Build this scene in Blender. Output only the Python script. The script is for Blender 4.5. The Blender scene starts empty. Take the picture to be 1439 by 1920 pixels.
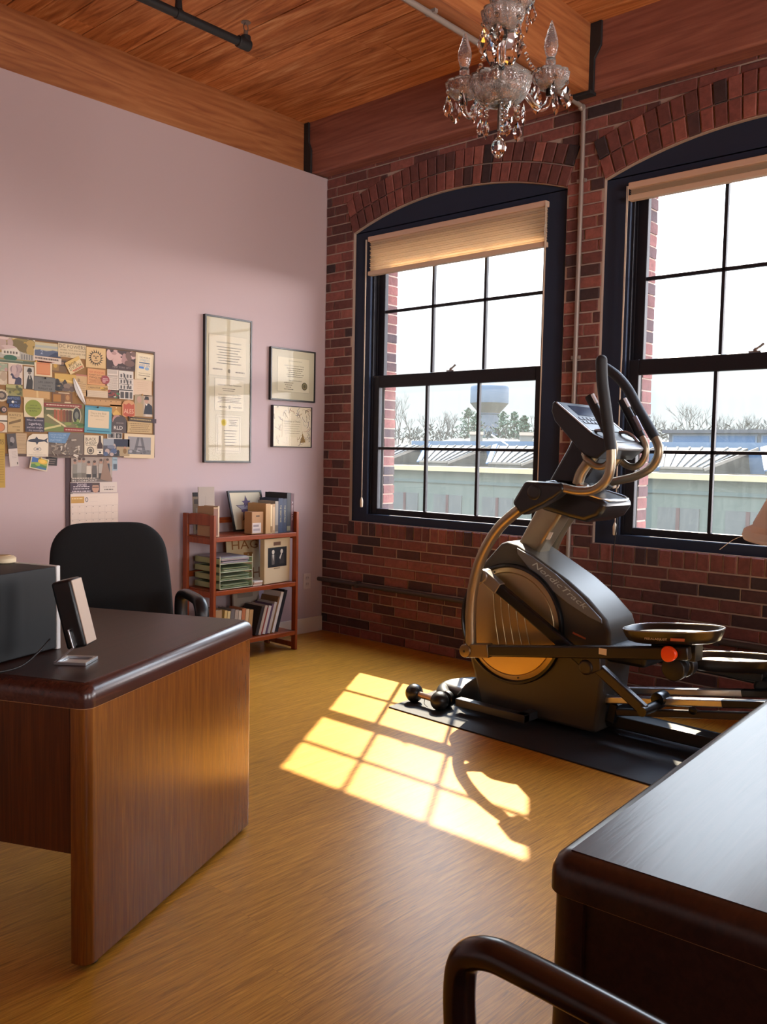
import bpy, math, random
from math import sin, cos, pi, radians, sqrt, atan2, asin
from mathutils import Vector, Matrix, noise as mnoise
random.seed(7)
SC = bpy.context.scene
COL = SC.collection

# ------------------------------------------------------------------ camera, sky, sun, exposure
def look_matrix(yaw, pitch, roll, loc):
    y, p, r = radians(yaw), radians(pitch), radians(roll)
    fwd = Vector((sin(y) * cos(p), cos(y) * cos(p), sin(p)))
    rt = Vector((cos(y), -sin(y), 0))
    up = rt.cross(fwd)
    r2 = rt * cos(r) + up * sin(r)
    u2 = up * cos(r) - rt * sin(r)
    m = Matrix((r2, u2, -fwd)).transposed().to_4x4()
    m.translation = loc
    return m
cd = bpy.data.cameras.new('camera')
cd.sensor_fit = 'VERTICAL'
cd.sensor_height = 32.0
cd.lens = 1647.3 / 1920 * 32.0
cd.clip_start = 0.02
cd.clip_end = 2000
cam = bpy.data.objects.new('camera', cd)
COL.objects.link(cam)
cam.matrix_world = look_matrix(-42.148, -3.757, 1.102, (4.7346, -4.5525, 1.33))
SC.camera = cam

SUN_STRENGTH = 8.5
SKY_STRENGTH = 10.0
SC.view_settings.view_transform = 'Standard'
SC.view_settings.look = 'None'
SC.view_settings.gamma = 1.0
SC.view_settings.use_curve_mapping = False
SC.view_settings.exposure = 1.5

SC.cycles.use_denoising = True
SC.cycles.max_bounces = 10
SC.cycles.diffuse_bounces = 6
SC.cycles.glossy_bounces = 4
SC.cycles.transmission_bounces = 8
SC.cycles.transparent_max_bounces = 16
SC.cycles.sample_clamp_indirect = 12
SC.cycles.caustics_reflective = False
SC.cycles.caustics_refractive = False

w = bpy.data.worlds.new('sky')
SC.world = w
w.use_nodes = True
nt = w.node_tree
nt.nodes.clear()
tc = nt.nodes.new('ShaderNodeTexCoord')
sp = nt.nodes.new('ShaderNodeSeparateXYZ')
rp = nt.nodes.new('ShaderNodeValToRGB')
bg = nt.nodes.new('ShaderNodeBackground')
ow = nt.nodes.new('ShaderNodeOutputWorld')
nt.links.new(tc.outputs['Generated'], sp.inputs[0])
nt.links.new(sp.outputs['Z'], rp.inputs[0])
# sky brightened on the unseen right side, added to light the left wall
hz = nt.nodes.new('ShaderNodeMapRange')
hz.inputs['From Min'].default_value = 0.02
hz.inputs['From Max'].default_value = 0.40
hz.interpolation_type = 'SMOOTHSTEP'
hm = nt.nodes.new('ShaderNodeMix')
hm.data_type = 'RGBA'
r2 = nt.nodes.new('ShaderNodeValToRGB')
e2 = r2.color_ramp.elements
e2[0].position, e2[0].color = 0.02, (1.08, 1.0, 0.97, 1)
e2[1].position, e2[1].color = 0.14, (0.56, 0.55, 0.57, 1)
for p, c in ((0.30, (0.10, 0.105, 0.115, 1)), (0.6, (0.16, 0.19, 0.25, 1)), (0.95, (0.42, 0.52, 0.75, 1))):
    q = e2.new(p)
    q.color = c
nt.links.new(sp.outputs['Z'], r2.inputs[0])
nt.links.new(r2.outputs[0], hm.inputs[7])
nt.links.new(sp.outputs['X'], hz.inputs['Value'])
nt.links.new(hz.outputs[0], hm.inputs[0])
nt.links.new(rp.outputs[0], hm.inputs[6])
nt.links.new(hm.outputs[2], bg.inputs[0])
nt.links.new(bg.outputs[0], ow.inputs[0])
e = rp.color_ramp.elements
e[0].position = 0.0
e[0].color = (0.031, 0.034, 0.0342, 1)
e[1].position = 0.065
e[1].color = (0.0305, 0.0345, 0.0352, 1)
for p, c in ((0.11, (0.042, 0.045, 0.0455, 1)), (0.17, (0.11, 0.116, 0.12, 1)), (0.26, (0.18, 0.20, 0.215, 1)), (0.42, (0.27, 0.31, 0.35, 1)), (0.65, (0.65, 0.75, 0.90, 1)), (0.95, (0.50, 0.68, 1.0, 1))):
    q = e.new(p)
    q.color = c
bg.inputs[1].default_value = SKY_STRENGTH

sd = bpy.data.lights.new('sun', 'SUN')
sd.energy = SUN_STRENGTH
sd.angle = 0.011
sd.color = (1.0, 0.86, 0.64)
sun = bpy.data.objects.new('sun', sd)
COL.objects.link(sun)
sun.rotation_euler = Vector((0.535, -0.845, -1.01)).to_track_quat('-Z', 'Y').to_euler()
sun.location = (-8, 14, 16)

WX0 = [0.277 + 1.967 * k for k in range(4)]     # left edges of the window openings; last two unseen, added for more daylight
WW = 1.726
for k, x0 in enumerate(WX0):                     # daylight portals in the openings
    ld = bpy.data.lights.new('daylight_portal', 'AREA')
    ld.shape = 'RECTANGLE'
    ld.size = 1.4
    ld.size_y = 1.95
    ld.cycles.is_portal = True
    lo = bpy.data.objects.new('daylight_portal', ld)
    COL.objects.link(lo)
    lo.location = (x0 + WW / 2, 0.28, 1.9)
    lo.rotation_euler = (radians(-90), 0, 0)

for y in (-2.7, -5.5):  # portals for the side windows added as fill
    ld = bpy.data.lights.new('daylight_portal', 'AREA')
    ld.shape = 'RECTANGLE'
    ld.size = 2.05
    ld.size_y = 1.8
    ld.cycles.is_portal = True
    lo = bpy.data.objects.new('daylight_portal', ld)
    COL.objects.link(lo)
    lo.location = (8.05, y, 1.87)
    lo.rotation_euler = (0, radians(90), 0)

# ------------------------------------------------------------------ materials
def lin(h):
    h = h.lstrip('#')
    o = []
    for i in (0, 2, 4):
        v = int(h[i:i + 2], 16) / 255
        o.append(v / 12.92 if v <= 0.04045 else ((v + 0.055) / 1.055) ** 2.4)
    return (o[0], o[1], o[2], 1)
def newmat(name):
    m = bpy.data.materials.new(name)
    m.use_nodes = True
    n = m.node_tree
    return m, n, n.nodes['Principled BSDF']
_pc = {}
def paint(h, rough=0.55, metal=0.0, coat=0.0, bump=0.0, bscale=200, spec=0.5):
    key = (h, rough, metal, coat, bump, bscale, spec)
    if key in _pc:
        return _pc[key]
    m, n, b = newmat('paint_' + h)
    b.inputs['Base Color'].default_value = lin(h)
    b.inputs['Roughness'].default_value = rough
    b.inputs['Metallic'].default_value = metal
    b.inputs['Coat Weight'].default_value = coat
    b.inputs['Specular IOR Level'].default_value = spec
    if bump:
        t = n.nodes.new('ShaderNodeTexCoord')
        z = n.nodes.new('ShaderNodeTexNoise')
        z.inputs['Scale'].default_value = bscale
        z.inputs['Detail'].default_value = 3
        u = n.nodes.new('ShaderNodeBump')
        u.inputs['Strength'].default_value = bump
        u.inputs['Distance'].default_value = 0.002
        n.links.new(t.outputs['Object'], z.inputs['Vector'])
        n.links.new(z.outputs[0], u.inputs['Height'])
        n.links.new(u.outputs[0], b.inputs['Normal'])
    _pc[key] = m
    return m
def wood(name, cols, axis='X', scale=1.0, stretch=14, rough=0.4, coat=0.0, island=0.0, bump=0.15, distort=1.2, rings=0.0, spec=0.5):
    m, n, b = newmat(name)
    L = n.links.new
    t = n.nodes.new('ShaderNodeTexCoord')
    mp = n.nodes.new('ShaderNodeMapping')
    s = [scale * stretch] * 3
    s['XYZ'.index(axis)] = scale
    mp.inputs['Scale'].default_value = s
    L(t.outputs['Object'], mp.inputs['Vector'])
    vec = mp.outputs[0]
    if island:
        g = n.nodes.new('ShaderNodeNewGeometry')
        mu = n.nodes.new('ShaderNodeMath')
        mu.operation = 'MULTIPLY'
        mu.inputs[1].default_value = 37.0
        L(g.outputs['Random Per Island'], mu.inputs[0])
        ad = n.nodes.new('ShaderNodeVectorMath')
        L(vec, ad.inputs[0])
        L(mu.outputs[0], ad.inputs[1])
        vec = ad.outputs[0]
    z = n.nodes.new('ShaderNodeTexNoise')
    z.inputs['Scale'].default_value = 2.2
    z.inputs['Detail'].default_value = 7
    z.inputs['Roughness'].default_value = 0.62
    z.inputs['Distortion'].default_value = distort
    L(vec, z.inputs['Vector'])
    fac = z.outputs[0]
    if rings:
        wv = n.nodes.new('ShaderNodeTexNoise')
        wv.inputs['Scale'].default_value = 0.5
        wv.inputs['Detail'].default_value = 1.0
        wv.inputs['Distortion'].default_value = 0.4
        L(vec, wv.inputs['Vector'])
        m1 = n.nodes.new('ShaderNodeMath')
        m1.operation = 'MULTIPLY'
        m1.inputs[1].default_value = 90.0
        L(wv.outputs[0], m1.inputs[0])
        m2 = n.nodes.new('ShaderNodeMath')
        m2.operation = 'SINE'
        L(m1.outputs[0], m2.inputs[0])
        m3 = n.nodes.new('ShaderNodeMath')
        m3.operation = 'MULTIPLY_ADD'
        m3.inputs[1].default_value = rings
        L(m2.outputs[0], m3.inputs[0])
        L(fac, m3.inputs[2])
        fac = m3.outputs[0]
    r = n.nodes.new('ShaderNodeValToRGB')
    el = r.color_ramp.elements
    k = len(cols)
    for i, c in enumerate(cols):
        p = 0.28 + 0.44 * i / (k - 1)
        if i < 2:
            el[i].position = p
            el[i].color = lin(c)
        else:
            q = el.new(p)
            q.color = lin(c)
    L(fac, r.inputs[0])
    colr = r.outputs[0]
    if island:
        hs = n.nodes.new('ShaderNodeHueSaturation')
        mr = n.nodes.new('ShaderNodeMapRange')
        mr.inputs['To Min'].default_value = 1.0 - island
        mr.inputs['To Max'].default_value = 1.0 + island
        L(g.outputs['Random Per Island'], mr.inputs['Value'])
        L(mr.outputs[0], hs.inputs['Value'])
        L(colr, hs.inputs['Color'])
        colr = hs.outputs[0]
    L(colr, b.inputs['Base Color'])
    b.inputs['Roughness'].default_value = rough
    b.inputs['Coat Weight'].default_value = coat
    b.inputs['Coat Roughness'].default_value = 0.25
    b.inputs['Specular IOR Level'].default_value = spec
    if bump:
        u = n.nodes.new('ShaderNodeBump')
        u.inputs['Strength'].default_value = bump
        u.inputs['Distance'].default_value = 0.003
        L(z.outputs[0], u.inputs['Height'])
        L(u.outputs[0], b.inputs['Normal'])
    return m

M_FLOOR = wood('bamboo_floor', ['8a5a1c', 'ae7626', 'c68a30', 'd89c3e'], 'Y', 3.0, 22, 0.33, 0.0, 0.05, 0.06, 1.0, 0, 0.22)
M_CEIL = wood('ceiling_boards', ['8a4f2a', 'b97442', 'd08e5a', 'e4b080'], 'X', 0.7, 12, 0.6, 0, 0.14, 0.3, 1.8, 0.05)
M_BEAMX = wood('fir_beam_along_x', ['74463c', '8a574a', '9c6757'], 'X', 0.6, 14, 0.6, 0, 0, 0.3, 1.4, 0.06)
M_BEAMY = wood('fir_beam_along_y', ['8a4f2c', 'a4663a', 'b67a4a'], 'Y', 0.6, 14, 0.6, 0, 0, 0.3, 1.4, 0.06)
M_DESK = wood('walnut_veneer', ['3a1a0d', '55290f', '6b3715'], 'Z', 1.4, 26, 0.32, 0.15, 0, 0.08, 0.8)
M_DESKTOP = wood('walnut_top', ['2c1812', '382018', '42261d'], 'X', 1.2, 22, 0.36, 0.0, 0, 0.06, 0.8, 0, 0.3)
M_SIDE = wood('walnut_side_panel', ['653610', '7c4614', '92561a'], 'Z', 2.2, 24, 0.26, 0.0, 0, 0.05, 0.8, 0, 1.0)
M_DARKW = wood('dark_walnut', ['23100b', '331a12', '3d2118'], 'X', 1.5, 20, 0.3, 0.3, 0, 0.05, 0.8)
M_SHELF = wood('cherry_stain', ['6e2d12', '8e4018', 'a24e20'], 'Z', 1.5, 18, 0.4, 0.1, 0, 0.06, 0.8)
M_SHELFY = wood('cherry_stain_boards', ['6e2d12', '8e4018', 'a24e20'], 'Y', 1.5, 18, 0.4, 0.1, 0, 0.06, 0.8)
M_WALL = paint('b9a5a6', 0.85, 0, 0, 0.05, 350)
M_WALLB = paint('d8cccc', 0.85)
M_MORTAR = paint('b09a8c', 0.95, 0, 0, 0.8, 260)
M_CASE = paint('262f42', 0.65, spec=0.25)
M_SASH = paint('1c1b22', 0.5, spec=0.3)
M_BASEB = paint('d5cbbb', 0.5)
M_BLACK = paint('101113', 0.45)
M_BLACKG = paint('0c0d10', 0.3)
M_FABRIC = paint('08090b', 0.9, 0, 0, 0.7, 700)
M_RUBBER = paint('26282b', 0.75, 0, 0, 0.5, 900)
M_GREYPL = paint('4a463f', 0.45, 0.3, spec=0.35)
M_SILVER = paint('9a8d78', 0.34, 0.8)
M_STRIP = paint('6c7176', 0.4, 0.3)
M_DISC = paint('b09a72', 0.36, 0.85)
M_ALU = paint('c4c4c6', 0.3, 0.9)
M_STEEL = paint('8d8680', 0.4, 0.7)
M_IRON = paint('1d2024', 0.55)
M_PIPE = paint('4b4543', 0.6, 0.2)
M_CONDUIT = paint('9a8f88', 0.5, 0.4)
M_WHITE = paint('e6e0d6', 0.6)
M_CREAM = paint('d8c8ac', 0.7)

def brickmat(name, light=False):
    m, n, b = newmat(name)
    L = n.links.new
    t = n.nodes.new('ShaderNodeTexCoord')
    g = n.nodes.new('ShaderNodeNewGeometry')
    r = n.nodes.new('ShaderNodeValToRGB')
    el = r.color_ramp.elements
    pal = [(0.0, '33282c'), (0.1, '4a3232'), (0.3, '653c38'), (0.6, '73433d'), (0.85, '824c45'), (1.0, '92594f')]
    el[0].position, el[0].color = pal[0][0], lin(pal[0][1])
    el[1].position, el[1].color = pal[-1][0], lin(pal[-1][1])
    for p, c in pal[1:-1]:
        q = el.new(p)
        q.color = lin(c)
    L(g.outputs['Random Per Island'], r.inputs[0])
    z = n.nodes.new('ShaderNodeTexNoise')
    z.inputs['Scale'].default_value = 28
    z.inputs['Detail'].default_value = 6
    z.inputs['Roughness'].default_value = 0.7
    L(t.outputs['Object'], z.inputs['Vector'])
    mx = n.nodes.new('ShaderNodeMix')
    mx.data_type = 'RGBA'
    mx.blend_type = 'OVERLAY'
    mx.inputs[0].default_value = 0.7
    L(r.outputs[0], mx.inputs[6])
    L(z.outputs[0], mx.inputs[7])
    z2 = n.nodes.new('ShaderNodeTexNoise')       # lime smears left on the faces
    z2.inputs['Scale'].default_value = 9
    z2.inputs['Detail'].default_value = 8
    z2.inputs['Roughness'].default_value = 0.75
    L(t.outputs['Object'], z2.inputs['Vector'])
    cr = n.nodes.new('ShaderNodeValToRGB')
    cr.color_ramp.elements[0].position = 0.66
    cr.color_ramp.elements[1].position = 0.8
    L(z2.outputs[0], cr.inputs[0])
    m2 = n.nodes.new('ShaderNodeMix')
    m2.data_type = 'RGBA'
    L(cr.outputs[0], m2.inputs[0])
    L(mx.outputs[2], m2.inputs[6])
    m2.inputs[7].default_value = lin('8d7468')
    L(m2.outputs[2], b.inputs['Base Color'])
    b.inputs['Roughness'].default_value = 0.85
    u = n.nodes.new('ShaderNodeBump')
    u.inputs['Strength'].default_value = 0.6
    u.inputs['Distance'].default_value = 0.006
    L(z.outputs[0], u.inputs['Height'])
    L(u.outputs[0], b.inputs['Normal'])
    return m
M_BRICK = brickmat('old_brick')

def glassmat(name, dust, tint=(1, 1, 1, 1), ior=1.45):
    m = bpy.data.materials.new(name)
    m.use_nodes = True
    n = m.node_tree
    n.nodes.clear()
    L = n.links.new
    o = n.nodes.new('ShaderNodeOutputMaterial')
    tr = n.nodes.new('ShaderNodeBsdfTransparent')
    tr.inputs[0].default_value = tint
    gl = n.nodes.new('ShaderNodeBsdfGlossy')
    gl.inputs['Roughness'].default_value = 0.02
    a = n.nodes.new('ShaderNodeMixShader')
    fr = n.nodes.new('ShaderNodeFresnel')
    fr.inputs[0].default_value = ior
    L(fr.outputs[0], a.inputs[0])
    L(tr.outputs[0], a.inputs[1])
    L(gl.outputs[0], a.inputs[2])
    out = a.outputs[0]
    if dust:
        tl = n.nodes.new('ShaderNodeBsdfTranslucent')
        tl.inputs[0].default_value = (0.8, 0.85, 0.8, 1)
        t = n.nodes.new('ShaderNodeTexCoord')
        mp = n.nodes.new('ShaderNodeMapping')
        mp.inputs['Scale'].default_value = (14, 14, 2.5)
        z = n.nodes.new('ShaderNodeTexNoise')
        z.inputs['Scale'].default_value = 3
        z.inputs['Detail'].default_value = 8
        z.inputs['Roughness'].default_value = 0.7
        L(t.outputs['Object'], mp.inputs[0])
        L(mp.outputs[0], z.inputs['Vector'])
        mr = n.nodes.new('ShaderNodeMapRange')
        mr.inputs['From Min'].default_value = 0.3
        mr.inputs['From Max'].default_value = 0.8
        mr.inputs['To Min'].default_value = dust * 0.7
        mr.inputs['To Max'].default_value = dust * 1.5
        L(z.outputs[0], mr.inputs['Value'])
        s = n.nodes.new('ShaderNodeMixShader')
        L(mr.outputs[0], s.inputs[0])
        L(out, s.inputs[1])
        L(tl.outputs[0], s.inputs[2])
        out = s.outputs[0]
    L(out, o.inputs[0])
    return m
M_PANE = glassmat('window_glass', 0.0)
M_PANED = glassmat('dusty_window_glass', 0.022)
M_PGLASS = glassmat('picture_glass', 0.0, ior=1.22)
def pressed_glass():
    m, n, b = newmat('pressed_glass')
    b.inputs['Base Color'].default_value = (1, 0.96, 0.93, 1)
    b.inputs['Transmission Weight'].default_value = 1.0
    b.inputs['IOR'].default_value = 1.45
    b.inputs['Roughness'].default_value = 0.08
    t = n.nodes.new('ShaderNodeTexCoord')
    vo = n.nodes.new('ShaderNodeTexVoronoi')
    vo.inputs['Scale'].default_value = 130
    bu = n.nodes.new('ShaderNodeBump')
    bu.inputs['Strength'].default_value = 0.3
    bu.inputs['Distance'].default_value = 0.004
    n.links.new(t.outputs['Object'], vo.inputs['Vector'])
    n.links.new(vo.outputs['Distance'], bu.inputs['Height'])
    n.links.new(bu.outputs[0], b.inputs['Normal'])
    tl = n.nodes.new('ShaderNodeBsdfTranslucent')
    df = n.nodes.new('ShaderNodeBsdfDiffuse')
    tl.inputs[0].default_value = (0.95, 0.9, 0.86, 1)
    df.inputs[0].default_value = (0.95, 0.9, 0.86, 1)
    a, c = n.nodes.new('ShaderNodeMixShader'), n.nodes.new('ShaderNodeMixShader')
    a.inputs[0].default_value = 0.5
    c.inputs[0].default_value = 0.15
    n.links.new(tl.outputs[0], a.inputs[1])
    n.links.new(df.outputs[0], a.inputs[2])
    n.links.new(b.outputs[0], c.inputs[1])
    n.links.new(a.outputs[0], c.inputs[2])
    n.links.new(c.outputs[0], n.nodes['Material Output'].inputs[0])
    return m
M_PRESSED = pressed_glass()
def crystal():
    m, n, b = newmat('crystal')
    b.inputs['Base Color'].default_value = (1, 0.97, 0.95, 1)
    b.inputs['Transmission Weight'].default_value = 1.0
    b.inputs['IOR'].default_value = 1.5
    b.inputs['Roughness'].default_value = 0.02
    return m
M_CRYSTAL = crystal()
def shademat(name, col, f=0.5):
    m = bpy.data.materials.new(name)
    m.use_nodes = True
    n = m.node_tree
    n.nodes.clear()
    o = n.nodes.new('ShaderNodeOutputMaterial')
    d = n.nodes.new('ShaderNodeBsdfDiffuse')
    t = n.nodes.new('ShaderNodeBsdfTranslucent')
    d.inputs[0].default_value = lin(col)
    t.inputs[0].default_value = lin(col)
    x = n.nodes.new('ShaderNodeMixShader')
    x.inputs[0].default_value = f
    n.links.new(d.outputs[0], x.inputs[1])
    n.links.new(t.outputs[0], x.inputs[2])
    n.links.new(x.outputs[0], o.inputs[0])
    return m
M_SHADE = shademat('pleated_shade_fabric', 'ead9c0', 0.5)
M_LAMPSH = shademat('linen_lampshade', 'fbf5ee', 0.6)
M_SHEER = shademat('wire_tray_plastic', 'b9c69c', 0.35)

# ------------------------------------------------------------------ mesh helpers
def cat_rom(pts, n=6):
    P = [Vector(p) for p in pts]
    if len(P) < 3:
        return P
    out = []
    for i in range(len(P) - 1):
        p0 = P[i - 1] if i else P[0] * 2 - P[1]
        p1, p2 = P[i], P[i + 1]
        p3 = P[i + 2] if i + 2 < len(P) else P[-1] * 2 - P[-2]
        for k in range(n):
            t = k / n
            out.append(0.5 * (2 * p1 + (p2 - p0) * t + (2 * p0 - 5 * p1 + 4 * p2 - p3) * t * t + (3 * p1 - p0 - 3 * p2 + p3) * t ** 3))
    out.append(P[-1])
    return out
class MB:
    def __init__(self):
        self.v, self.f, self.mi = [], [], []
        self.m = 0
    def add(self, vs, fs, m=None):
        o = len(self.v)
        self.v += [tuple(p) for p in vs]
        for f in fs:
            self.f.append(tuple(i + o for i in f))
            self.mi.append(self.m if m is None else m)
        return self
    def box(self, c, s, rot=None, m=None):
        hx, hy, hz = s[0] / 2, s[1] / 2, s[2] / 2
        vs = [Vector((x, y, z)) for z in (-hz, hz) for y in (-hy, hy) for x in (-hx, hx)]
        if rot is not None:
            vs = [rot @ p for p in vs]
        c = Vector(c)
        return self.add([p + c for p in vs], [(0, 2, 3, 1), (4, 5, 7, 6), (0, 1, 5, 4), (2, 6, 7, 3), (0, 4, 6, 2), (1, 3, 7, 5)], m)
    def bb(self, x0, x1, y0, y1, z0, z1, m=None):
        return self.box(((x0 + x1) / 2, (y0 + y1) / 2, (z0 + z1) / 2), (x1 - x0, y1 - y0, z1 - z0), None, m)
    def bar(self, a, b, w, h, up=(0, 0, 1), m=None):
        a, b = Vector(a), Vector(b)
        d = (b - a).normalized()
        s = d.cross(Vector(up)).normalized()
        u = s.cross(d)
        rot = Matrix((d, s, u)).transposed()
        return self.box((a + b) / 2, ((b - a).length, w, h), rot, m)
    def tube(self, pts, r, n=12, smooth=6, closed=False, m=None, flat=None, up=(0, 0, 1)):
        P = cat_rom(pts, smooth) if smooth else [Vector(p) for p in pts]
        k = len(P)
        R = [r] * k if not isinstance(r, (list, tuple)) else [r[0] + (r[1] - r[0]) * i / max(1, k - 1) for i in range(k)]
        vs = []
        T0 = (P[1] - P[0]).normalized()
        nrm = Vector(up) - T0 * Vector(up).dot(T0)
        if nrm.length < 1e-3:
            nrm = T0.orthogonal()
        nrm.normalize()
        for i in range(k):
            T = ((P[(i + 1) % k] - P[i - 1]) if closed else (P[min(i + 1, k - 1)] - P[max(i - 1, 0)])).normalized()
            nrm = (nrm - T * nrm.dot(T)).normalized()
            bn = T.cross(nrm)
            fa, fb = flat if flat else (1, 1)
            for j in range(n):
                a = 2 * pi * j / n
                vs.append(P[i] + nrm * (cos(a) * R[i] * fa) + bn * (sin(a) * R[i] * fb))
        fs = []
        for i in range(k if closed else k - 1):
            i2 = (i + 1) % k
            for j in range(n):
                j2 = (j + 1) % n
                fs.append((i * n + j, i * n + j2, i2 * n + j2, i2 * n + j))
        if not closed:
            fs.append(tuple(range(n - 1, -1, -1)))
            fs.append(tuple((k - 1) * n + j for j in range(n)))
        return self.add(vs, fs, m)
    def lathe(self, c, prof, n=24, axis=(0, 0, 1), m=None, cap=True, mod=None):
        ax = Vector(axis).normalized()
        q = Vector((0, 0, 1)).rotation_difference(ax)
        c = Vector(c)
        vs = []
        for i, (r, h) in enumerate(prof):
            for j in range(n):
                a = 2 * pi * j / n
                rr = r * (mod(i, a) if mod else 1)
                vs.append(c + q @ Vector((rr * cos(a), rr * sin(a), h)))
        k = len(prof)
        fs = []
        for i in range(k - 1):
            for j in range(n):
                j2 = (j + 1) % n
                fs.append((i * n + j, i * n + j2, (i + 1) * n + j2, (i + 1) * n + j))
        if cap:
            fs.append(tuple(range(n - 1, -1, -1)))
            fs.append(tuple((k - 1) * n + j for j in range(n)))
        return self.add(vs, fs, m)
    def cyl(self, a, b, r, n=20, m=None):
        a, b = Vector(a), Vector(b)
        return self.lathe(a, [(r, 0), (r, (b - a).length)], n, b - a, m)
    def sphere(self, c, r, n=12, m=None):
        k = max(4, n // 2)
        prof = [(max(1e-4, r * sin(pi * i / k)), -r * cos(pi * i / k)) for i in range(k + 1)]
        return self.lathe(c, prof, n, (0, 0, 1), m, False)
    def prism(self, poly, fn, d0, d1, m=None, m2=None):
        # poly: 2-D outline; fn(u, v, d) -> 3-D
        k = len(poly)
        area = sum(poly[i][0] * poly[(i + 1) % k][1] - poly[(i + 1) % k][0] * poly[i][1] for i in range(k))
        vs = [fn(u, v, d0) for u, v in poly] + [fn(u, v, d1) for u, v in poly]
        fs = [tuple(range(k - 1, -1, -1)), tuple(range(k, 2 * k))]
        fs += [(i, (i + 1) % k, (i + 1) % k + k, i + k) for i in range(k)]
        a, b, c = Vector(fn(0, 0, 0)), Vector(fn(1, 0, 0)), Vector(fn(0, 1, 0))
        hand = (b - a).cross(c - a).dot(Vector(fn(0, 0, 1)) - a) * (1 if d1 > d0 else -1)
        if (area > 0) != (hand > 0):
            fs = [tuple(reversed(f)) for f in fs]
        return self.add(vs, fs, m)
    def build(self, name, mats, parent=None, world=True, bevel=0.0, smooth=40, seg=2, solid=0.0, subsurf=0):
        me = bpy.data.meshes.new(name)
        me.from_pydata(self.v, [], self.f)
        if not isinstance(mats, (list, tuple)):
            mats = [mats]
        for x in mats:
            me.materials.append(x)
        me.polygons.foreach_set('material_index', self.mi)
        if smooth:
            me.polygons.foreach_set('use_smooth', [True] * len(self.f))
            me.set_sharp_from_angle(angle=radians(smooth))
        me.update()
        o = bpy.data.objects.new(name, me)
        COL.objects.link(o)
        if parent is not None:
            o.parent = parent
            if world and parent.type == 'EMPTY':
                b = Matrix.Translation(parent.location) @ parent.rotation_euler.to_matrix().to_4x4()
                o.matrix_parent_inverse = b.inverted()
        if solid:
            d = o.modifiers.new('solid', 'SOLIDIFY')
            d.thickness = solid
            d.offset = 0
        if bevel:
            d = o.modifiers.new('bevel', 'BEVEL')
            d.width = bevel
            d.segments = seg
            d.limit_method = 'ANGLE'
            d.angle_limit = radians(35)
            d.harden_normals = False
        if subsurf:
            d = o.modifiers.new('sub', 'SUBSURF')
            d.levels = d.render_levels = subsurf
        return o
def tag(o, label=None, cat=None, group=None, kind=None):
    if label:
        o['label'] = label
    if cat:
        o['category'] = cat
    if group:
        o['group'] = group
    if kind:
        o['kind'] = kind
    return o
def thing(name, label, cat, loc=(0, 0, 0), rotz=0.0, group=None, kind=None):
    o = bpy.data.objects.new(name, None)
    o.empty_display_size = 0.05
    COL.objects.link(o)
    o.location = loc
    o.rotation_euler = (0, 0, rotz)
    return tag(o, label, cat, group, kind)
_tx = {}
def text2d(s):
    if s not in _tx:
        cu = bpy.data.curves.new('t', 'FONT')
        cu.body = s
        cu.align_x = 'CENTER'
        cu.align_y = 'CENTER'
        cu.resolution_u = 2
        o = bpy.data.objects.new('t', cu)
        COL.objects.link(o)
        dg = bpy.context.evaluated_depsgraph_get()
        me = bpy.data.meshes.new_from_object(o.evaluated_get(dg))
        vs = [(v.co.x, v.co.y) for v in me.vertices]
        fs = [tuple(p.vertices) for p in me.polygons]
        bpy.data.objects.remove(o)
        bpy.data.curves.remove(cu)
        bpy.data.meshes.remove(me)
        xs = [v[0] for v in vs]
        ys = [v[1] for v in vs]
        cx, cy = (min(xs) + max(xs)) / 2, (min(ys) + max(ys)) / 2
        _tx[s] = ([(x - cx, y - cy) for x, y in vs], fs, max(xs) - min(xs), max(ys) - min(ys))
    return _tx[s]
def put_text(mb, s, fn, uc, vc, h=None, width=None, m=0, rot=0.0, slant=0.0):
    vs, fs, W, H = text2d(s)
    k = h / H if h else width / W
    kx = width / W if width else k
    c, sn = cos(rot), sin(rot)
    out = []
    for x, y in vs:
        a, b = (x + slant * y) * kx, y * k
        out.append(fn(uc + a * c - b * sn, vc + a * sn + b * c))
    mb.add(out, fs, m)
IDX = lambda u, v, d: (d, u, v)       # outline in the y-z plane
IDY = lambda u, v, d: (u, d, v)       # outline in the x-z plane
IDZ = lambda u, v, d: (u, v, d)

# ------------------------------------------------------------------ the room
ZC = 3.70
XR, YB = 7.9, -8.0
b = MB()
nx = int(8.2 / 0.093)
for i in range(-1, nx):
    x = i * 0.093
    y = 0.3 - random.random() * 1.8
    y = 0.02
    first = random.random() * 1.7 + 0.2
    while y > YB - 0.2:
        ln = first if first else 1.8
        first = 0
        y2 = max(y - ln, YB - 0.3)
        b.add([(x + 0.0003, y2, 0), (x + 0.0927, y2, 0), (x + 0.0927, y - 0.0004, 0), (x + 0.0003, y - 0.0004, 0)], [(0, 1, 2, 3)], 0)
        y = y2
b.bb(-0.15, XR + 0.1, YB - 0.3, 0.02, -0.12, -0.001, 1)
tag(b.build('floor', [M_FLOOR, paint('6b4520', 0.6)], smooth=0), kind='structure')

b = MB()
y = 0.05
j = 0
while y > YB - 0.2:
    wd = 0.132 + random.random() * 0.03
    x = -0.25 - random.random() * 2.5
    while x < XR + 0.1:
        ln = 2.2 + random.random() * 2.2
        dz = random.random() * 0.006
        b.bb(max(x, -0.25), min(x + ln - 0.003, XR + 0.1), y - wd + 0.004, y, ZC + dz, ZC + 0.04)
        x += ln
    y -= wd
b.bb(-0.3, XR + 0.1, YB - 0.3, 0.1, ZC + 0.03, ZC + 0.12, 1)
tag(b.build('ceiling', [M_CEIL, paint('1a0d08', 0.9)], smooth=0), kind='structure')

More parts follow.
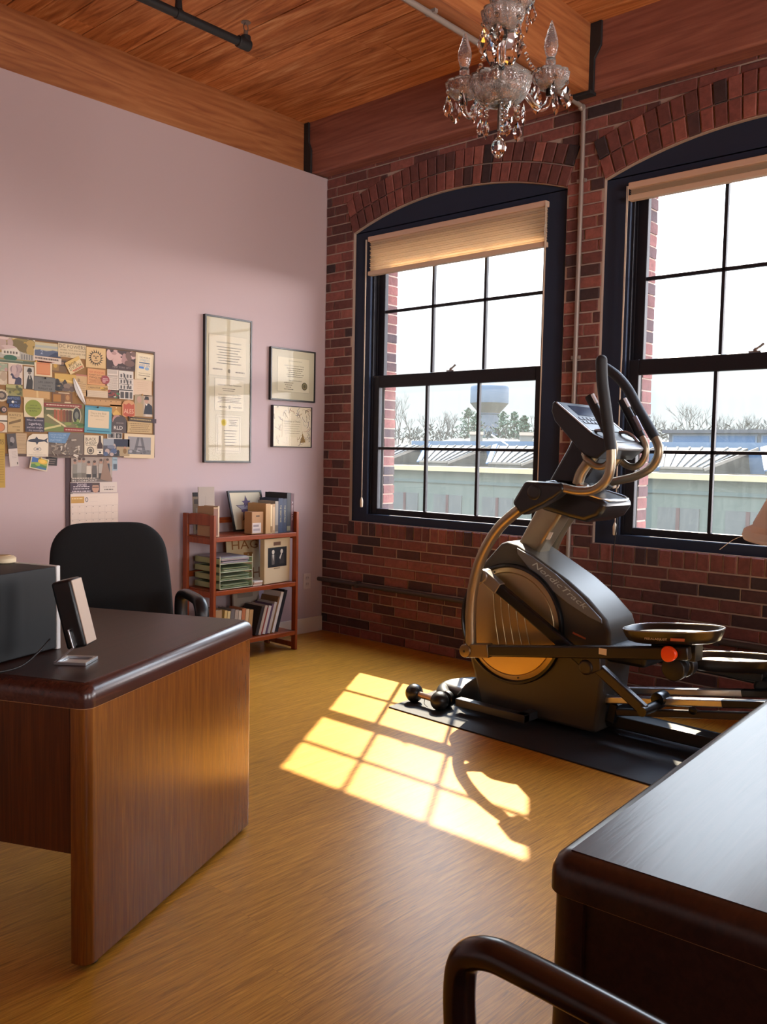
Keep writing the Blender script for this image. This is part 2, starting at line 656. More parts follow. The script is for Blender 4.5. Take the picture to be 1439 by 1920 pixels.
b = MB()
b.bb(-0.12, 0.0, YB, 0.02, 0, 3.325)
b.bb(-0.32, -0.28, YB, 0.1, 0, ZC + 0.1)
tag(b.build('wall_left', M_WALL, smooth=0), kind='structure')
tag(MB().bb(-0.3, XR + 0.1, YB - 0.1, YB, 0, ZC).build('wall_back', M_WALLB, smooth=0), kind='structure')
b = MB()
FILL_WIN = [(-3.1, -1.8), (-5.9, -4.6)]             # invented side windows in the right wall, unseen, added to light the left wall
b.bb(XR, XR + 0.1, YB, 0.02, 0, 0.85)
b.bb(XR, XR + 0.1, YB, 0.02, 2.9, ZC)
for y0, y1 in ((YB, -5.9), (-4.6, -3.1), (-1.8, 0.02)):
    b.bb(XR, XR + 0.1, y0, y1, 0.85, 2.9)
tag(b.build('wall_right', M_WALLB, smooth=0), kind='structure')
tag(MB().bb(0.0, 0.016, YB, -0.002, 0.0, 0.113).build('baseboard_left', M_BASEB, bevel=0.004, smooth=0), kind='structure')

# brick window wall
SILL, SPRING, RAD = 0.845, 2.895, 2.557
ZCEN = 3.043 - RAD
CH = 0.0677
SKEW = asin(0.863 / RAD)
RO = RAD + 0.235
def blocked(z0, z1):
    zm = (z0 + z1) / 2
    out = []
    for x0 in WX0:
        x1, xc = x0 + WW, x0 + WW / 2
        if zm > SILL - 0.1 and zm < SPRING:
            if zm < SILL:
                out.append((x0 - 0.02, x1 + 0.02))
            else:
                out.append((x0, x1))
        elif zm >= SPRING:
            q = RO ** 2 - (z0 + 0.62 * CH - ZCEN) ** 2
            if q > 0:
                h = min(sqrt(q), (z0 + 0.5 * CH - ZCEN) * math.tan(SKEW))
                out.append((xc - h, xc + h))
    return out
b = MB()
def brick(x0, x1, z0, z1):
    if x1 - x0 < 0.02:
        return
    g = 0.0045
    y = -random.random() * 0.006
    j = lambda: (random.random() - 0.5) * 0.004
    xa, xb, za, zb = x0 + g, x1 - g, z0 + g, z1 - g
    e = 0.004
    f = [(xa + e + j(), za + e + j()), (xb - e + j(), za + e + j()), (xb - e + j(), zb - e + j()), (xa + e + j(), zb - e + j())]
    o = [(xa, za), (xb, za), (xb, zb), (xa, zb)]
    vs = [(p, y, q) for p, q in f] + [(p, y + e, q) for p, q in o] + [(p, 0.03, q) for p, q in o]
    fs = [(0, 1, 2, 3)]
    for a in (0, 4):
        for i in range(4):
            fs.append((a + i, a + 4 + i, a + 4 + (i + 1) % 4, a + (i + 1) % 4))
    b.add(vs, fs, 0)
for c in range(50):
    z0, z1 = c * CH, min((c + 1) * CH, 3.36)
    header = c % 7 == 4
    step = 0.112 if header else 0.215
    x = -0.02 - (0.1 if c % 2 else 0.0) - (0.04 if c % 3 == 1 else 0)
    bl = blocked(z0, z1)
    while x < XR:
        ln = step + (random.random() - 0.5) * 0.016
        segs = [(max(x, 0.0), min(x + ln, XR))]
        for a, d in bl:
            ns = []
            for p, q in segs:
                if q <= a or p >= d:
                    ns.append((p, q))
                else:
                    if p < a:
                        ns.append((p, a))
                    if q > d:
                        ns.append((d, q))
            segs = ns
        for p, q in segs:
            brick(p, q, z0, z1)
        x += ln
def rad_brick(xc, a0, a1, r0, r1):
    ga = 0.0042 / r0
    y = -0.0075 - random.random() * 0.005
    def pt(r, a, yy):
        return (xc + r * sin(a), yy, ZCEN + r * cos(a))
    e = 0.004
    q = [(r0 + 0.004, a0 + ga), (r0 + 0.004, a1 - ga), (r1 - 0.004, a1 - ga), (r1 - 0.004, a0 + ga)]
    ea = e / r0
    f = [(r0 + 0.004 + e, a0 + ga + ea), (r0 + 0.004 + e, a1 - ga - ea), (r1 - 0.004 - e, a1 - ga - ea), (r1 - 0.004 - e, a0 + ga + ea)]
    vs = [pt(r, a, y) for r, a in f] + [pt(r, a, y + e) for r, a in q] + [pt(r, a, 0.03) for r, a in q]
    fs = [(0, 1, 2, 3)]
    for s in (0, 4):
        for i in range(4):
            fs.append((s + i, s + 4 + i, s + 4 + (i + 1) % 4, s + (i + 1) % 4))
    b.add(vs, [tuple(f) for f in fs], 0)
for x0 in WX0:
    xc = x0 + WW / 2
    for ring in range(2):
        r0 = RAD + ring * 0.118
        n = 25
        off = 0.5 * ring
        for i in range(n):
            a0 = -SKEW + 2 * SKEW * i / n
            rad_brick(xc, a0, a0 + 2 * SKEW / n, r0, r0 + 0.118)
    n = 25
    for i in range(n):
        x = x0 - 0.02 + (WW + 0.04) * i / n
        brick(x, x + (WW + 0.04) / n, SILL - 0.1, SILL)
# mortar body behind the brick faces
def arc(x0, r=RAD, n=20):
    xc = x0 + WW / 2
    return [(xc + r * sin(-SKEW + 2 * SKEW * i / n), ZCEN + r * cos(-SKEW + 2 * SKEW * i / n)) for i in range(n + 1)]
Y0, Y1 = 0.005, 0.14
xs = [0.0]
for x0 in WX0:
    xs += [x0, x0 + WW]
xs.append(XR + 0.1)
b.bb(-0.05, XR + 0.1, Y0, Y1, 0, SILL, 1)
for i in range(0, len(xs), 2):
    b.bb(xs[i] - (0.05 if i == 0 else 0), xs[i + 1], Y0, Y1, SILL, ZC + 0.1, 1)
for x0 in WX0:
    A = arc(x0)
    for i in range(len(A) - 1):
        b.prism([A[i], A[i + 1], (A[i + 1][0], ZC + 0.1), (A[i][0], ZC + 0.1)], IDY, Y0, Y1, 1)
# outer wythe, narrower openings, laid brick by brick round the reveals
EY0, EY1 = 0.14, 0.255
ER = 0.205
xs = [-0.2]
for x0 in WX0:
    xs += [x0 + ER, x0 + WW - ER]
xs.append(XR + 0.1)
b.bb(-0.2, XR + 0.1, EY0, EY1, -4.0, 0.84, 1)
b.bb(-0.2, XR + 0.1, EY0, EY1, 2.93, ZC + 0.3, 1)
for i in range(0, len(xs), 2):
    b.bb(xs[i] + 0.006, xs[i + 1] - 0.006, EY0, EY1 - 0.004, 0.84, 2.93, 1)
    for k in range(31):
        z = 0.84 + k * CH
        for sx, xx in ((1, xs[i + 1]), (-1, xs[i])):
            if 0 < xx < XR - 0.2 and z + CH < 2.94:
                lw = (0.2 if k % 2 else 0.1)
                j = random.random() * 0.005
                b.bb(min(xx - j * sx, xx - sx * lw), max(xx - j * sx, xx - sx * lw), EY0 + 0.004, EY1 + random.random() * 0.004, z + 0.0045, z + CH - 0.0045, 0)
tag(b.build('wall_window', [M_BRICK, M_MORTAR], smooth=0), kind='structure')

# beams
def beam(name, x0, x1, y0, y1, z0, z1, m):
    return tag(MB().bb(x0, x1, y0, y1, z0, z1).build(name, m, bevel=0.012, smooth=0), kind='structure')
beam('ceiling_beam', -0.28, -0.1, YB, -0.132, 3.325, ZC + 0.03, M_BEAMY)
beam('ceiling_beam', -0.28, XR, -0.13, 0.004, 3.335, ZC + 0.03, M_BEAMX)
beam('ceiling_beam', 2.045, 2.205, YB, -0.134, 3.335, ZC + 0.03, M_BEAMY)
beam('ceiling_beam', 4.4, 4.56, YB, -0.134, 3.335, ZC + 0.03, M_BEAMY)
beam('ceiling_beam', 6.7, 6.86, YB, -0.134, 3.335, ZC + 0.03, M_BEAMY)

# ------------------------------------------------------------------ windows
def make_window(k, x0):
    x1 = x0 + WW
    ix0, ix1, iz0, iz1 = x0 + 0.148, x1 - 0.148, 0.90, 2.84
    r = thing('window_%d' % (k + 1), None, None, (x0 + WW / 2, 0.05, SILL), kind='structure')
    yc0, yc1 = 0.028, 0.05
    b = MB()
    b.bb(x0, ix0, yc0, yc1, SILL, SPRING - 0.0)
    b.bb(ix1, x1, yc0, yc1, SILL, SPRING - 0.0)
    b.bb(ix0, ix1, yc0, yc1, SILL, iz0)
    A = [p for p in arc(x0, RAD - 0.001)]
    b.prism([(ix0, iz1), (ix1, iz1), (ix1, SPRING)] + [(x1, SPRING)] + A[::-1] + [(x0, SPRING), (ix0, SPRING)], IDY, yc0, yc1)
    b.build('casing', M_CASE, r, bevel=0.003, smooth=0)
    b = MB()
    for s, xx in ((1, ix0), (-1, ix1)):
        b.bb(min(xx, xx - s * 0.03), max(xx, xx - s * 0.03), yc1 - 0.005, 0.15, iz0, iz1)
        b.bb(min(xx - s * 0.005, xx + s * 0.012), max(xx - s * 0.005, xx + s * 0.012), 0.098, 0.106, iz0, iz1)
        b.bb(min(xx - s * 0.005, xx + s * 0.014), max(xx - s * 0.005, xx + s * 0.014), 0.052, 0.060, iz0, iz1)
    b.bb(ix0, ix1, yc1 - 0.005, 0.15, iz1, iz1 + 0.03)
    b.bb(ix0 - 0.03, ix1 + 0.03, yc1 - 0.005, 0.16, iz0 - 0.03, iz0 - 0.002)
    b.build('jamb', M_SASH, r, bevel=0.002, smooth=0)
    b = MB()
    b.bb(x0 + 0.16, x1 - 0.16, 0.15, 0.36, 0.835, 0.868)
    b.bb(ix0, ix1, 0.115, 0.16, iz0 - 0.03, iz0 + 0.012)
    b.build('outside_sill', paint('8f8c84', 0.6), r, bevel=0.004, smooth=0)
    def sash(name, y0, y1, z0, z1, st, rb, rt, pane):
        s = MB()
        s.bb(ix0 + 0.002, ix0 + st, y0, y1, z0, z1)
        s.bb(ix1 - st, ix1 - 0.002, y0, y1, z0, z1)
        s.bb(ix0 + st, ix1 - st, y0, y1, z0, z0 + rb)
        s.bb(ix0 + st, ix1 - st, y0, y1, z1 - rt, z1)
        fr = s.build(name, M_SASH, r, bevel=0.004, smooth=0)
        g0, g1, h0, h1 = ix0 + st, ix1 - st, z0 + rb, z1 - rt
        mt = MB()
        for q in (1, 2):
            xx = g0 + (g1 - g0) * q / 3
            mt.bb(xx - 0.0095, xx + 0.0095, y0 + 0.006, y1 - 0.006, h0, h1)
        zz = (h0 + h1) / 2
        mt.bb(g0, g1, y0 + 0.006, y1 - 0.006, zz - 0.0095, zz + 0.0095)
        mt.build('muntin', M_SASH, fr, bevel=0.002, smooth=0)
        p = MB()
        ym = (y0 + y1) / 2
        p.add([(g0, ym, h0), (g1, ym, h0), (g1, ym, h1), (g0, ym, h1)], [(0, 1, 2, 3)])
        p.build('pane', pane, fr, smooth=0)
        return fr
    low = sash('lower_sash', 0.061, 0.097, iz0 + 0.002, 1.885, 0.068, 0.042, 0.085, M_PANED)
    sash('upper_sash', 0.107, 0.143, 1.83, iz1 - 0.002, 0.068, 0.055, 0.05, M_PANE)
    b = MB()
    xm = (ix0 + ix1) / 2 - 0.02
    b.bb(xm - 0.03, xm + 0.03, 0.068, 0.095, 1.886, 1.893)
    b.lathe((xm, 0.08, 1.89), [(0.012, 0), (0.012, 0.012), (0.006, 0.02)], 12)
    b.tube([(xm, 0.08, 1.905), (xm + 0.02, 0.075, 1.912), (xm + 0.045, 0.072, 1.93)], 0.006, 8)
    b.build('sash_lock', M_STEEL, r)
    return r
for k, x0 in enumerate(WX0):
    make_window(k, x0)
for k, (y0, y1) in enumerate(FILL_WIN):
    r = thing('window_%d' % (5 + k), None, None, (XR, (y0 + y1) / 2, 0.85), kind='structure')  # made-up window, out of view, lets extra daylight onto the left wall
    b = MB()
    for ya, yb, za, zb in ((y0, y0 + 0.09, 0.85, 2.9), (y1 - 0.09, y1, 0.85, 2.9), (y0, y1, 0.85, 0.94), (y0, y1, 2.81, 2.9), (y0, y1, 1.85, 1.93)):
        b.bb(XR + 0.01, XR + 0.07, ya, yb, za, zb)
    b.build('window_frame', M_SASH, r, smooth=0)
    MB().add([(XR + 0.04, y0, 0.9), (XR + 0.04, y1, 0.9), (XR + 0.04, y1, 2.85), (XR + 0.04, y0, 2.85)], [(0, 1, 2, 3)]).build('pane', M_PANE, r, smooth=0)

def make_blind(x0, zb, label, cords, npl, tl=0.62):
    xa, xb = x0 + 0.150, x0 + WW - 0.134
    zt = 2.845
    r = thing('pleated_blind', label, 'window blind', ((xa + xb) / 2, 0.0, zb), 0, 'pleated blinds in the arched windows')
    MB().bb(xa, xb, -0.012, 0.04, zt - 0.034, zt).build('head_rail', paint('cdb09a', 0.5), r, bevel=0.004, smooth=0)
    b = MB()
    z0, z1 = zb + 0.03, zt - 0.036
    n = npl * 2
    pts = [((0.026 if i % 2 else 0.002), z0 + (z1 - z0) * i / n) for i in range(n + 1)]
    for side in (0, 1):
        vs = []
        for y, z in pts:
            yy = y if side == 0 else 0.034 - y
            vs += [(xa + 0.006, yy, z), (xb - 0.006, yy, z)]
        b.add(vs, [(2 * i, 2 * i + 1, 2 * i + 3, 2 * i + 2) for i in range(n)])
        if side == 0 and npl < 4:
            break
    b.build('pleated_fabric', M_SHADE, r, smooth=0)
    MB().bb(xa, xb, -0.008, 0.032, zb, zb + 0.03).build('bottom_rail', paint('cdb39a', 0.5), r, bevel=0.004, smooth=0)
    for cx, z_end, tassel in cords:
        c = MB().tube([(cx, -0.016, zt - 0.02), (cx + 0.002, -0.016, (zt + z_end) / 2), (cx, -0.015, z_end)], 0.0028, 6)
        c.tube([(cx + 0.008, -0.016, zt - 0.02), (cx + 0.006, -0.016, (zt + z_end) / 2), (cx + 0.002, -0.015, z_end)], 0.0022, 6)
        co = c.build('pull_cord', paint('c9b8a4', 0.7), r)
        if tassel:
            MB().lathe((cx, -0.015, z_end - 0.07), [(0.008, 0), (0.011, 0.005), (0.0115, 0.05), (0.006, 0.068), (0.003, 0.072)], 12).build('tassel', paint('d8ccb4', 0.5), co)
    return r
bl = make_blind(WX0[0], 2.577, 'tan pleated blind half a foot down in the complete arched window', [(0.414, 1.02, True), (1.872, 0.9, False)], 7)
b = MB()
for i in range(5):
    b.tube([(1.872 + 0.004 * cos(i), -0.018, 2.70 - i * 0.011), (1.880, -0.030, 2.692 - i * 0.011), (1.868, -0.018, 2.688 - i * 0.011)], 0.003, 6)
b.build('coiled_cord', paint('d9d2c8', 0.7), bl)
make_blind(WX0[1], 2.748, 'tan blind raised almost fully in the window cut off by the photo edge', [(2.389, 0.97, True)], 3)

# ------------------------------------------------------------------ pipes, conduit, hangers, outlet
b = MB()
pts = [(-0.02, -0.035, 0.393), (XR - 0.3, -0.035, 0.393)]
b.tube(pts, 0.0155, 12, 0)
for x in (0.4, 1.6, 3.0, 4.4, 5.8):
    b.bb(x - 0.012, x + 0.012, -0.05, 0.0, 0.372, 0.414)
tag(b.build('heating_pipe', M_PIPE), 'grey horizontal pipe running low along the brick wall', 'pipe')
b = MB()
b.tube([(2.105, -2.9, 3.318), (2.105, -1.0, 3.318), (2.105, -0.16, 3.318), (2.105, -0.05, 3.30), (2.103, -0.016, 3.24), (2.102, -0.014, 2.4), (2.098, -0.014, 1.2), (2.095, -0.014, 0.425)], 0.0135, 12, 8)
b.tube([(2.105, -YB * -0.9, 3.318), (2.105, -2.8, 3.318)], 0.0135, 12, 0)
for z in (2.9, 1.9, 0.95):
    b.bb(2.075, 2.13, -0.018, 0.0, z, z + 0.02)
for y in (-0.5, -1.4, -2.4):
    b.bb(2.075, 2.135, y, y + 0.02, 3.318, 3.335)
tag(b.build('electrical_conduit', M_CONDUIT), 'thin grey conduit bending down the brick pier between the windows', 'conduit')
def hanger(name, x, lab, s=1):
    b = MB()
    y = -0.135
    b.prism([(x, 3.70), (x + s * 0.075, 3.70), (x + s * 0.075, 3.56), (x + s * 0.035, 3.50), (x + s * 0.035, 3.322), (x, 3.322)], IDY, y - 0.012, y + 0.003)
    tag(b.build(name, M_IRON, bevel=0.004, smooth=0), lab, 'beam hanger')
    return b
b = MB()
x = 2.207
y = -0.134
b.prism([(x - 0.012, 3.70), (x + 0.066, 3.70), (x + 0.066, 3.57), (x + 0.028, 3.51), (x + 0.028, 3.318), (x - 0.012, 3.318)], IDY, y - 0.014, y + 0.002)
b.bb(2.02, 2.235, -0.175, -0.112, 3.316, 3.334)
b.prism([(2.043, 3.70), (1.97, 3.70), (1.97, 3.57), (2.012, 3.51), (2.012, 3.318), (2.043, 3.318)], IDY, y - 0.014, y + 0.002)
tag(b.build('beam_hanger', M_IRON, bevel=0.004, smooth=0), 'black iron strap cradling the middle beam above the conduit', 'beam hanger', 'iron beam hangers')
b = MB()
b.prism([(-0.098, 3.70), (-0.05, 3.70), (-0.05, 3.56), (-0.022, 3.50), (-0.022, 3.328), (-0.098, 3.328)], IDY, y - 0.014, y + 0.002)
tag(b.build('beam_hanger', M_IRON, bevel=0.004, smooth=0), 'black iron strap at the corner above the lilac wall', 'beam hanger', 'iron beam hangers')

r = thing('sprinkler_pipe', 'black sprinkler pipe with upright head hanging under the plank ceiling', 'pipe', (0.93, -2.2, 3.5))
b = MB()
ZP = 3.50
PX = 0.90
PY = -1.49
b.tube([(PX, PY, ZP), (PX, -5.5, ZP)], 0.022, 14, 0)
b.build('pipe_run', M_IRON, r)
b = MB()
b.cyl((PX, PY - 0.05, ZP), (PX, PY + 0.03, ZP), 0.03, 16)
b.cyl((PX, PY + 0.005, ZP), (PX, PY + 0.005, ZP + 0.045), 0.027, 16)
b.build('elbow', M_IRON, r, bevel=0.005)
b = MB()
b.cyl((PX, PY + 0.005, ZP + 0.045), (PX, PY + 0.005, ZP + 0.07), 0.012, 12)
for s in (-1, 1):
    b.tube([(PX, PY + 0.005 + s * 0.008, ZP + 0.065), (PX, PY + 0.005 + s * 0.015, ZP + 0.09), (PX, PY + 0.005 + s * 0.004, ZP + 0.112)], 0.003, 6)
b.lathe((PX, PY + 0.005, ZP + 0.11), [(0.004, 0), (0.026, 0.003), (0.026, 0.006), (0.004, 0.008)], 16)
b.build('sprinkler_head', M_STEEL, r)
b = MB()
hy = PY - 0.42
b.tube([(PX, hy, ZP + 0.02), (PX, hy, ZC)], 0.005, 8, 0)
b.lathe((PX, hy, ZP), [(0.026, -0.016), (0.026, 0.016)], 16, (0, 1, 0))
b.lathe((PX, hy, ZP + 0.02), [(0.02, 0), (0.016, 0.05), (0.01, 0.07)], 12)
b.build('pipe_hanger', M_IRON, r)

r = thing('wall_outlet', 'ivory wall outlet low on the lilac wall beside the bookshelf', 'outlet', (0.0, -0.152, 0.385))
MB().bb(0.0, 0.006, -0.188, -0.118, 0.328, 0.442).build('cover_plate', paint('c9b8b0', 0.4), r, bevel=0.002, smooth=0)
b = MB()
for z in (0.362, 0.408):
    b.lathe((0.006, -0.153, z), [(0.017, 0), (0.017, 0.0025)], 20, (1, 0, 0), 0)
    for dy in (-0.007, 0.007):
        b.bb(0.0084, 0.0092, -0.153 + dy - 0.0012, -0.153 + dy + 0.0012, z - 0.002, z + 0.008, 1)
b.build('sockets', [paint('bfae a6'.replace(' ', ''), 0.4), M_BLACK], r, smooth=0)


# ------------------------------------------------------------------ left desk (stands at an angle to the walls)
DA = atan2(0.905, -0.424)                 # direction of the end panel seen from the near corner
DL = Matrix.Rotation(DA, 3, 'Z')
# local frame: +x runs along the end panel away from the camera, +y runs along the desk to the left
def desk(name, label, loc, rotz, depth, length, H, sgn, mats, gap_panel):
    r = thing(name, label, 'desk', loc, rotz)
    top, side, front, mould = mats
    t = 0.055
    b = MB()
    b.bb(0.028, depth - 0.028, sgn * 0.03 if sgn > 0 else -length + 0.03, length - 0.03 if sgn > 0 else -0.03, H - t, H - 0.0005)
    b.build('top', top, r, world=False, smooth=0)
    # rounded bullnose round the top
    prof = [(0.036, H - 0.0005), (0.02, H - 0.003), (0.008, H - 0.012), (0.001, H - 0.026), (0.0, H - 0.04), (0.0, H - t - 0.006), (0.03, H - t - 0.006)]
    rings = []
    for o, z in prof:
        rr = max(0.0, 0.034 - o * 0.6)
        ring = []
        x0, x1 = o, depth - o
        y0, y1 = o, length - o
        for cx, cy, a0 in ((x0 + rr, y0 + rr, pi), (x1 - rr, y0 + rr, 1.5 * pi), (x1 - rr, y1 - rr, 0), (x0 + rr, y1 - rr, 0.5 * pi)):
            for k in range(7):
                a = a0 + k * pi / 12
                ring.append((cx + rr * cos(a), sgn * (cy + rr * sin(a)), z))
        rings.append(ring)
    vs = sum(rings, [])
    n = len(rings[0])
    fs = []
    for i in range(len(rings) - 1):
        for j in range(n):
            j2 = (j + 1) % n
            q = (i * n + j, i * n + j2, (i + 1) * n + j2, (i + 1) * n + j)
            fs.append(q if sgn < 0 else q[::-1])
    MB().add(vs, fs).build('edge_moulding', mould, r, world=False, smooth=30)
    b = MB()
    g = 0.006
    rr = 0.03
    for k, (o, z0, z1) in enumerate(((0.0035, H - t - 0.0085, H - t - 0.0055),)):
        ring = []
        x0, x1 = o, depth - o
        y0, y1 = o, length - o
        for cx, cy, a0 in ((x0 + rr, y0 + rr, pi), (x1 - rr, y0 + rr, 1.5 * pi), (x1 - rr, y1 - rr, 0), (x0 + rr, y1 - rr, 0.5 * pi)):
            for j in range(5):
                a = a0 + j * pi / 8
                ring.append((cx + rr * cos(a), sgn * (cy + rr * sin(a))))
        b.prism(ring, IDZ, z0, z1)
    b.build('edge_inlay', paint('b98a5c', 0.3, 0.2), r, world=False, smooth=30)
    # end panels with rounded corners
    def panel(y0, y1, nm):
        q = MB()
        rr = 0.03
        out = []
        for cx, cy, a0 in ((0.008 + rr, y0 + rr, pi), (depth - 0.008 - rr, y0 + rr, 1.5 * pi), (depth - 0.012, y1 - 0.002, 0), (0.012, y1 - 0.002, 0.5 * pi)):
            for j in range(6):
                a = a0 + j * pi / 10
                q_r = rr if cy == y0 + rr else 0.002
                out.append((cx + q_r * cos(a), sgn * (cy + q_r * sin(a))))
        q.prism(out, IDZ, 0.018, H - t - 0.0085)
        return q.build(nm, side, r, world=False, smooth=30)
    panel(0.006, 0.06, 'end_panel')
    q = MB()
    q.bb(0.012, depth - 0.012, min(sgn * (length - 0.06), sgn * (length - 0.008)), max(sgn * (length - 0.06), sgn * (length - 0.008)), 0.018, H - t - 0.0085)
    q.build('end_panel', side, r, world=False, bevel=0.01, smooth=0)
    q = MB()
    q.bb(0.02, 0.045, min(sgn * 0.06, sgn * (length - 0.06)), max(sgn * 0.06, sgn * (length - 0.06)), gap_panel, H - t - 0.0085)
    q.build('modesty_panel', front, r, world=False, smooth=0)
    for x in (0.06, depth - 0.06):
        for y in (0.035, length - 0.035):
            MB().lathe((x, sgn * y, 0), [(0.014, 0), (0.017, 0.003), (0.017, 0.02)], 14).build('glide', M_BLACK, r, world=False)
    return r
L1 = (2.767, -3.454, 0)
desk('office_desk', 'walnut office desk standing angled by the lilac wall, speaker and dark box on it', L1, DA, 0.957, 1.75, 0.745, 1,
     (M_DESKTOP, M_SIDE, M_DESK, wood('walnut_edge', ['321710', '45221a', '543023'], 'X', 1.3, 22, 0.26, 0.35, 0, 0.04, 0.8)), 0.30)
R2 = radians(93.6)
desk('office_desk', 'dark walnut desk in the bottom right corner with a bright reflecting top', (4.063, -3.437, 0), R2, 1.5, 1.6, 0.745, -1,
     (wood('walnut_top_glossy', ['3a2522', '452d29', '513630'], 'X', 1.4, 22, 0.30, 0.0, 0, 0.10, 0.8, 0, 0.5), M_DARKW, M_DARKW, M_DARKW), 0.02)

# ------------------------------------------------------------------ things on the left desk
u = Vector((0.33, -0.944, 0))              # toward the viewer along the face of the box
v = Vector((-0.944, -0.33, 0))
P0 = Vector((2.335, -3.300, 0.745))
ang = atan2(u.y, u.x)
r = thing('computer_case', 'dark grey box with a pale edge at the left end of the walnut desk', 'computer case', P0, ang)
# local x along u, local y along -v direction
b = MB()
b.bb(0.016, 0.36, -0.30, 0.0, 0.004, 0.243)
b.build('housing', paint('191b1d', 0.55, spec=0.3), r, world=False, bevel=0.003, smooth=0)
MB().bb(0.0, 0.0155, -0.302, 0.002, 0.0, 0.245).build('front_panel', paint('d4d2cf', 0.4), r, world=False, bevel=0.003, smooth=0)
for x in (0.05, 0.3):
    for y in (-0.26, -0.04):
        MB().cyl((x, y, 0), (x, y, 0.006), 0.012, 12).build('foot', M_BLACK, r, world=False)
T = Matrix.Translation(P0) @ Matrix.Rotation(ang, 4, 'Z')
p = (2.168, -3.388, 0.988)
r = thing('coaster', 'small round cream disc on top of the dark grey box', 'coaster', p)
b = MB().lathe(p, [(0.028, 0), (0.033, 0.003), (0.034, 0.014), (0.028, 0.02), (0.018, 0.0215)], 28)
b.build('rim', paint('d8c6a4', 0.5), r)
MB().lathe((p[0], p[1], p[2] + 0.019), [(0.019, 0), (0.0185, 0.004), (0.008, 0.0045)], 24).build('centre', paint('b79a6c', 0.5), r)

# small speaker leaning back on a metal stand
a = atan2(0.62, 0.78)
r = thing('desktop_speaker', 'small dark speaker with pale side, tilted on an aluminium stand on the desk', 'speaker', (2.516, -3.349, 0.745), a)
tilt = Matrix.Rotation(radians(-14), 3, 'Y')
b = MB()
b.box(Vector((-0.006, -0.0, 0.136)), (0.056, 0.072, 0.188), tilt)
b.build('cabinet', paint('0d0d0f', 0.35), r, world=False, bevel=0.008, seg=3, smooth=35)
b = MB()
b.box(Vector((-0.006, 0, 0.136)) + tilt @ Vector((0.0292, 0, 0)), (0.004, 0.064, 0.178), tilt)
b.build('grille', paint('b9a493', 0.55, 0.1), r, world=False, bevel=0.0015, smooth=0)
b = MB()
for x0, x1, y0, y1 in ((-0.045, 0.045, -0.042, -0.033), (-0.045, 0.045, 0.033, 0.042), (-0.045, -0.036, -0.033, 0.033), (0.036, 0.045, -0.033, 0.033)):
    b.bb(x0, x1, y0, y1, 0.0, 0.008)
b.bb(-0.036, 0.036, -0.033, 0.033, 0.0005, 0.002)
b.bar((-0.040, -0.039, 0.006), (0.012, -0.039, 0.050), 0.004, 0.016, (0, 1, 0))
b.bar((0.012, -0.039, 0.048), (-0.002, -0.039, 0.098), 0.004, 0.018, (0, 1, 0))
b.build('stand', M_ALU, r, world=False, bevel=0.001, smooth=0)
for z in (0.085, 0.105):
    b = MB()
    b.cyl((0.020 - z * 0.2, -0.0425, z - 0.012), (0.020 - z * 0.2, -0.038, z - 0.012), 0.004, 10)
    b.build('screw', M_BLACK, r, world=False)
b = MB()
b.tube([(2.50, -3.415, 0.815), (2.515, -3.46, 0.785), (2.53, -3.52, 0.76), (2.50, -3.60, 0.751), (2.44, -3.70, 0.750), (2.2, -3.8, 0.750)], 0.0028, 8)
tag(b.build('speaker_cable', M_BLACK), 'thin black cable trailing from the small speaker across the desk', 'cable')

# ------------------------------------------------------------------ black office chair behind the left desk
f = Vector((0.95, -0.31, 0)).normalized()
ca = atan2(f.y, f.x)
r = thing('office_chair', 'black fabric office chair with looped armrests behind the walnut desk', 'chair', (1.52, -2.58, 0), ca)
# local: +x forward, +y to the sitter's left
b = MB()
rows = []
n = 28
def back_w(t):
    return 0.245 + 0.038 * (1 - t)
TT = [0, 0.1, 0.2, 0.32, 0.44, 0.56, 0.68, 0.78, 0.86, 0.92, 0.96, 0.985, 1.0]
for i in range(13):
    t = TT[i]
    z = 0.53 + 0.472 * t
    w0 = back_w(t)
    if t > 0.74:
        q = (t - 0.74) / 0.26
        w0 = w0 - 0.13 + 0.13 * sqrt(max(0.0, 1 - q * q))
    x = -0.30 - 0.07 * t + 0.03 * sin(pi * t)
    ring = []
    for j in range(n):
        a2 = 2 * pi * j / n
        ca_, sa_ = cos(a2), sin(a2)
        y = w0 * (abs(ca_) ** 0.5) * (1 if ca_ > 0 else -1)
        th = 0.042 * (1 - 0.75 * max(0, (t - 0.75) / 0.25) ** 2)
        xx = x + th * (abs(sa_) ** 0.7) * (1 if sa_ > 0 else -1) + 0.22 * y * y
        ring.append((xx, y, z))
    rows.append(ring)
vs = sum(rows, [])
fs = []
for i in range(12):
    for j in range(n):
        j2 = (j + 1) % n
        fs.append((i * n + j, i * n + j2, (i + 1) * n + j2, (i + 1) * n + j))
fs.append(tuple(range(n - 1, -1, -1)))
fs.append(tuple(12 * n + j for j in range(n)))
b.add(vs, fs)
b.build('backrest', M_FABRIC, r, world=False, smooth=60, subsurf=1)
b = MB()
for lay, (s, z) in enumerate(((0.9, 0.41), (1.0, 0.43), (1.02, 0.46), (0.98, 0.49), (0.85, 0.505))):
    ring = []
    for j in range(n):
        a2 = 2 * pi * j / n
        ring.append((-0.02 + 0.25 * s * (abs(cos(a2)) ** 0.6) * (1 if cos(a2) > 0 else -1), 0.255 * s * (abs(sin(a2)) ** 0.6) * (1 if sin(a2) > 0 else -1), z))
    rows = ring
    b.v += ring
for i in range(4):
    for j in range(n):
        j2 = (j + 1) % n
        b.f.append((i * n + j, i * n + j2, (i + 1) * n + j2, (i + 1) * n + j))
        b.mi.append(0)
b.f += [tuple(range(n - 1, -1, -1)), tuple(4 * n + j for j in range(n))]
b.mi += [0, 0]
b.build('seat', M_FABRIC, r, world=False, smooth=50)
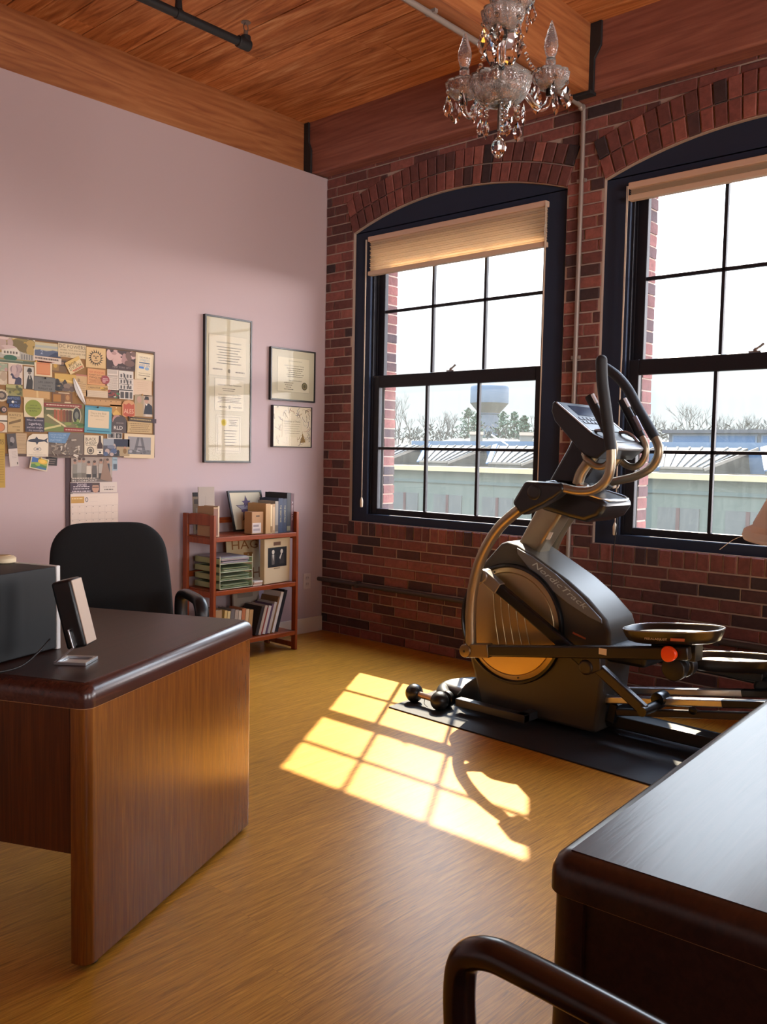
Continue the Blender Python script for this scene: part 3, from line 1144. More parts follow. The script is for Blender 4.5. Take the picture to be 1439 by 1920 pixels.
MB().bar((-0.22, 0, 0.42), (-0.36, 0, 0.62), 0.07, 0.02).bb(-0.24, 0.05, -0.06, 0.06, 0.385, 0.412).build('back_bracket', M_BLACK, r, world=False, bevel=0.004, smooth=0)
for s in (-1, 1):
    yy = s * 0.285
    b = MB()
    b.tube([(-0.15, yy, 0.44), (-0.18, yy, 0.55), (-0.185, yy, 0.645), (-0.165, yy, 0.685), (-0.10, yy, 0.698), (0.04, yy, 0.695), (0.09, yy, 0.68), (0.115, yy, 0.63), (0.10, yy, 0.54), (0.06, yy, 0.44)], 0.026, 14, 6, flat=(0.8, 1.15))
    b.tube([(-0.15, yy, 0.44), (-0.04, yy * 0.8, 0.43), (0.06, yy, 0.44)], 0.02, 10, 4)
    b.build('armrest', paint('17181b', 0.35), r, world=False)
b = MB()
b.cyl((-0.02, 0, 0.12), (-0.02, 0, 0.40), 0.026, 16)
b.cyl((-0.02, 0, 0.09), (-0.02, 0, 0.25), 0.034, 16)
for k in range(5):
    a2 = k * 2 * pi / 5 + 0.3
    b.tube([(-0.02, 0, 0.12), (-0.02 + 0.15 * cos(a2), 0.15 * sin(a2), 0.10), (-0.02 + 0.29 * cos(a2), 0.29 * sin(a2), 0.075)], [0.026, 0.017], 10, 4)
b.build('star_base', M_BLACK, r, world=False)
for k in range(5):
    a2 = k * 2 * pi / 5 + 0.3
    c = Vector((-0.02 + 0.29 * cos(a2), 0.29 * sin(a2), 0.027))
    t2 = Vector((-sin(a2), cos(a2), 0))
    MB().cyl(c - t2 * 0.022, c - t2 * 0.005, 0.0265, 14).cyl(c + t2 * 0.005, c + t2 * 0.022, 0.0265, 14).cyl(c, c + Vector((0, 0, 0.05)), 0.008, 8).build('caster', M_BLACK, r, world=False)

# ------------------------------------------------------------------ wooden armchair at the lower right
r = thing('armchair', 'dark wooden armchair with rounded arm in front of the right desk', 'chair', (4.25, -3.85, 0))
MW = wood('dark_bentwood', ['1e0d09', '2c150e', '371c13'], 'X', 1.5, 18, 0.25, 0.4, 0, 0.04, 0.8)
for y, nm in ((-3.61, 'a'), (-4.11, 'b')):
    b = MB()
    b.tube([(4.06, y, 0.0), (4.055, y, 0.25), (4.045, y, 0.50), (4.040, y, 0.60), (4.050, y, 0.646), (4.085, y, 0.666), (4.14, y, 0.669), (4.30, y, 0.662), (4.50, y, 0.645), (4.56, y, 0.636)], 0.0225, 18, 8, flat=(0.95, 1.1))
    b.build('arm', MW, r)
for y in (-3.61, -4.11):
    MB().tube([(4.62, y, 0.0), (4.58, y, 0.25), (4.55, y, 0.45), (4.56, y, 0.66), (4.62, y, 0.92)], 0.022, 14, 6).build('rear_leg', MW, r)
MB().bb(4.03, 4.57, -4.09, -3.63, 0.36, 0.41).build('seat_rail', MW, r, bevel=0.008, smooth=0)
MB().bb(4.04, 4.56, -4.085, -3.635, 0.41, 0.475).build('seat', paint('3a2a28', 0.9), r, bevel=0.025, seg=3, smooth=40)
MB().bb(4.585, 4.62, -4.1, -3.62, 0.62, 0.90).build('backrest', paint('3a2a28', 0.9), r, bevel=0.012, smooth=0)

# ------------------------------------------------------------------ table lamp on the right desk
LC = (4.300, -2.565)
r = thing('table_lamp', 'cream lampshade cut off by the right photo edge above the desk', 'lamp', (LC[0], LC[1], 0.745))
b = MB()
prof = [(0.262, 1.166), (0.265, 1.174), (0.262, 1.186), (0.245, 1.194), (0.243, 1.200), (0.13, 1.434), (0.133, 1.444)]
b.lathe((LC[0], LC[1], 0), prof, 40, cap=False, mod=lambda i, a: 1 + (0.006 * sin(26 * a) if i > 3 else 0.004 * sin(31 * a)))
b.build('lampshade', M_LAMPSH, r, solid=0.003)
b = MB()
b.lathe((LC[0], LC[1], 0.745), [(0.085, 0), (0.09, 0.006), (0.08, 0.018), (0.03, 0.03), (0.022, 0.06), (0.055, 0.13), (0.07, 0.2), (0.05, 0.27), (0.02, 0.31), (0.016, 0.40), (0.012, 0.66)], 28)
b.build('base', paint('6b5138', 0.35, 0.3), r)
b = MB()
for k in range(3):
    a2 = 2 * pi * k / 3
    b.tube([(LC[0], LC[1], 1.40), (LC[0] + 0.13 * cos(a2), LC[1] + 0.13 * sin(a2), 1.425)], 0.002, 6, 0)
b.build('harp', M_STEEL, r)
MB().lathe((LC[0], LC[1], 1.38), [(0.012, 0), (0.013, 0.03), (0.03, 0.06), (0.028, 0.09), (0.004, 0.105)], 16, (0, 0, -1)).build('bulb', M_WHITE, r)
b = MB().tube([(LC[0] - 0.255, LC[1] - 0.05, 1.171), (LC[0] - 0.27, LC[1] - 0.085, 1.161), (LC[0] - 0.285, LC[1] - 0.12, 1.141)], 0.0008, 5)
b.build('loose_thread', M_CREAM, r)

# ------------------------------------------------------------------ exercise mat and dumbbell
b = MB()
b.prism([(1.72, -1.152), (3.66, -1.222), (3.68, -0.33), (1.665, -0.30)], IDZ, 0.0008, 0.007)
tag(b.build('exercise_mat', M_RUBBER, smooth=0), 'black rubber mat on the floor under the exercise machine', 'mat')
r = thing('dumbbell', 'small round-headed black dumbbell lying on the tip of the rubber mat', 'dumbbell', (1.86, -1.0, 0.007))
A_, B_ = Vector((1.760, -0.992, 0.0575)), Vector((1.952, -1.016, 0.0575))
dv = (B_ - A_).normalized()
b = MB()
b.cyl(A_, B_, 0.0165, 16)
b.build('handle', paint('c9a98a', 0.35, 0.6), r)
for c in (A_, B_):
    q = MB()
    k = 12
    prof = [(max(1e-4, 0.050 * sin(pi * i / k)), -0.047 * cos(pi * i / k)) for i in range(k + 1)]
    q.lathe(c, prof, 22, dv, 0, False)
    q.build('head', paint('151517', 0.4, 0, 0.2), r)
b = MB()
m_ = (A_ + B_) / 2
b.tube([m_ + Vector((0, -0.016, -0.005)), m_ + Vector((0.01, -0.03, -0.03)), m_ + Vector((0.03, -0.025, -0.045))], 0.0015, 6)
b.build('tag_string', paint('2a2320', 0.6), r)

# ------------------------------------------------------------------ elliptical trainer
T0 = thing('elliptical_trainer', 'grey and black elliptical exercise machine on the rubber mat before the windows', 'exercise machine', (2.6, -0.725, 0.007))
YN, YF = -1.0, -0.45
body = [(2.10, 0.03), (2.77, 0.03), (2.80, 0.34), (2.822, 0.45), (2.82, 0.52), (2.80, 0.575), (2.70, 0.665), (2.59, 0.738), (2.47, 0.80), (2.38, 0.846), (2.30, 0.885), (2.235, 0.897), (2.20, 0.885), (2.10, 0.78), (2.03, 0.69), (1.99, 0.56), (1.985, 0.42), (2.02, 0.28), (2.06, 0.17)]
MB().prism(body, IDY, -0.865, -0.585).build('body_shroud', M_GREYPL, T0, bevel=0.02, seg=3, smooth=35)
# sloping name strip
def slope(t, o):
    p0, p1 = Vector((2.30, 0.868)), Vector((2.795, 0.565))
    d = (p1 - p0).normalized()
    nrm = Vector((d.y, -d.x))
    q = p0 + d * t + nrm * o
    return q
def sl(u_, v_, d=-0.868):
    q = slope(u_, -v_)
    return (q.x, d, q.y)
b = MB()
top = [(0.0, 0.004), (0.1, 0.022), (0.25, 0.03), (0.42, 0.024), (0.56, 0.004)]
bot = [(0.575, -0.012), (0.5, -0.032), (0.38, -0.047), (0.25, -0.05), (0.12, -0.04), (0.02, -0.02)]
b.prism(top + bot, lambda a_, c_, d: sl(a_, c_, d), -0.8705, -0.86)
bs = b.build('name_strip', M_STRIP, T0, bevel=0.004, smooth=0)
b = MB()
put_text(b, 'NordicTrack', lambda a_, c_: sl(a_, c_, -0.8712), 0.30, 0.0, 0.027, 0.345, 0, 0, 0.35)
b.build('lettering', paint('a9bcc4', 0.4), bs, smooth=0)
b = MB()
b.prism([(2.63, 0.488), (2.70, 0.470), (2.702, 0.478), (2.632, 0.497)], IDY, -0.8672, -0.8652)
b.build('warning_label', paint('b2603f', 0.5), T0, smooth=0)
DC = (2.282, 0.487)
for yy, s, full in ((-0.865, -1, True), (-0.585, 1, False)):
    ax = (0, s, 0)
    c = (DC[0], yy, DC[1])
    MB().lathe(c, [(0.302, -0.004), (0.305, 0.012), (0.300, 0.024), (0.290, 0.026), (0.284, 0.018), (0.284, 0.0)], 72, ax).build('disc_rim', M_BLACKG, T0)
    d = MB().lathe(c, [(0.2835, -0.004), (0.2835, 0.014), (0.262, 0.020), (0.2585, 0.0165), (0.2555, 0.020), (0.24, 0.022), (0.10, 0.030), (0.02, 0.031)], 72, ax).build('side_disc', M_DISC, T0, smooth=25)
    if full:
        b = MB()
        for k in range(5):
            x = DC[0] - 0.10 + k * 0.045
            h = 0.17 - 0.012 * k
            b.tube([(x, yy - 0.026, DC[1] + h), (x + 0.02, yy - 0.0285, DC[1] + 0.02), (x + 0.055, yy - 0.026, DC[1] - h * 0.9)], 0.006, 8, 6, flat=(1, 0.4), up=(0, 1, 0))
        b.build('disc_ribs', M_DISC, d)
        for aa in (1.95, -1.35):
            b = MB()
            b.cyl((DC[0] + 0.271 * cos(aa), yy - 0.022, DC[1] + 0.271 * sin(aa)), (DC[0] + 0.271 * cos(aa), yy - 0.010, DC[1] + 0.271 * sin(aa)), 0.004, 8)
            b.build('disc_screw', M_BLACK, d)
# base frame, feet
b = MB()
b.tube([(1.93, -0.93, 0.045), (1.87, -0.88, 0.045), (1.82, -0.81, 0.045), (1.80, -0.725, 0.045), (1.82, -0.64, 0.045), (1.87, -0.57, 0.045), (1.93, -0.52, 0.045)], 0.038, 14, 6)
b.build('front_stabilizer', M_BLACK, T0)
for y in (-0.945, -0.505):
    MB().lathe((1.945, y, 0.046), [(0.03, -0.02), (0.044, -0.012), (0.044, 0.012), (0.03, 0.02)], 16, (0, 1, 0)).build('transport_wheel', M_BLACKG, T0)
b = MB()
b.prism([(1.795, -0.82), (1.80, -0.63), (2.09, -0.60), (2.10, -0.85)], IDZ, 0.025, 0.085)
b.build('front_foot_cover', paint('8a8a88', 0.35, 0.3), T0, bevel=0.02, smooth=35)
b = MB()
b.prism([(1.93, 0.04), (2.13, 0.03), (2.13, 0.21), (2.06, 0.17), (1.99, 0.115)], IDY, -0.86, -0.59)
b.build('front_wedge', M_BLACK, T0, bevel=0.012, smooth=35)
b = MB()
b.bb(2.0, 3.92, -0.77, -0.68, 0.05, 0.11)
b.build('main_beam', M_BLACK, T0, bevel=0.006, smooth=0)
b = MB()
b.bb(2.03, 2.45, -0.985, -0.935, 0.035, 0.075)
b.bb(2.03, 2.45, -0.515, -0.465, 0.035, 0.075)
b.bb(2.40, 2.45, -0.985, -0.465, 0.035, 0.075)
b.build('outrigger', paint('33363a', 0.4), T0, bevel=0.004, smooth=0)
b = MB()
b.tube([(3.9, -1.02, 0.05), (3.92, -0.9, 0.05), (3.93, -0.725, 0.05), (3.92, -0.55, 0.05), (3.9, -0.43, 0.05)], 0.038, 14, 5)
b.build('rear_stabilizer', M_BLACK, T0)
# incline ramp
for y, in ((-0.79,), (-0.56,)):
    b = MB()
    b.bar((2.745, y, 0.180), (3.335, y, 0.282), 0.045, 0.034)
    b.build('ramp_rail', M_ALU, T0, bevel=0.006, smooth=0)
    b = MB()
    b.bar((3.32, y, 0.280), (3.72, y, 0.348), 0.044, 0.032)
    b.build('ramp_end', M_BLACK, T0, bevel=0.005, smooth=0)
    b = MB()
    b.bar((2.84, y, 0.138), (3.64, y, 0.285), 0.04, 0.03)
    b.build('ramp_frame', paint('2a2320', 0.4), T0, bevel=0.004, smooth=0)
b = MB()
b.lathe((3.21, -0.818, 0.228), [(0.017, -0.004), (0.019, 0.004), (0.012, 0.008)], 16, (0, -1, 0))
b.build('ramp_bolt', M_BLACKG, T0)
b = MB()
b.bar((3.62, -0.675, 0.30), (3.80, -0.675, 0.07), 0.06, 0.04)
b.build('ramp_support', M_BLACK, T0, bevel=0.004, smooth=0)
b = MB()
b.bar((2.80, -0.675, 0.08), (2.82, -0.675, 0.17), 0.24, 0.04)
b.build('ramp_support', M_BLACK, T0, bevel=0.004, smooth=0)
# upright post, cup shroud, neck
b = MB()
b.prism([(2.235, 0.86), (2.355, 0.82), (2.52, 1.085), (2.39, 1.13)], IDY, -0.785, -0.665)
b.build('upright_post', M_SILVER, T0, bevel=0.018, seg=3, smooth=40)
b = MB()
b.prism([(2.418, 0.918), (2.440, 0.918), (2.458, 0.955), (2.440, 0.955)], IDY, -0.7875, -0.7852)
b.build('post_sticker', paint('d9d2c4', 0.5), T0, smooth=0)
cup = [(2.42, 1.07), (2.50, 1.055), (2.59, 1.035), (2.67, 1.022), (2.74, 1.05), (2.775, 1.10), (2.778, 1.128), (2.60, 1.175), (2.49, 1.215), (2.42, 1.205), (2.39, 1.13)]
MB().prism(cup, IDY, -0.865, -0.585).build('cup_shroud', paint('1b1a1b', 0.3), T0, bevel=0.028, seg=3, smooth=40)
b = MB()
b.tube([(2.60, -0.85, 1.172), (2.70, -0.855, 1.15), (2.765, -0.83, 1.132), (2.785, -0.725, 1.128), (2.765, -0.62, 1.132), (2.70, -0.595, 1.15), (2.60, -0.60, 1.172)], 0.006, 8)
b.build('cup_rim', M_ALU, T0)
b = MB()
b.prism([(2.432, 1.20), (2.60, 1.19), (2.645, 1.235), (2.70, 1.32), (2.72, 1.39), (2.56, 1.42), (2.535, 1.37)], IDY, -0.815, -0.635)
b.build('neck', paint('14151b', 0.35), T0, bevel=0.02, seg=3, smooth=40)
for y in (-0.848, -0.602):
    MB().tube([(2.62, y, 1.20), (2.64, y, 1.26), (2.70, y, 1.34)], 0.026, 14).build('neck_strut', M_SILVER, T0)
b = MB()
b.lathe((2.648, -0.848, 1.185), [(0.030, 0), (0.034, 0.008), (0.022, 0.02)], 18, (0.3, -0.2, 1))
b.build('strut_collar', M_ALU, T0)
# console
con = [(2.498, 1.545), (2.503, 1.585), (2.515, 1.592), (2.72, 1.437), (2.80, 1.405), (2.808, 1.375), (2.745, 1.32), (2.68, 1.34), (2.64, 1.375), (2.56, 1.455), (2.517, 1.498)]
MB().prism(con, IDY, -0.905, -0.545).build('console', paint('1d1e21', 0.32), T0, bevel=0.018, seg=3, smooth=40)
fd = Vector((0.205, 0, -0.155)).normalized()       # down the slope of the face
fn_ = Vector((0.155, 0, 0.205)).normalized()
F0 = Vector((2.513, 0, 1.5925))
def face(d, y, h=0.0):
    q = F0 + fd * d + fn_ * h
    return Vector((q.x, y, q.z))
def facebox(b, d0, d1, y0, y1, h0, h1, m=None):
    pts = [(d0, y0), (d1, y0), (d1, y1), (d0, y1)]
    b.prism(pts, lambda a_, c_, h: tuple(face(a_, c_, h)), h0, h1, m)
for y in (-0.905, -0.557):
    b = MB()
    facebox(b, 0.012, 0.25, y, y + 0.012, -0.002, 0.004)
    b.build('console_trim', M_ALU, T0, bevel=0.0015, smooth=0)
b = MB()
facebox(b, 0.012, 0.235, -0.885, -0.565, -0.002, 0.003)
panel_ = b.build('console_panel', M_BLACKG, T0, bevel=0.001, smooth=0)
b = MB()
facebox(b, 0.035, 0.115, -0.835, -0.615, 0.002, 0.0045)
b.build('screen', paint('26304a', 0.15), T0, smooth=0)
for rr_ in range(2):
    for k in range(8):
        b = MB()
        facebox(b, 0.130 + rr_ * 0.03, 0.150 + rr_ * 0.03, -0.865 + k * 0.036, -0.838 + k * 0.036, 0.002, 0.006)
        b.build('key', paint('3a3d44', 0.35), T0, bevel=0.001, smooth=0)
b = MB()
b.prism([(2.715, 1.432), (2.80, 1.398), (2.825, 1.378), (2.82, 1.362), (2.75, 1.375), (2.70, 1.405)], IDY, -0.86, -0.59)
b.build('console_tray', paint('8d8f93', 0.3, 0.4), T0, bevel=0.006, smooth=35)
for y in (-0.845, -0.605):
    MB().tube([(2.70, y, 1.452), (2.735, y, 1.452), (2.77, y, 1.435), (2.80, y, 1.405)], 0.008, 10).build('tray_arch', M_ALU, T0)
# fixed handlebars with pulse grips
for y, o in ((-0.885, -1), (-0.565, 1)):
    b = MB()
    b.tube([(2.655, y - o * 0.03, 1.345), (2.69, y, 1.316), (2.735, y, 1.289), (2.778, y, 1.290), (2.812, y, 1.325), (2.822, y, 1.372), (2.808, y, 1.412), (2.79, y, 1.44)], 0.017, 14)
    b.build('fixed_handle', M_SILVER, T0)
    g = MB()
    g.tube([(2.795, y, 1.43), (2.76, y, 1.487), (2.722, y, 1.55), (2.685, y, 1.612)], [0.021, 0.019], 14, 5, flat=(1.1, 0.9))
    gr = g.build('pulse_grip', M_BLACK, T0)
    g = MB()
    g.tube([(2.795, y + o * -0.004, 1.462), (2.775, y - o * 0.004, 1.498), (2.757, y - o * 0.004, 1.528)], 0.014, 10, 4)
    g.build('pulse_plate', paint('8f8a94', 0.3, 0.7), gr)
    g = MB()
    g.tube([(2.725, y, 1.575), (2.70, y, 1.617)], 0.012, 8, 0)
    g.build('grip_button', paint('c9c9cf', 0.4), gr)
# axle and swing arms
b = MB()
b.cyl((2.50, YN - 0.03, 1.16), (2.50, YF + 0.03, 1.16), 0.04, 24)
b.build('pivot_axle', M_BLACK, T0)
b = MB()
b.prism([(2.372, 1.105), (2.44, 1.212), (2.635, 1.208), (2.655, 1.178), (2.60, 1.135), (2.548, 1.105), (2.425, 1.045)], IDY, YN - 0.032, YN + 0.05)
jn = b.build('arm_joint', paint('1c1c1e', 0.35), T0, bevel=0.016, seg=3, smooth=40)
MB().lathe((2.498, YN - 0.030, 1.16), [(0.036, 0), (0.036, 0.006), (0.032, 0.009), (0.02, 0.009)], 28, (0, -1, 0)).build('joint_cap', paint('252422', 0.3), jn)
b = MB()
b.tube([(2.137, YN, 0.345), (2.130, YN, 0.42), (2.126, YN, 0.53), (2.133, YN, 0.643), (2.161, YN, 0.767), (2.205, YN, 0.866), (2.262, YN, 0.952), (2.32, YN, 1.012), (2.42, YN, 1.09)], 0.027, 16, 8, flat=(1.0, 1.05))
b.build('swing_arm', M_SILVER, T0)
b = MB()
b.tube([(2.62, YN, 1.188), (2.70, YN, 1.176), (2.755, YN, 1.176), (2.80, YN, 1.188), (2.838, YN, 1.216), (2.862, YN, 1.258), (2.869, YN, 1.315), (2.866, YN, 1.37)], 0.0215, 16, 8)
b.build('handle_tube', M_SILVER, T0)
b = MB()
b.tube([(2.866, YN, 1.362), (2.850, YN, 1.455), (2.831, YN, 1.56), (2.813, YN, 1.66), (2.806, YN, 1.735), (2.805, YN, 1.757)], 0.0255, 16, 8)
b.sphere((2.805, YN, 1.757), 0.0253, 16)
b.build('foam_grip', paint('111318', 0.6, 0, 0, 0.5, 600), T0)
b = MB()
b.prism([(2.30, 1.09), (2.38, 1.205), (2.575, 1.215), (2.60, 1.19), (2.52, 1.13), (2.44, 1.09), (2.35, 1.02)], IDY, YF - 0.05, YF + 0.032)
b.build('arm_joint', paint('1c1c1e', 0.35), T0, bevel=0.016, seg=3, smooth=40)
b = MB()
b.tube([(2.33, YF, 0.38), (2.255, YF, 0.50), (2.228, YF, 0.62), (2.232, YF, 0.745), (2.250, YF, 0.815), (2.28, YF, 0.89), (2.32, YF, 0.962), (2.37, YF, 1.03), (2.42, YF, 1.1)], 0.027, 16, 8)
b.build('swing_arm', M_SILVER, T0)
b = MB()
b.tube([(2.56, YF, 1.20), (2.64, YF, 1.218), (2.713, YF, 1.237), (2.784, YF, 1.273), (2.822, YF, 1.316), (2.834, YF, 1.375), (2.808, YF, 1.437)], 0.0215, 16, 8)
b.build('handle_tube', M_SILVER, T0)
b = MB()
b.tube([(2.812, YF, 1.43), (2.785, YF, 1.472), (2.717, YF, 1.576), (2.659, YF, 1.671), (2.60, YF, 1.737), (2.545, YF, 1.777), (2.53, YF, 1.785)], 0.0255, 16, 8)
b.sphere((2.53, YF, 1.785), 0.0253, 16)
b.build('foam_grip', paint('111318', 0.6, 0, 0, 0.5, 600), T0)
# link bar across the disc and its lower leg
b = MB()
b.bar((2.185, -0.945, 0.712), (2.765, -0.945, 0.372), 0.034, 0.056)
b.build('link_bar', M_BLACKG, T0, bevel=0.008, seg=3, smooth=35)
b = MB()
b.lathe((2.166, -0.975, 0.724), [(0.022, -0.002), (0.032, 0), (0.034, 0.014), (0.034, 0.06)], 22, (0, 1, 0))
b.bar((2.166, -0.945, 0.727), (2.26, -0.945, 0.668), 0.044, 0.062)
b.build('link_collar', M_STEEL, T0, bevel=0.004, smooth=35)
b = MB()
b.lathe((2.772, -0.985, 0.37), [(0.03, -0.01), (0.036, 0), (0.036, 0.06)], 20, (0, 1, 0))
b.prism([(2.742, 0.41), (2.84, 0.43), (2.845, 0.37), (2.80, 0.345), (2.76, 0.35)], IDY, -0.985, -0.93)
b.build('link_joint', paint('2b2420', 0.4), T0, bevel=0.005, smooth=35)
b = MB()
b.bar((2.80, -0.955, 0.385), (3.05, -0.955, 0.222), 0.036, 0.05)
b.build('lower_link', paint('2c2520', 0.35), T0, bevel=0.007, smooth=35)
b = MB()
b.cyl((3.05, -0.985, 0.222), (3.05, -0.77, 0.222), 0.022, 16)
b.lathe((3.05, -0.815, 0.247), [(0.03, -0.02), (0.033, -0.012), (0.033, 0.05), (0.03, 0.055)], 18, (0, 1, 0))
b.build('ramp_roller', M_BLACKG, T0)
# pedal arms and pedals
def pedal_arm(yc, p0, p1):
    b = MB()
    b.bar((p0[0] + 0.10, yc, p0[1] + 0.10 * (p1[1] - p0[1]) / (p1[0] - p0[0])), (p1[0], yc, p1[1]), 0.045, 0.056)
    b.build('pedal_arm', paint('1e1a17', 0.32), T0, bevel=0.008, seg=3, smooth=35)
    b = MB()
    b.bar((p0[0], yc, p0[1]), (p0[0] + 0.135, yc, p0[1] + 0.135 * (p1[1] - p0[1]) / (p1[0] - p0[0])), 0.054, 0.068)
    b.lathe((p0[0], yc - 0.035, p0[1]), [(0.022, -0.003), (0.034, 0), (0.035, 0.01), (0.035, 0.07)], 24, (0, 1, 0))
    q = b.build('arm_collar', paint('7d6d52', 0.35, 0.6), T0, bevel=0.005, smooth=35)
    MB().lathe((p0[0], yc - 0.040, p0[1]), [(0.007, 0), (0.007, 0.006)], 6, (0, 1, 0)).build('pivot_bolt', M_BLACK, q)
pedal_arm(YN, (2.118, 0.344), (3.26, 0.520))
pedal_arm(YF, (2.33, 0.37), (3.42, 0.335))
b = MB()
b.bb(2.855, 2.893, -1.0245, -1.0232, 0.452, 0.48)
b.build('arm_sticker', paint('d9cdb4', 0.5), T0, smooth=0)
def pedal(c, tiltdeg, L, W, H, knob):
    rot = Matrix.Rotation(radians(-tiltdeg), 3, 'Y')
    c = Vector(c)
    def ring(s, z, off=0):
        out = []
        for j in range(40):
            a = 2 * pi * j / 40
            ca2, sa2 = cos(a), sin(a)
            k = 1.0 - 0.12 * ca2
            out.append(c + rot @ Vector((off + L / 2 * s * (abs(ca2) ** 0.75) * (1 if ca2 > 0 else -1), W / 2 * k * s * (abs(sa2) ** 0.75) * (1 if sa2 > 0 else -1), z)))
        return out
    def loft(b, rings, cap0=True, cap1=False):
        o = len(b.v)
        n = 40
        for R_ in rings:
            b.v += [tuple(p) for p in R_]
        for i in range(len(rings) - 1):
            for j in range(n):
                j2 = (j + 1) % n
                b.f.append((o + i * n + j, o + i * n + j2, o + (i + 1) * n + j2, o + (i + 1) * n + j))
                b.mi.append(0)
        if cap0:
            b.f.append(tuple(o + j for j in range(n - 1, -1, -1)))
            b.mi.append(0)
        if cap1:
            b.f.append(tuple(o + (len(rings) - 1) * n + j for j in range(n)))
            b.mi.append(0)
    b = MB()
    loft(b, [ring(0.80, 0), ring(0.90, 0.008), ring(0.96, 0.03), ring(1.0, H), ring(0.985, H + 0.003), ring(0.965, H), ring(0.92, 0.03), ring(0.88, 0.016)], True, True)
    p = b.build('pedal', paint('1c1714', 0.3), T0, smooth=40)
    b = MB()
    loft(b, [ring(0.87, 0.018), ring(0.88, 0.030), ring(0.86, 0.033)], False, True)
    b.build('foot_pad', paint('c8b58f', 0.5, 0, 0, 0.6, 300), p, smooth=30)
    b = MB()
    b.tube(ring(0.992, H + 0.002), 0.0035, 8, 0, True)
    b.build('pedal_rim', paint('8a8682', 0.25, 0.5), p)
    return p
PN = pedal((3.15, -0.905, 0.540), 6.5, 0.43, 0.27, 0.055, True)
b = MB()
put_text(b, 'PEDALADJUST', lambda u_, v_: (3.155 + u_, -1.0385 + (u_ + 0.02) ** 2 * 0.6, 0.566 + v_ + u_ * 0.11), -0.03, 0, 0.011, 0.10)
b.build('pedal_lettering', paint('d8c8b0', 0.4), PN, smooth=0)
b = MB()
b.add([(3.19, -1.0375, 0.566), (3.25, -1.034, 0.572), (3.25, -1.0335, 0.584), (3.19, -1.0372, 0.578)], [(0, 1, 2, 3)])
b.build('pedal_label', paint('b2603f', 0.5), PN, smooth=0)
PFx = pedal((3.27, -0.52, 0.372), 6.5, 0.43, 0.25, 0.055, False)
b = MB()
kc = (3.188, -1.028, 0.511)
b.lathe(kc, [(0.012, 0), (0.032, 0.002), (0.034, 0.02), (0.030, 0.027), (0.014, 0.029)], 48, (0, -1, 0), mod=lambda i, a: 1 + 0.05 * cos(3 * a))
b.build('adjust_knob', paint('f0501c', 0.3, 0, 0.3), T0)
b = MB()
b.lathe((3.165, -0.90, 0.425), [(0.03, -0.05), (0.052, -0.045), (0.052, 0.0), (0.035, 0.004), (0.035, 0.05), (0.052, 0.055), (0.052, 0.10), (0.03, 0.105)], 26, (0, 1, 0))
b.bb(3.06, 3.26, -0.94, -0.86, 0.47, 0.545)
b.build('pedal_bracket', M_BLACK, T0, bevel=0.004, smooth=35)
b = MB()
b.bb(3.15, 3.40, -0.53, -0.43, 0.335, 0.375)
b.lathe((3.40, -0.50, 0.315), [(0.03, -0.03), (0.04, -0.02), (0.04, 0.03), (0.03, 0.04)], 20, (0, 1, 0))
b.build('pedal_bracket', M_BLACK, T0, bevel=0.004, smooth=35)
b = MB()
b.bb(2.80, 3.0, -0.86, -0.60, 0.38, 0.46)
b.build('rear_cover', M_BLACK, T0, bevel=0.02, smooth=35)
T0.location.z += 0.006
# black wire hooked on the blind cord of the second window
b = MB()
b.tube([(2.395, -0.022, 1.19), (2.412, -0.024, 1.10), (2.405, -0.023, 0.95), (2.39, -0.022, 0.80), (2.385, -0.022, 0.6), (2.38, -0.02, 0.42)], 0.003, 7)
tag(b.build('hanging_wire', M_BLACK), 'thin black wire hanging from the blind cord beside the exercise machine', 'wire')
b = MB()
b.sphere((2.378, -0.026, 1.178), 0.016, 12)
b.tube([(2.378, -0.024, 1.178), (2.395, -0.03, 1.205), (2.41, -0.024, 1.185), (2.40, -0.022, 1.165)], 0.004, 8)
tag(b.build('cord_clip', paint('d8d0c4', 0.5)), 'small white clip holding a cord beside the exercise machine handles', 'clip')

# ------------------------------------------------------------------ crystal chandelier
CX, CY = 3.170, -2.343
DIRR = Vector((0.743, 0.670, 0))            # to the right as seen from the door side
DIRD = Vector((-0.670, 0.743, 0))           # away, toward the windows
CH0 = thing('chandelier', 'small crystal chandelier with glass arms and drops hanging from the ceiling', 'chandelier', (CX, CY, 2.22))
def cp(lat, dep, z):
    return Vector((CX, CY, z)) + DIRR * lat + DIRD * dep
def scallop(name, c, R, h, n, parent, rows=7, dome=1.0):
    b = MB()
    N = n * 8
    prof = []
    for i in range(rows + 1):
        t = i / rows
        prof.append((R * (0.16 + 0.84 * sin(t * pi / 2) ** 0.85), h * (1 - cos(t * pi / 2) ** 1.0) if dome else h * t))
    def mod(i, a):
        t = i / rows
        k = 1 + 0.15 * t ** 3 * (abs(cos(a * n / 2)) ** 0.7 - 0.5)
        if 1 <= i < rows - 1:
            k *= 1 + 0.035 * (1 if (int(a / (2 * pi) * N + 0.5) + i) % 2 else -1)
        return k
    b.lathe(c, prof, N, cap=False, mod=mod)
    return b.build(name, M_PRESSED, parent, smooth=12, solid=0.0024)
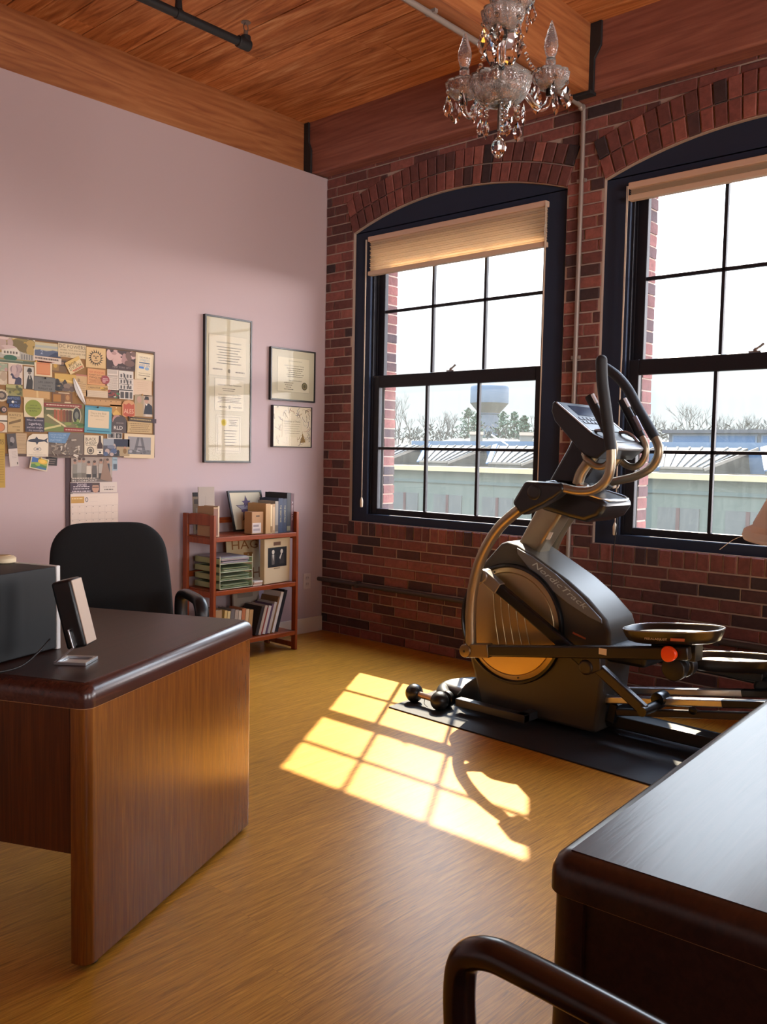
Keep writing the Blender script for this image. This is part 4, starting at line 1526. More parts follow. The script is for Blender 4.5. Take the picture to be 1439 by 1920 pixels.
def drop(c, h, wdt, ang, parent, name='pendant'):
    # flat faceted kite with scalloped edge
    c = Vector(c)
    t = Vector((cos(ang), sin(ang), 0))
    nrm = Vector((-sin(ang), cos(ang), 0))
    out = [(0, 0), (0.18, -0.14), (0.30, -0.20), (0.36, -0.34), (0.46, -0.42), (0.50, -0.58), (0.40, -0.68), (0.36, -0.80), (0.16, -0.90), (0, -1.0)]
    ring = out + [(-x, z) for x, z in out[-2:0:-1]]
    P = lambda x, z, d: c + t * (x * wdt) + Vector((0, 0, z * h)) + nrm * d
    b = MB()
    n = len(ring)
    vs = [P(x, z, 0) for x, z in ring]
    for d in (0.0045, -0.0045):
        vs += [P(x * 0.5, -0.56 + (z + 0.56) * 0.5, d) for x, z in ring]
    fs = []
    for j in range(n):
        j2 = (j + 1) % n
        fs.append((j, j2, n + j2, n + j))
        fs.append((j2, j, 2 * n + j, 2 * n + j2))
    fs.append(tuple(n + j for j in range(n)))
    fs.append(tuple(2 * n + j for j in range(n - 1, -1, -1)))
    b.add(vs, fs)
    return b.build(name, M_CRYSTAL, parent, smooth=0)
def bead(c, r, parent):
    return MB().sphere(c, r, 10).build('bead', M_CRYSTAL, parent, smooth=25)
# central column
b = MB()
b.lathe((CX, CY, 2.395), [(0.020, 0.0), (0.034, 0.015), (0.036, 0.03), (0.024, 0.05), (0.026, 0.075), (0.030, 0.09), (0.046, 0.115), (0.056, 0.15), (0.055, 0.165), (0.040, 0.18), (0.026, 0.20), (0.022, 0.24), (0.030, 0.27), (0.020, 0.30), (0.016, 0.40), (0.028, 0.43), (0.014, 0.46)], 24, mod=lambda i, a: 1 + 0.05 * cos(8 * a))
b.build('column', M_CRYSTAL, CH0, smooth=20)
b = MB()
b.cyl((CX, CY, 2.30), (CX, CY, 2.90), 0.006, 10)
b.lathe((CX, CY, 2.375), [(0.012, 0), (0.024, 0.004), (0.024, 0.012), (0.012, 0.016)], 18)
b.build('stem', M_STEEL, CH0)
scallop('bowl', (CX, CY, 2.372), 0.088, 0.078, 12, CH0)
scallop('upper_bowl', cp(0.03, 0, 2.635), 0.066, 0.062, 12, CH0)
# arms: (lateral, depth) of each cup, height of the cup
cups = [(0.172, 0.14, 2.497), (-0.09, 0.225, 2.497), (-0.025, -0.235, 2.50)]
for ci, (la, de, z) in enumerate(cups):
    Rr = sqrt(la * la + de * de)
    d = (la / Rr, de / Rr)
    A = lambda s_, zz: cp(d[0] * s_ * Rr, d[1] * s_ * Rr, zz)
    arm = MB().tube([A(0.12, 2.43), A(0.28, 2.455), A(0.42, 2.448), A(0.62, 2.418), A(0.80, 2.408), A(0.94, 2.428), A(1.0, 2.462)], 0.0095, 12, 8).build('arm', M_CRYSTAL, CH0)
    MB().lathe(A(1, 2.455), [(0.009, 0), (0.013, 0.004), (0.013, 0.028), (0.010, 0.034)], 14).build('socket', paint('3b3835', 0.35, 0.6), arm)
    scallop('bobeche', A(1, 2.478), 0.056, 0.050, 10, arm, 7)
    b = MB()
    b.lathe(A(1, 2.492), [(0.012, 0), (0.0165, 0.01), (0.0175, 0.05), (0.016, 0.078), (0.013, 0.08)], 16, mod=lambda i, a: 1 + 0.05 * cos(6 * a))
    b.build('candle_sleeve', M_PRESSED, arm, smooth=30)
    b = MB()
    b.lathe(A(1, 2.572), [(0.011, 0), (0.017, 0.012), (0.0225, 0.035), (0.021, 0.055), (0.012, 0.085), (0.004, 0.108), (0.001, 0.115)], 16)
    b.build('candle_bulb', M_PRESSED, arm)
    for k in range(5):
        a2 = k * 2 * pi / 5 + 0.5 + ci
        px_, py_ = 0.052 * cos(a2), 0.052 * sin(a2)
        c = A(1, 2.512) + Vector((px_, py_, 0))
        bead(c - Vector((0, 0, 0.016)), 0.0075, CH0)
        drop(c - Vector((0, 0, 0.026)), 0.072, 0.040, 0.733 + 0.9 * sin(2.1 * k + ci), CH0)
# bead strings and drops under the bowl
for k, (lat, dep, nb, h) in enumerate(((-0.042, -0.03, 3, 0.058), (0.004, -0.04, 6, 0.0), (0.030, -0.035, 1, 0.072), (0.052, -0.02, 3, 0.060), (0.074, 0.02, 0, 0.068), (-0.07, 0.02, 0, 0.06), (-0.05, 0.06, 2, 0.05), (0.03, 0.07, 2, 0.05))):
    z = 2.392 if k != 2 else 2.40
    if k in (0, 1, 3):
        z = 2.372
    for i in range(nb):
        bead(cp(lat, dep, z - 0.010 - i * 0.0165), 0.0075, CH0)
    if h:
        drop(cp(lat, dep, z - 0.004 - nb * 0.0165), h, 0.036, 0.73 + 0.55 * (k - 2), CH0)
MB().tube([cp(0, 0, 2.375), cp(0, 0, 2.268)], 0.004, 8, 0).build('finial_rod', M_CRYSTAL, CH0)
b = MB()
b.lathe(cp(0, 0, 2.250), [(0.001, -0.033), (0.012, -0.026), (0.021, -0.012), (0.024, 0.0), (0.020, 0.012), (0.010, 0.026), (0.001, 0.034)], 12, cap=False)
b.build('finial_ball', M_CRYSTAL, CH0, smooth=8)
# festoons from the top to the cups
for (la, de, z), n in zip(cups, (13, 13, 12)):
    p0 = cp(0.03 if la > 0 else -0.02, 0.0, 2.72)
    p1 = cp(la * 0.78, de * 0.78, 2.52)
    for i in range(n):
        t = i / (n - 1)
        q = p0.lerp(p1, t) - Vector((0, 0, 0.075 * sin(pi * t)))
        bead(q, 0.0072, CH0)
for k in range(6):
    a2 = k * pi / 3 + 0.3
    c = cp(0.03, 0, 2.682) + Vector((0.06 * cos(a2), 0.06 * sin(a2), 0))
    bead(c - Vector((0, 0, 0.014)), 0.0072, CH0)
    drop(c - Vector((0, 0, 0.024)), 0.062, 0.034, a2 + 0.9, CH0)
b = MB()
z = 2.90
i = 0
while z < 3.62:
    a2 = 0.7 + (i % 2) * pi / 2
    pts = [Vector((CX, CY, z + 0.018)) + Vector((cos(a2) * 0.010 * cos(q), sin(a2) * 0.010 * cos(q), 0.020 * sin(q))) for q in [j * pi / 5 for j in range(10)]]
    b.tube(pts, 0.0022, 6, 0, True)
    z += 0.031
    i += 1
b.lathe((CX, CY, 3.62), [(0.008, 0), (0.05, 0.03), (0.06, 0.07), (0.06, 0.085)], 24)
b.build('chain_and_canopy', M_STEEL, CH0)

# ------------------------------------------------------------------ framed certificates on the lilac wall
def on_wall(name, label, cat, y0, y1, z0, z1, depth, fw, fmat, mat_col, group=None):
    r = thing(name, label, cat, (0, (y0 + y1) / 2, z0), 0, group)
    b = MB()
    b.bb(0.001, depth, y0, y0 + fw, z0, z1)
    b.bb(0.001, depth, y1 - fw, y1, z0, z1)
    b.bb(0.001, depth, y0 + fw, y1 - fw, z0, z0 + fw)
    b.bb(0.001, depth, y0 + fw, y1 - fw, z1 - fw, z1)
    b.build('frame', fmat, r, bevel=0.0015, smooth=0)
    MB().bb(0.001, depth - 0.007, y0 + fw, y1 - fw, z0 + fw, z1 - fw).build('mount', paint(mat_col, 0.7), r, smooth=0)
    b = MB()
    b.add([(depth - 0.003, y0 + fw, z0 + fw), (depth - 0.003, y1 - fw, z0 + fw), (depth - 0.003, y1 - fw, z1 - fw), (depth - 0.003, y0 + fw, z1 - fw)], [(0, 1, 2, 3)])
    b.build('glass', M_PGLASS, r, smooth=0)
    return r
def sheet(r, nm, x, y0, y1, z0, z1, col, items, edge='8a8272'):
    # items: ('t', text, u, v, h) / ('l', u0, u1, v) text line / ('r', ...) / ('e', ...)
    cols = [col, edge]
    b = MB()
    b.bb(x, x + 0.0008, y0 - 0.0012, y1 + 0.0012, z0 - 0.0012, z1 + 0.0012, 1)
    b.bb(x + 0.0002, x + 0.0012, y0, y1, z0, z1, 0)
    draw(b, x + 0.0013, y0, y1, z0, z1, items, cols)
    return b.build(nm, [paint(c, 0.7) for c in cols], r, smooth=0)
def draw(b, x, y0, y1, z0, z1, items, cols, rot=None):
    W, H = y1 - y0, z1 - z0
    k = 0
    cy, cz = (y0 + y1) / 2, (z0 + z1) / 2
    cr, sr = (cos(rot), sin(rot)) if rot else (1, 0)
    for it in items:
        k += 1
        xx = x + 0.00006 * k
        def fn(u_, v_, xx=xx):
            a, c = (u_ - 0.5) * W, (v_ - 0.5) * H
            return (xx, cy + a * cr - c * sr, cz + a * sr + c * cr)
        col = it[-1]
        if col not in cols:
            cols.append(col)
        m = cols.index(col)
        q = it[0]
        if q == 'r':
            _, u0, v0, u1, v1, _c = it
            b.add([fn(u0, v0), fn(u1, v0), fn(u1, v1), fn(u0, v1)], [(0, 1, 2, 3)], m)
        elif q == 'e':
            _, uc, vc, ru, rv, _c = it
            n = 24
            b.add([fn(uc + ru * cos(2 * pi * j / n), vc + rv * sin(2 * pi * j / n)) for j in range(n)], [tuple(range(n))], m)
        elif q == 'p':
            b.add([fn(*p) for p in it[1]], [tuple(range(len(it[1])))], m)
        elif q == 't':
            _, s, uc, vc, h, wd, rt, _c = it
            fu = lambda a, c: fn(a / W + 0.5, c / H + 0.5)
            put_text(b, s, fu, (uc - 0.5) * W, (vc - 0.5) * H, h * H if h else None, wd * W if wd else None, m, rt)
        elif q == 'l':
            _, u0, u1, v0, n, hh, _c = it
            # a line of tiny print: word-sized dashes
            u_ = u0
            rr = random.Random(int(v0 * 1000) + n)
            while u_ < u1:
                wl = (0.02 + 0.05 * rr.random())
                b.add([fn(u_, v0), fn(min(u_ + wl, u1), v0), fn(min(u_ + wl, u1), v0 + hh), fn(u_, v0 + hh)], [(0, 1, 2, 3)], m)
                u_ += wl + 0.012
TXT = '473f33'
def lines(u0, u1, v0, v1, n, hh=0.017, col=TXT):
    return [('l', u0 + 0.03 * (i % 3), u1 - 0.04 * ((i * 7) % 3), v1 - (v1 - v0) * i / max(1, n - 1), i, hh, col) for i in range(n)]
FM = paint('17130f', 0.35)
r = on_wall('certificate_frame', 'tall black frame holding three certificates one above another', 'framed certificates', -1.096, -0.708, 1.254, 2.211, 0.026, 0.012, FM, 'c9bfa2', 'framed certificates on the lilac wall')
sheet(r, 'certificate', 0.0195, -1.062, -0.752, 1.826, 2.090, 'd3c7aa',
      [('t', 'University of New Hampshire', 0.52, 0.82, None, 0.66, 0, '4c4436')] + lines(0.2, 0.85, 0.30, 0.70, 7) + [('l', 0.1, 0.35, 0.14, 3, 0.03, '7a705e'), ('l', 0.7, 0.95, 0.10, 4, 0.03, '7a705e'), ('e', 0.53, 0.13, 0.035, 0.05, '8b816b')])
sheet(r, 'certificate', 0.0195, -1.012, -0.772, 1.598, 1.808, 'dacfb4',
      [('t', 'University of New Hampshire', 0.5, 0.80, None, 0.82, 0, '3d362b'), ('t', 'Bachelor of Science in Occupational Therapy', 0.5, 0.50, None, 0.76, 0, '4a4235')] + lines(0.25, 0.7, 0.62, 0.68, 2) + lines(0.1, 0.9, 0.26, 0.40, 4) + [('l', 0.15, 0.42, 0.10, 3, 0.03, '8a816e'), ('l', 0.62, 0.92, 0.10, 5, 0.03, '8a816e'), ('e', 0.5, 0.12, 0.04, 0.06, '9a917c')])
sheet(r, 'certificate', 0.0195, -1.000, -0.792, 1.318, 1.570, 'd6ccb2',
      [('r', 0.06, 0.05, 0.94, 0.058, '6f6656'), ('r', 0.06, 0.942, 0.94, 0.95, '6f6656'), ('r', 0.06, 0.05, 0.07, 0.95, '6f6656'), ('r', 0.93, 0.05, 0.94, 0.95, '6f6656'), ('e', 0.3, 0.80, 0.11, 0.085, 'd6c04a'), ('e', 0.3, 0.80, 0.07, 0.055, 'c2ab3c')] + lines(0.5, 0.85, 0.72, 0.86, 4) + lines(0.3, 0.8, 0.2, 0.58, 6))
r = on_wall('certificate_frame', 'black framed certificate with a round dark seal, right of the tall frame', 'framed certificate', -0.540, -0.115, 1.694, 2.061, 0.026, 0.011, FM, 'bfb496', 'framed certificates on the lilac wall')
sheet(r, 'certificate', 0.0195, -0.475, -0.175, 1.760, 2.000, 'd2c6a6',
      [('t', 'The University of the State of', 0.55, 0.90, None, 0.42, 0, '3d362b'), ('t', 'Doctor of Occupational Therapy', 0.52, 0.76, None, 0.62, 0, '4a4235'), ('t', 'Upon Recommendation', 0.55, 0.33, None, 0.42, 0, '4a4235')] + lines(0.28, 0.82, 0.44, 0.68, 5) + lines(0.2, 0.5, 0.06, 0.25, 4) + [('e', 0.85, 0.19, 0.09, 0.115, '5a5038'), ('e', 0.85, 0.19, 0.065, 0.085, '83774f'), ('e', 0.85, 0.19, 0.04, 0.05, '5a5038')])
# handmade drawing in a thin frame
r = on_wall('framed_drawing', 'small thin frame with a scribbled cream drawing, lowest of the wall frames', 'framed drawing', -0.518, -0.147, 1.367, 1.660, 0.030, 0.006, paint('2a1d22', 0.4), 'd8c8a8')
rr = random.Random(5)
b = MB()
cols = ['c9bba0', '3a322c', '8a6a34', '5a4a6a', '6f7f86', '9a5a4a']
for i in range(64):
    c0 = Vector((rr.uniform(-0.50, -0.165), rr.uniform(1.385, 1.645)))
    if abs(c0.x + 0.33) < 0.08 and abs(c0.y - 1.51) < 0.06:
        continue
    a = rr.uniform(0, 6.28)
    pts = []
    for k in range(5):
        pts.append((0.0236, c0.x, c0.y))
        a += rr.uniform(-1.2, 1.4)
        c0 = c0 + Vector((cos(a), sin(a))) * 0.014
        c0.x = min(max(c0.x, -0.505), -0.160)
        c0.y = min(max(c0.y, 1.380), 1.648)
    b.tube(pts, rr.choice((0.0007, 0.0011, 0.0016)), 4, 3, m=rr.randrange(1, 6), flat=(1, 1))
b.prism([(-0.26, 1.40), (-0.235, 1.47), (-0.205, 1.405)], IDY if False else (lambda u_, v_, d: (d, u_, v_)), 0.0232, 0.0240, 2)
b.build('drawing', [paint(c, 0.7) for c in cols], r, smooth=0)
sheet(r, 'drawing_text', 0.0232, -0.43, -0.24, 1.44, 1.57, 'd2c3a2', lines(0.1, 0.9, 0.2, 0.7, 5) + [('t', 'Certificate of Thanks', 0.5, 0.85, None, 0.8, 0, '5a5044')], 'd2c3a2')

# ------------------------------------------------------------------ pin board
r = thing('pin_board', 'long cork board crowded with postcards on the lilac wall', 'pin board', (0, -2.15, 1.285))
MB().bb(0.001, 0.018, -2.83, -1.475, 1.292, 1.922).build('cork_panel', paint('8d6a45', 0.9, 0, 0, 0.6, 300), r, smooth=0)
b = MB()
b.bb(0.001, 0.022, -2.84, -1.467, 1.919, 1.931)
b.bb(0.001, 0.022, -2.84, -1.467, 1.283, 1.295)
b.bb(0.001, 0.022, -1.478, -1.467, 1.295, 1.919)
b.bb(0.001, 0.022, -2.84, -2.829, 1.295, 1.919)
b.build('frame', paint('4a3326', 0.5), r, bevel=0.001, smooth=0)

def card(name, label, cat, geo, col, items, layer=0, rot=0.0, group='things pinned to the cork board', pin=None, shape=None, curl=0.0):
    cy, cz, W, H = geo
    x = 0.0195 + 0.0022 * layer
    cols = [col, 'd9d0bd']
    b = MB()
    cr, sr = cos(rot), sin(rot)
    def fn(u_, v_, d):
        a, c = (u_ - 0.5) * W, (v_ - 0.5) * H
        return (x + d, cy + a * cr - c * sr, cz + a * sr + c * cr)
    out = shape or [(0, 0), (1, 0), (1, 1), (0, 1)]
    b.prism(out, fn, 0.0, 0.0012, 0)
    draw(b, x + 0.0013, cy - W / 2, cy + W / 2, cz - H / 2, cz + H / 2, items, cols, rot)
    root = b.build(name, [paint(c, 0.6) for c in cols], None, smooth=0)
    tag(root, label, cat, group)
    if pin:
        px_, pv, pc = pin
        c = fn(px_, pv, 0.0012)
        MB().lathe(c, [(0.0022, 0), (0.0022, 0.005), (0.005, 0.006), (0.0055, 0.009), (0.003, 0.011)], 12, (1, 0, 0)).build('push_pin', paint(pc, 0.3), root)
    return root
CIRC = [(0.5 + 0.5 * cos(2 * pi * j / 28), 0.5 + 0.5 * sin(2 * pi * j / 28)) for j in range(28)]
def scatter(n, cols, seed, u0=0.05, u1=0.95, v0=0.05, v1=0.95, s=0.12):
    q = random.Random(seed)
    o = []
    for i in range(n):
        w_, h_ = s * (0.4 + q.random()), s * (0.4 + q.random())
        uc, vc = q.uniform(u0, u1), q.uniform(v0, v1)
        w_ = min(w_, uc, 1 - uc)
        h_ = min(h_, vc, 1 - vc)
        o.append(('e', uc, vc, w_, h_, q.choice(cols)))
    return o
K = card
K('postcard', 'large postcard of an old white building among green trees, top left of the board', 'postcard', (-2.347, 1.85, 0.232, 0.14), 'd8cbb0',
  [('r', 0.02, 0.03, 0.97, 0.97, '8f7c4a')] + scatter(14, ['b08a3c', '7c6a35', 'a3874a', '6a5a32'], 1, 0.45, 0.95, 0.5, 0.95, 0.16) + scatter(8, ['b9a098', 'c4aba2', 'a88f86'], 2, 0.05, 0.4, 0.5, 0.95, 0.16) +
  [('p', [(0.02, 0.32), (0.5, 0.55), (0.98, 0.36), (0.98, 0.18), (0.02, 0.2)], 'a39d90'), ('p', [(0.2, 0.5), (0.55, 0.62), (0.62, 0.5), (0.62, 0.3), (0.2, 0.34)], 'c6beae')] +
  [('r', 0.25 + 0.07 * i, 0.38, 0.29 + 0.07 * i, 0.47, '5a5248') for i in range(5)] + [('r', 0.66 + 0.06 * i, 0.2, 0.69 + 0.06 * i, 0.4, '6d6a66') for i in range(5)] +
  [('e', 0.4, 0.22, 0.16, 0.11, '2f5a42'), ('r', 0.02, 0.03, 0.97, 0.14, '4d5a48'), ('r', 0.02, 0.10, 0.7, 0.14, '73806a')])
K('postcard', 'postcard with pale sky over dark blue hills, second along the top edge', 'postcard', (-2.158, 1.874, 0.152, 0.075), '8f9390',
  [('r', 0, 0.45, 1, 1, 'b3a886'), ('r', 0, 0.62, 1, 0.8, '9a9c92'), ('p', [(0, 0), (1, 0), (1, 0.42), (0.7, 0.5), (0.45, 0.38), (0.2, 0.48), (0, 0.4)], '4c566c'), ('p', [(0.5, 0), (1, 0), (1, 0.3), (0.8, 0.36)], '2c3650'), ('t', '2', 0.27, 0.3, 0.3, None, 0, '9aa4b4')])
K('paper_slip', 'torn pale strip with one line of print beneath the blue hills card', 'paper slip', (-2.16, 1.818, 0.163, 0.033), 'c9b7a4', [('l', 0.06, 0.9, 0.5, 3, 0.3, '5a4a44'), ('l', 0.06, 0.75, 0.15, 5, 0.1, '8a4a3a')], 1, -0.03)
K('newspaper_clipping', 'beige newspaper clipping with a large one-line headline, top edge of the board', 'newspaper clipping', (-2.012, 1.882, 0.171, 0.077), 'c3ae8a',
  [('t', 'DC POWERS', 0.5, 0.80, 0.26, 0.94, 0, '5a4a38'), ('t', 'WORKS, TOYS AND WORDS', 0.52, 0.52, None, 0.9, 0, '4f4434'), ('t', 'IN THE ROUND AND THE', 0.52, 0.30, None, 0.9, 0, '4f4434'), ('t', 'FROM LIFE', 0.25, 0.08, None, 0.36, 0, '4f4434')], 1)
sun_items = []
for i in range(18):
    a = 2 * pi * i / 18
    sun_items.append(('p', [(0.5 + 0.25 * cos(a - 0.16), 0.5 + 0.26 * sin(a - 0.16)), (0.5 + 0.40 * cos(a + 0.12), 0.5 + 0.43 * sin(a + 0.12)), (0.5 + 0.25 * cos(a + 0.16), 0.5 + 0.26 * sin(a + 0.16))], '2b231b'))
sun_items += [('e', 0.5, 0.5, 0.27, 0.28, '3a3026'), ('e', 0.5, 0.5, 0.245, 0.255, 'c2a06e'), ('r', 0.36, 0.56, 0.46, 0.60, '33291f'), ('r', 0.54, 0.56, 0.64, 0.60, '33291f'), ('p', [(0.48, 0.57), (0.52, 0.57), (0.55, 0.44), (0.45, 0.44)], '6b5538'), ('r', 0.41, 0.35, 0.59, 0.38, '4b3022')]
K('sun_card', 'square tan card with a black sun face', 'card', (-1.866, 1.857, 0.127, 0.116), 'c9a874', sun_items, 1)
K('photo_collage', 'dark collage card of pinkish shapes along the top right edge', 'card', (-1.696, 1.858, 0.2, 0.117), '3f2e2e', scatter(16, ['b5918c', 'a37f7b', 'c29f98', '8a6966'], 4, 0.05, 0.9, 0.4, 0.95, 0.17) + scatter(6, ['6b5048', '58413c'], 5, 0.7, 0.95, 0.35, 0.9, 0.14) + [('t', 'NEW YORK CITY', 0.5, 0.14, None, 0.6, 0, '9a8a84'), ('r', 0, 0.02, 1, 0.04, '6a5450')])
K('tall_card', 'cream card with blue print at the top right corner of the board', 'card', (-1.543, 1.833, 0.124, 0.162), 'c9b795', [('r', 0.12, 0.04, 0.9, 0.95, 'd6c7a8'), ('t', 'THE WORLD', 0.5, 0.84, None, 0.6, 0, '2f3f5a'), ('t', 'STREETS', 0.5, 0.74, None, 0.55, 0, '6f8aa8'), ('r', 0.2, 0.62, 0.8, 0.66, '44607f'), ('t', 'LIVES ON', 0.5, 0.55, None, 0.6, 0, '3f6aa6'), ('r', 0.2, 0.42, 0.48, 0.5, '4a7cc0'), ('e', 0.65, 0.44, 0.12, 0.06, '8aa0b6'), ('l', 0.2, 0.85, 0.24, 4, 0.02, '8a7c64'), ('l', 0.2, 0.85, 0.16, 6, 0.025, '6a5e4c')], 1, -0.05, pin=(0.55, 0.06, '1d1a18'))
K('silhouette_card', 'pale card with a dark head profile and pinkish hair', 'card', (-2.342, 1.725, 0.079, 0.109), 'c9b3a0', [('p', [(0.42, 0.0), (0.9, 0.0), (0.92, 0.3), (0.66, 0.42), (0.72, 0.7), (0.45, 0.85), (0.2, 0.75), (0.22, 0.55), (0.15, 0.45), (0.25, 0.4), (0.28, 0.28), (0.5, 0.26)], '37344a')] + scatter(9, ['a58c88', '8c7678', 'b79d96'], 6, 0.3, 0.85, 0.45, 0.9, 0.2))
K('postcard', 'faded green and pink card at the left photo edge under the building postcard', 'postcard', (-2.418, 1.757, 0.067, 0.041), '8f977e', scatter(6, ['b08a80', '7a8a78', 'a5a088'], 7, s=0.3))
K('note', 'faded cream note at the left photo edge above the round festival badge', 'note', (-2.42, 1.699, 0.064, 0.071), 'b9a68c', scatter(5, ['a8927a', 'c4b198'], 8, s=0.3))
K('photo', 'narrow black and white photo of a standing person in a cap', 'photo', (-2.267, 1.711, 0.057, 0.121), 'bdb5a8', [('p', [(0.2, 0), (0.85, 0), (0.9, 0.35), (0.72, 0.62), (0.45, 0.62), (0.3, 0.4)], '2b2826'), ('p', [(0.5, 0.45), (0.66, 0.45), (0.62, 0.64), (0.52, 0.64)], 'a09788'), ('e', 0.56, 0.73, 0.15, 0.08, '6d5f54'), ('p', [(0.32, 0.8), (0.8, 0.8), (0.76, 0.92), (0.56, 0.96), (0.4, 0.92)], '22201f'), ('r', 0.3, 0.77, 0.8, 0.81, '161514')])
K('orange_card', 'orange square print in a cream border', 'card', (-2.185, 1.767, 0.101, 0.083), 'd2bd98', [('r', 0.1, 0.1, 0.9, 0.92, 'bd7448'), ('r', 0.14, 0.2, 0.86, 0.8, 'c58052')], 1, pin=(0.05, 0.95, 'c9a24a'))
K('photo', 'small brown photo beside the orange square print', 'photo', (-2.093, 1.793, 0.092, 0.073), '6a4f30', [('r', 0.05, 0.1, 0.5, 0.85, '8a6a38'), ('e', 0.28, 0.5, 0.12, 0.2, 'b8903c'), ('r', 0.6, 0.5, 0.95, 0.9, '3f2f28'), ('e', 0.75, 0.7, 0.1, 0.12, '7f6350')], 0)
K('tilted_card', 'tilted cream card with two lines of bold black letters', 'card', (-2.0, 1.803, 0.098, 0.072), 'd2b98a', [('p', [(0.0, 0.55), (0.0, 1), (1, 1), (1, 0.75)], 'c9a45c'), ('t', 'BOB', 0.42, 0.66, 0.24, 0.50, 0, '171411'), ('t', 'DYLAN', 0.5, 0.38, 0.26, 0.78, 0, '171411'), ('r', 0.22, 0.13, 0.95, 0.2, 'b5442e'), ('r', 0.3, 0.05, 0.95, 0.1, '8c4a3a')], 2, 0.52)
K('plaque_card', 'grey card reading LIBERTY AND THE PURSUIT OF', 'card', (-2.177, 1.683, 0.124, 0.079), '5a5854', [('r', 0.02, 0.03, 0.98, 0.95, '66635e'), ('t', 'LIFE, LIBERTY', 0.55, 0.62, None, 0.68, 0, '25221f'), ('t', 'AND THE', 0.58, 0.40, None, 0.4, 0, '25221f'), ('t', 'PURSUIT OF', 0.52, 0.18, None, 0.66, 0, '1f1c1a')], 1, -0.02, pin=(0.5, 0.93, '1a1715'))
K('photo', 'photo of a dark crowd under a yellow sky', 'photo', (-2.054, 1.7, 0.129, 0.098), '8f7a5a', [('p', [(0, 0.6), (1, 0.45), (1, 1), (0, 1)], 'c09a4c'), ('p', [(0.1, 0.72), (0.9, 0.5), (0.9, 0.62)], 'd4b468')] + scatter(14, ['1d1a1c', '2b2628', '3a3230'], 9, 0.02, 0.6, 0.1, 0.55, 0.16) + scatter(6, ['5a4a44', '7a6658'], 10, 0.5, 0.95, 0.1, 0.5, 0.14))
K('note', 'tan note with brown print behind the feather-shaped bookmark', 'note', (-1.955, 1.693, 0.07, 0.122), 'b8986a', [('t', 'B...', 0.4, 0.72, None, 0.45, 0, '4a3a2a'), ('r', 0, 0.93, 1, 1, 'a86a5a')] + lines(0.1, 0.9, 0.15, 0.55, 5, 0.02, '7a6244'))
K('text_card', 'orange card with bold red and black print', 'card', (-1.863, 1.747, 0.113, 0.091), 'c98f5c', [('t', 'GET STUCK IN', 0.5, 0.80, None, 0.8, 0, 'a8402a'), ('t', 'PLANET OUT OF', 0.5, 0.62, None, 0.8, 0, '3a2a20'), ('t', 'THINGS MAP', 0.48, 0.46, None, 0.76, 0, '3a2a20')] + lines(0.08, 0.92, 0.1, 0.32, 4, 0.03, '8a5a38'), 1, -0.02)
K('ticket', 'pale ticket with a yellow picture strip', 'ticket', (-1.857, 1.665, 0.14, 0.07), 'c3ad92', [('r', 0, 0.55, 1, 1, 'b8925c'), ('t', 'CABIN FEVER', 0.4, 0.78, None, 0.6, 0, '4a3a28')] + scatter(5, ['c9a03c', 'a8802c', '8a6a30'], 11, 0.72, 0.95, 0.62, 0.95, 0.1) + lines(0.05, 0.9, 0.12, 0.4, 3, 0.02, 'a6937c'))
K('receipt', 'white printed receipt strip right of the red round badge', 'receipt', (-1.753, 1.739, 0.076, 0.125), 'cdbfb0', [('r', 0.05, 0.78, 0.85, 0.96, 'b5a79a'), ('r', 0.02, 0.66, 0.9, 0.72, 'a09486')] + lines(0.08, 0.92, 0.06, 0.62, 12, 0.018, '7a7068'))
bi = [('r', 0.04, 0.02, 0.96, 0.98, 'c9bfb4')]
for i in range(3):
    for j in range(4):
        bi.append(('r', 0.12 + 0.21 * j, 0.36 + 0.2 * i, 0.24 + 0.21 * j, 0.48 + 0.2 * i, '5f5856'))
bi += [('r', 0.04, 0.30, 0.96, 0.34, '2f2b2a'), ('r', 0.04, 0.52, 0.96, 0.535, '3a3534'), ('r', 0.04, 0.71, 0.96, 0.725, '3a3534'), ('p', [(0.3, 0.92), (0.36, 0.92), (0.78, 0.36), (0.72, 0.36)], '2f2b2a'), ('r', 0.12, 0.03, 0.36, 0.26, '4a4442'), ('r', 0.44, 0.03, 0.66, 0.26, '3a3636'), ('r', 0.74, 0.03, 0.92, 0.26, '55504e')]
K('drawing_card', 'black and white drawing of a building with fire escapes', 'drawing', (-1.667, 1.714, 0.1, 0.168), 'cfc6ba', bi)
K('sticker', 'small patterned green and red sticker under the white receipt', 'sticker', (-1.748, 1.655, 0.078, 0.05), '5a3f38', scatter(12, ['3f6a4a', '8a3a32', 'c0a890', '2a2422'], 12, s=0.16))
K('note', 'plain cream note with faint handwriting by the right edge of the board', 'note', (-1.553, 1.706, 0.128, 0.095), 'cbb196', lines(0.2, 0.8, 0.3, 0.8, 5, 0.02, 'b09a80'), 0, 0, pin=(0.45, 0.05, 'b58a50'))
K('photo', 'photo of two people, one in a navy sweater', 'photo', (-1.546, 1.597, 0.124, 0.132), 'b09a86', [('r', 0, 0, 0.5, 1, '9a8a6e'), ('p', [(0.05, 0), (0.45, 0), (0.45, 0.55), (0.3, 0.66), (0.1, 0.6)], 'a58a62'), ('e', 0.26, 0.78, 0.13, 0.15, 'b08a76'), ('p', [(0.5, 0.12), (1, 0.12), (0.98, 0.5), (0.8, 0.62), (0.6, 0.58)], '1d1f2c'), ('e', 0.66, 0.75, 0.11, 0.13, 'b58f7a'), ('p', [(0.52, 0.78), (0.8, 0.78), (0.78, 0.92), (0.6, 0.95)], '231d1d'), ('p', [(0.6, 0.6), (0.72, 0.58), (0.66, 0.5)], 'd8cfc4'), ('r', 0.6, 0.02, 0.95, 0.12, 'c4b6a4')])
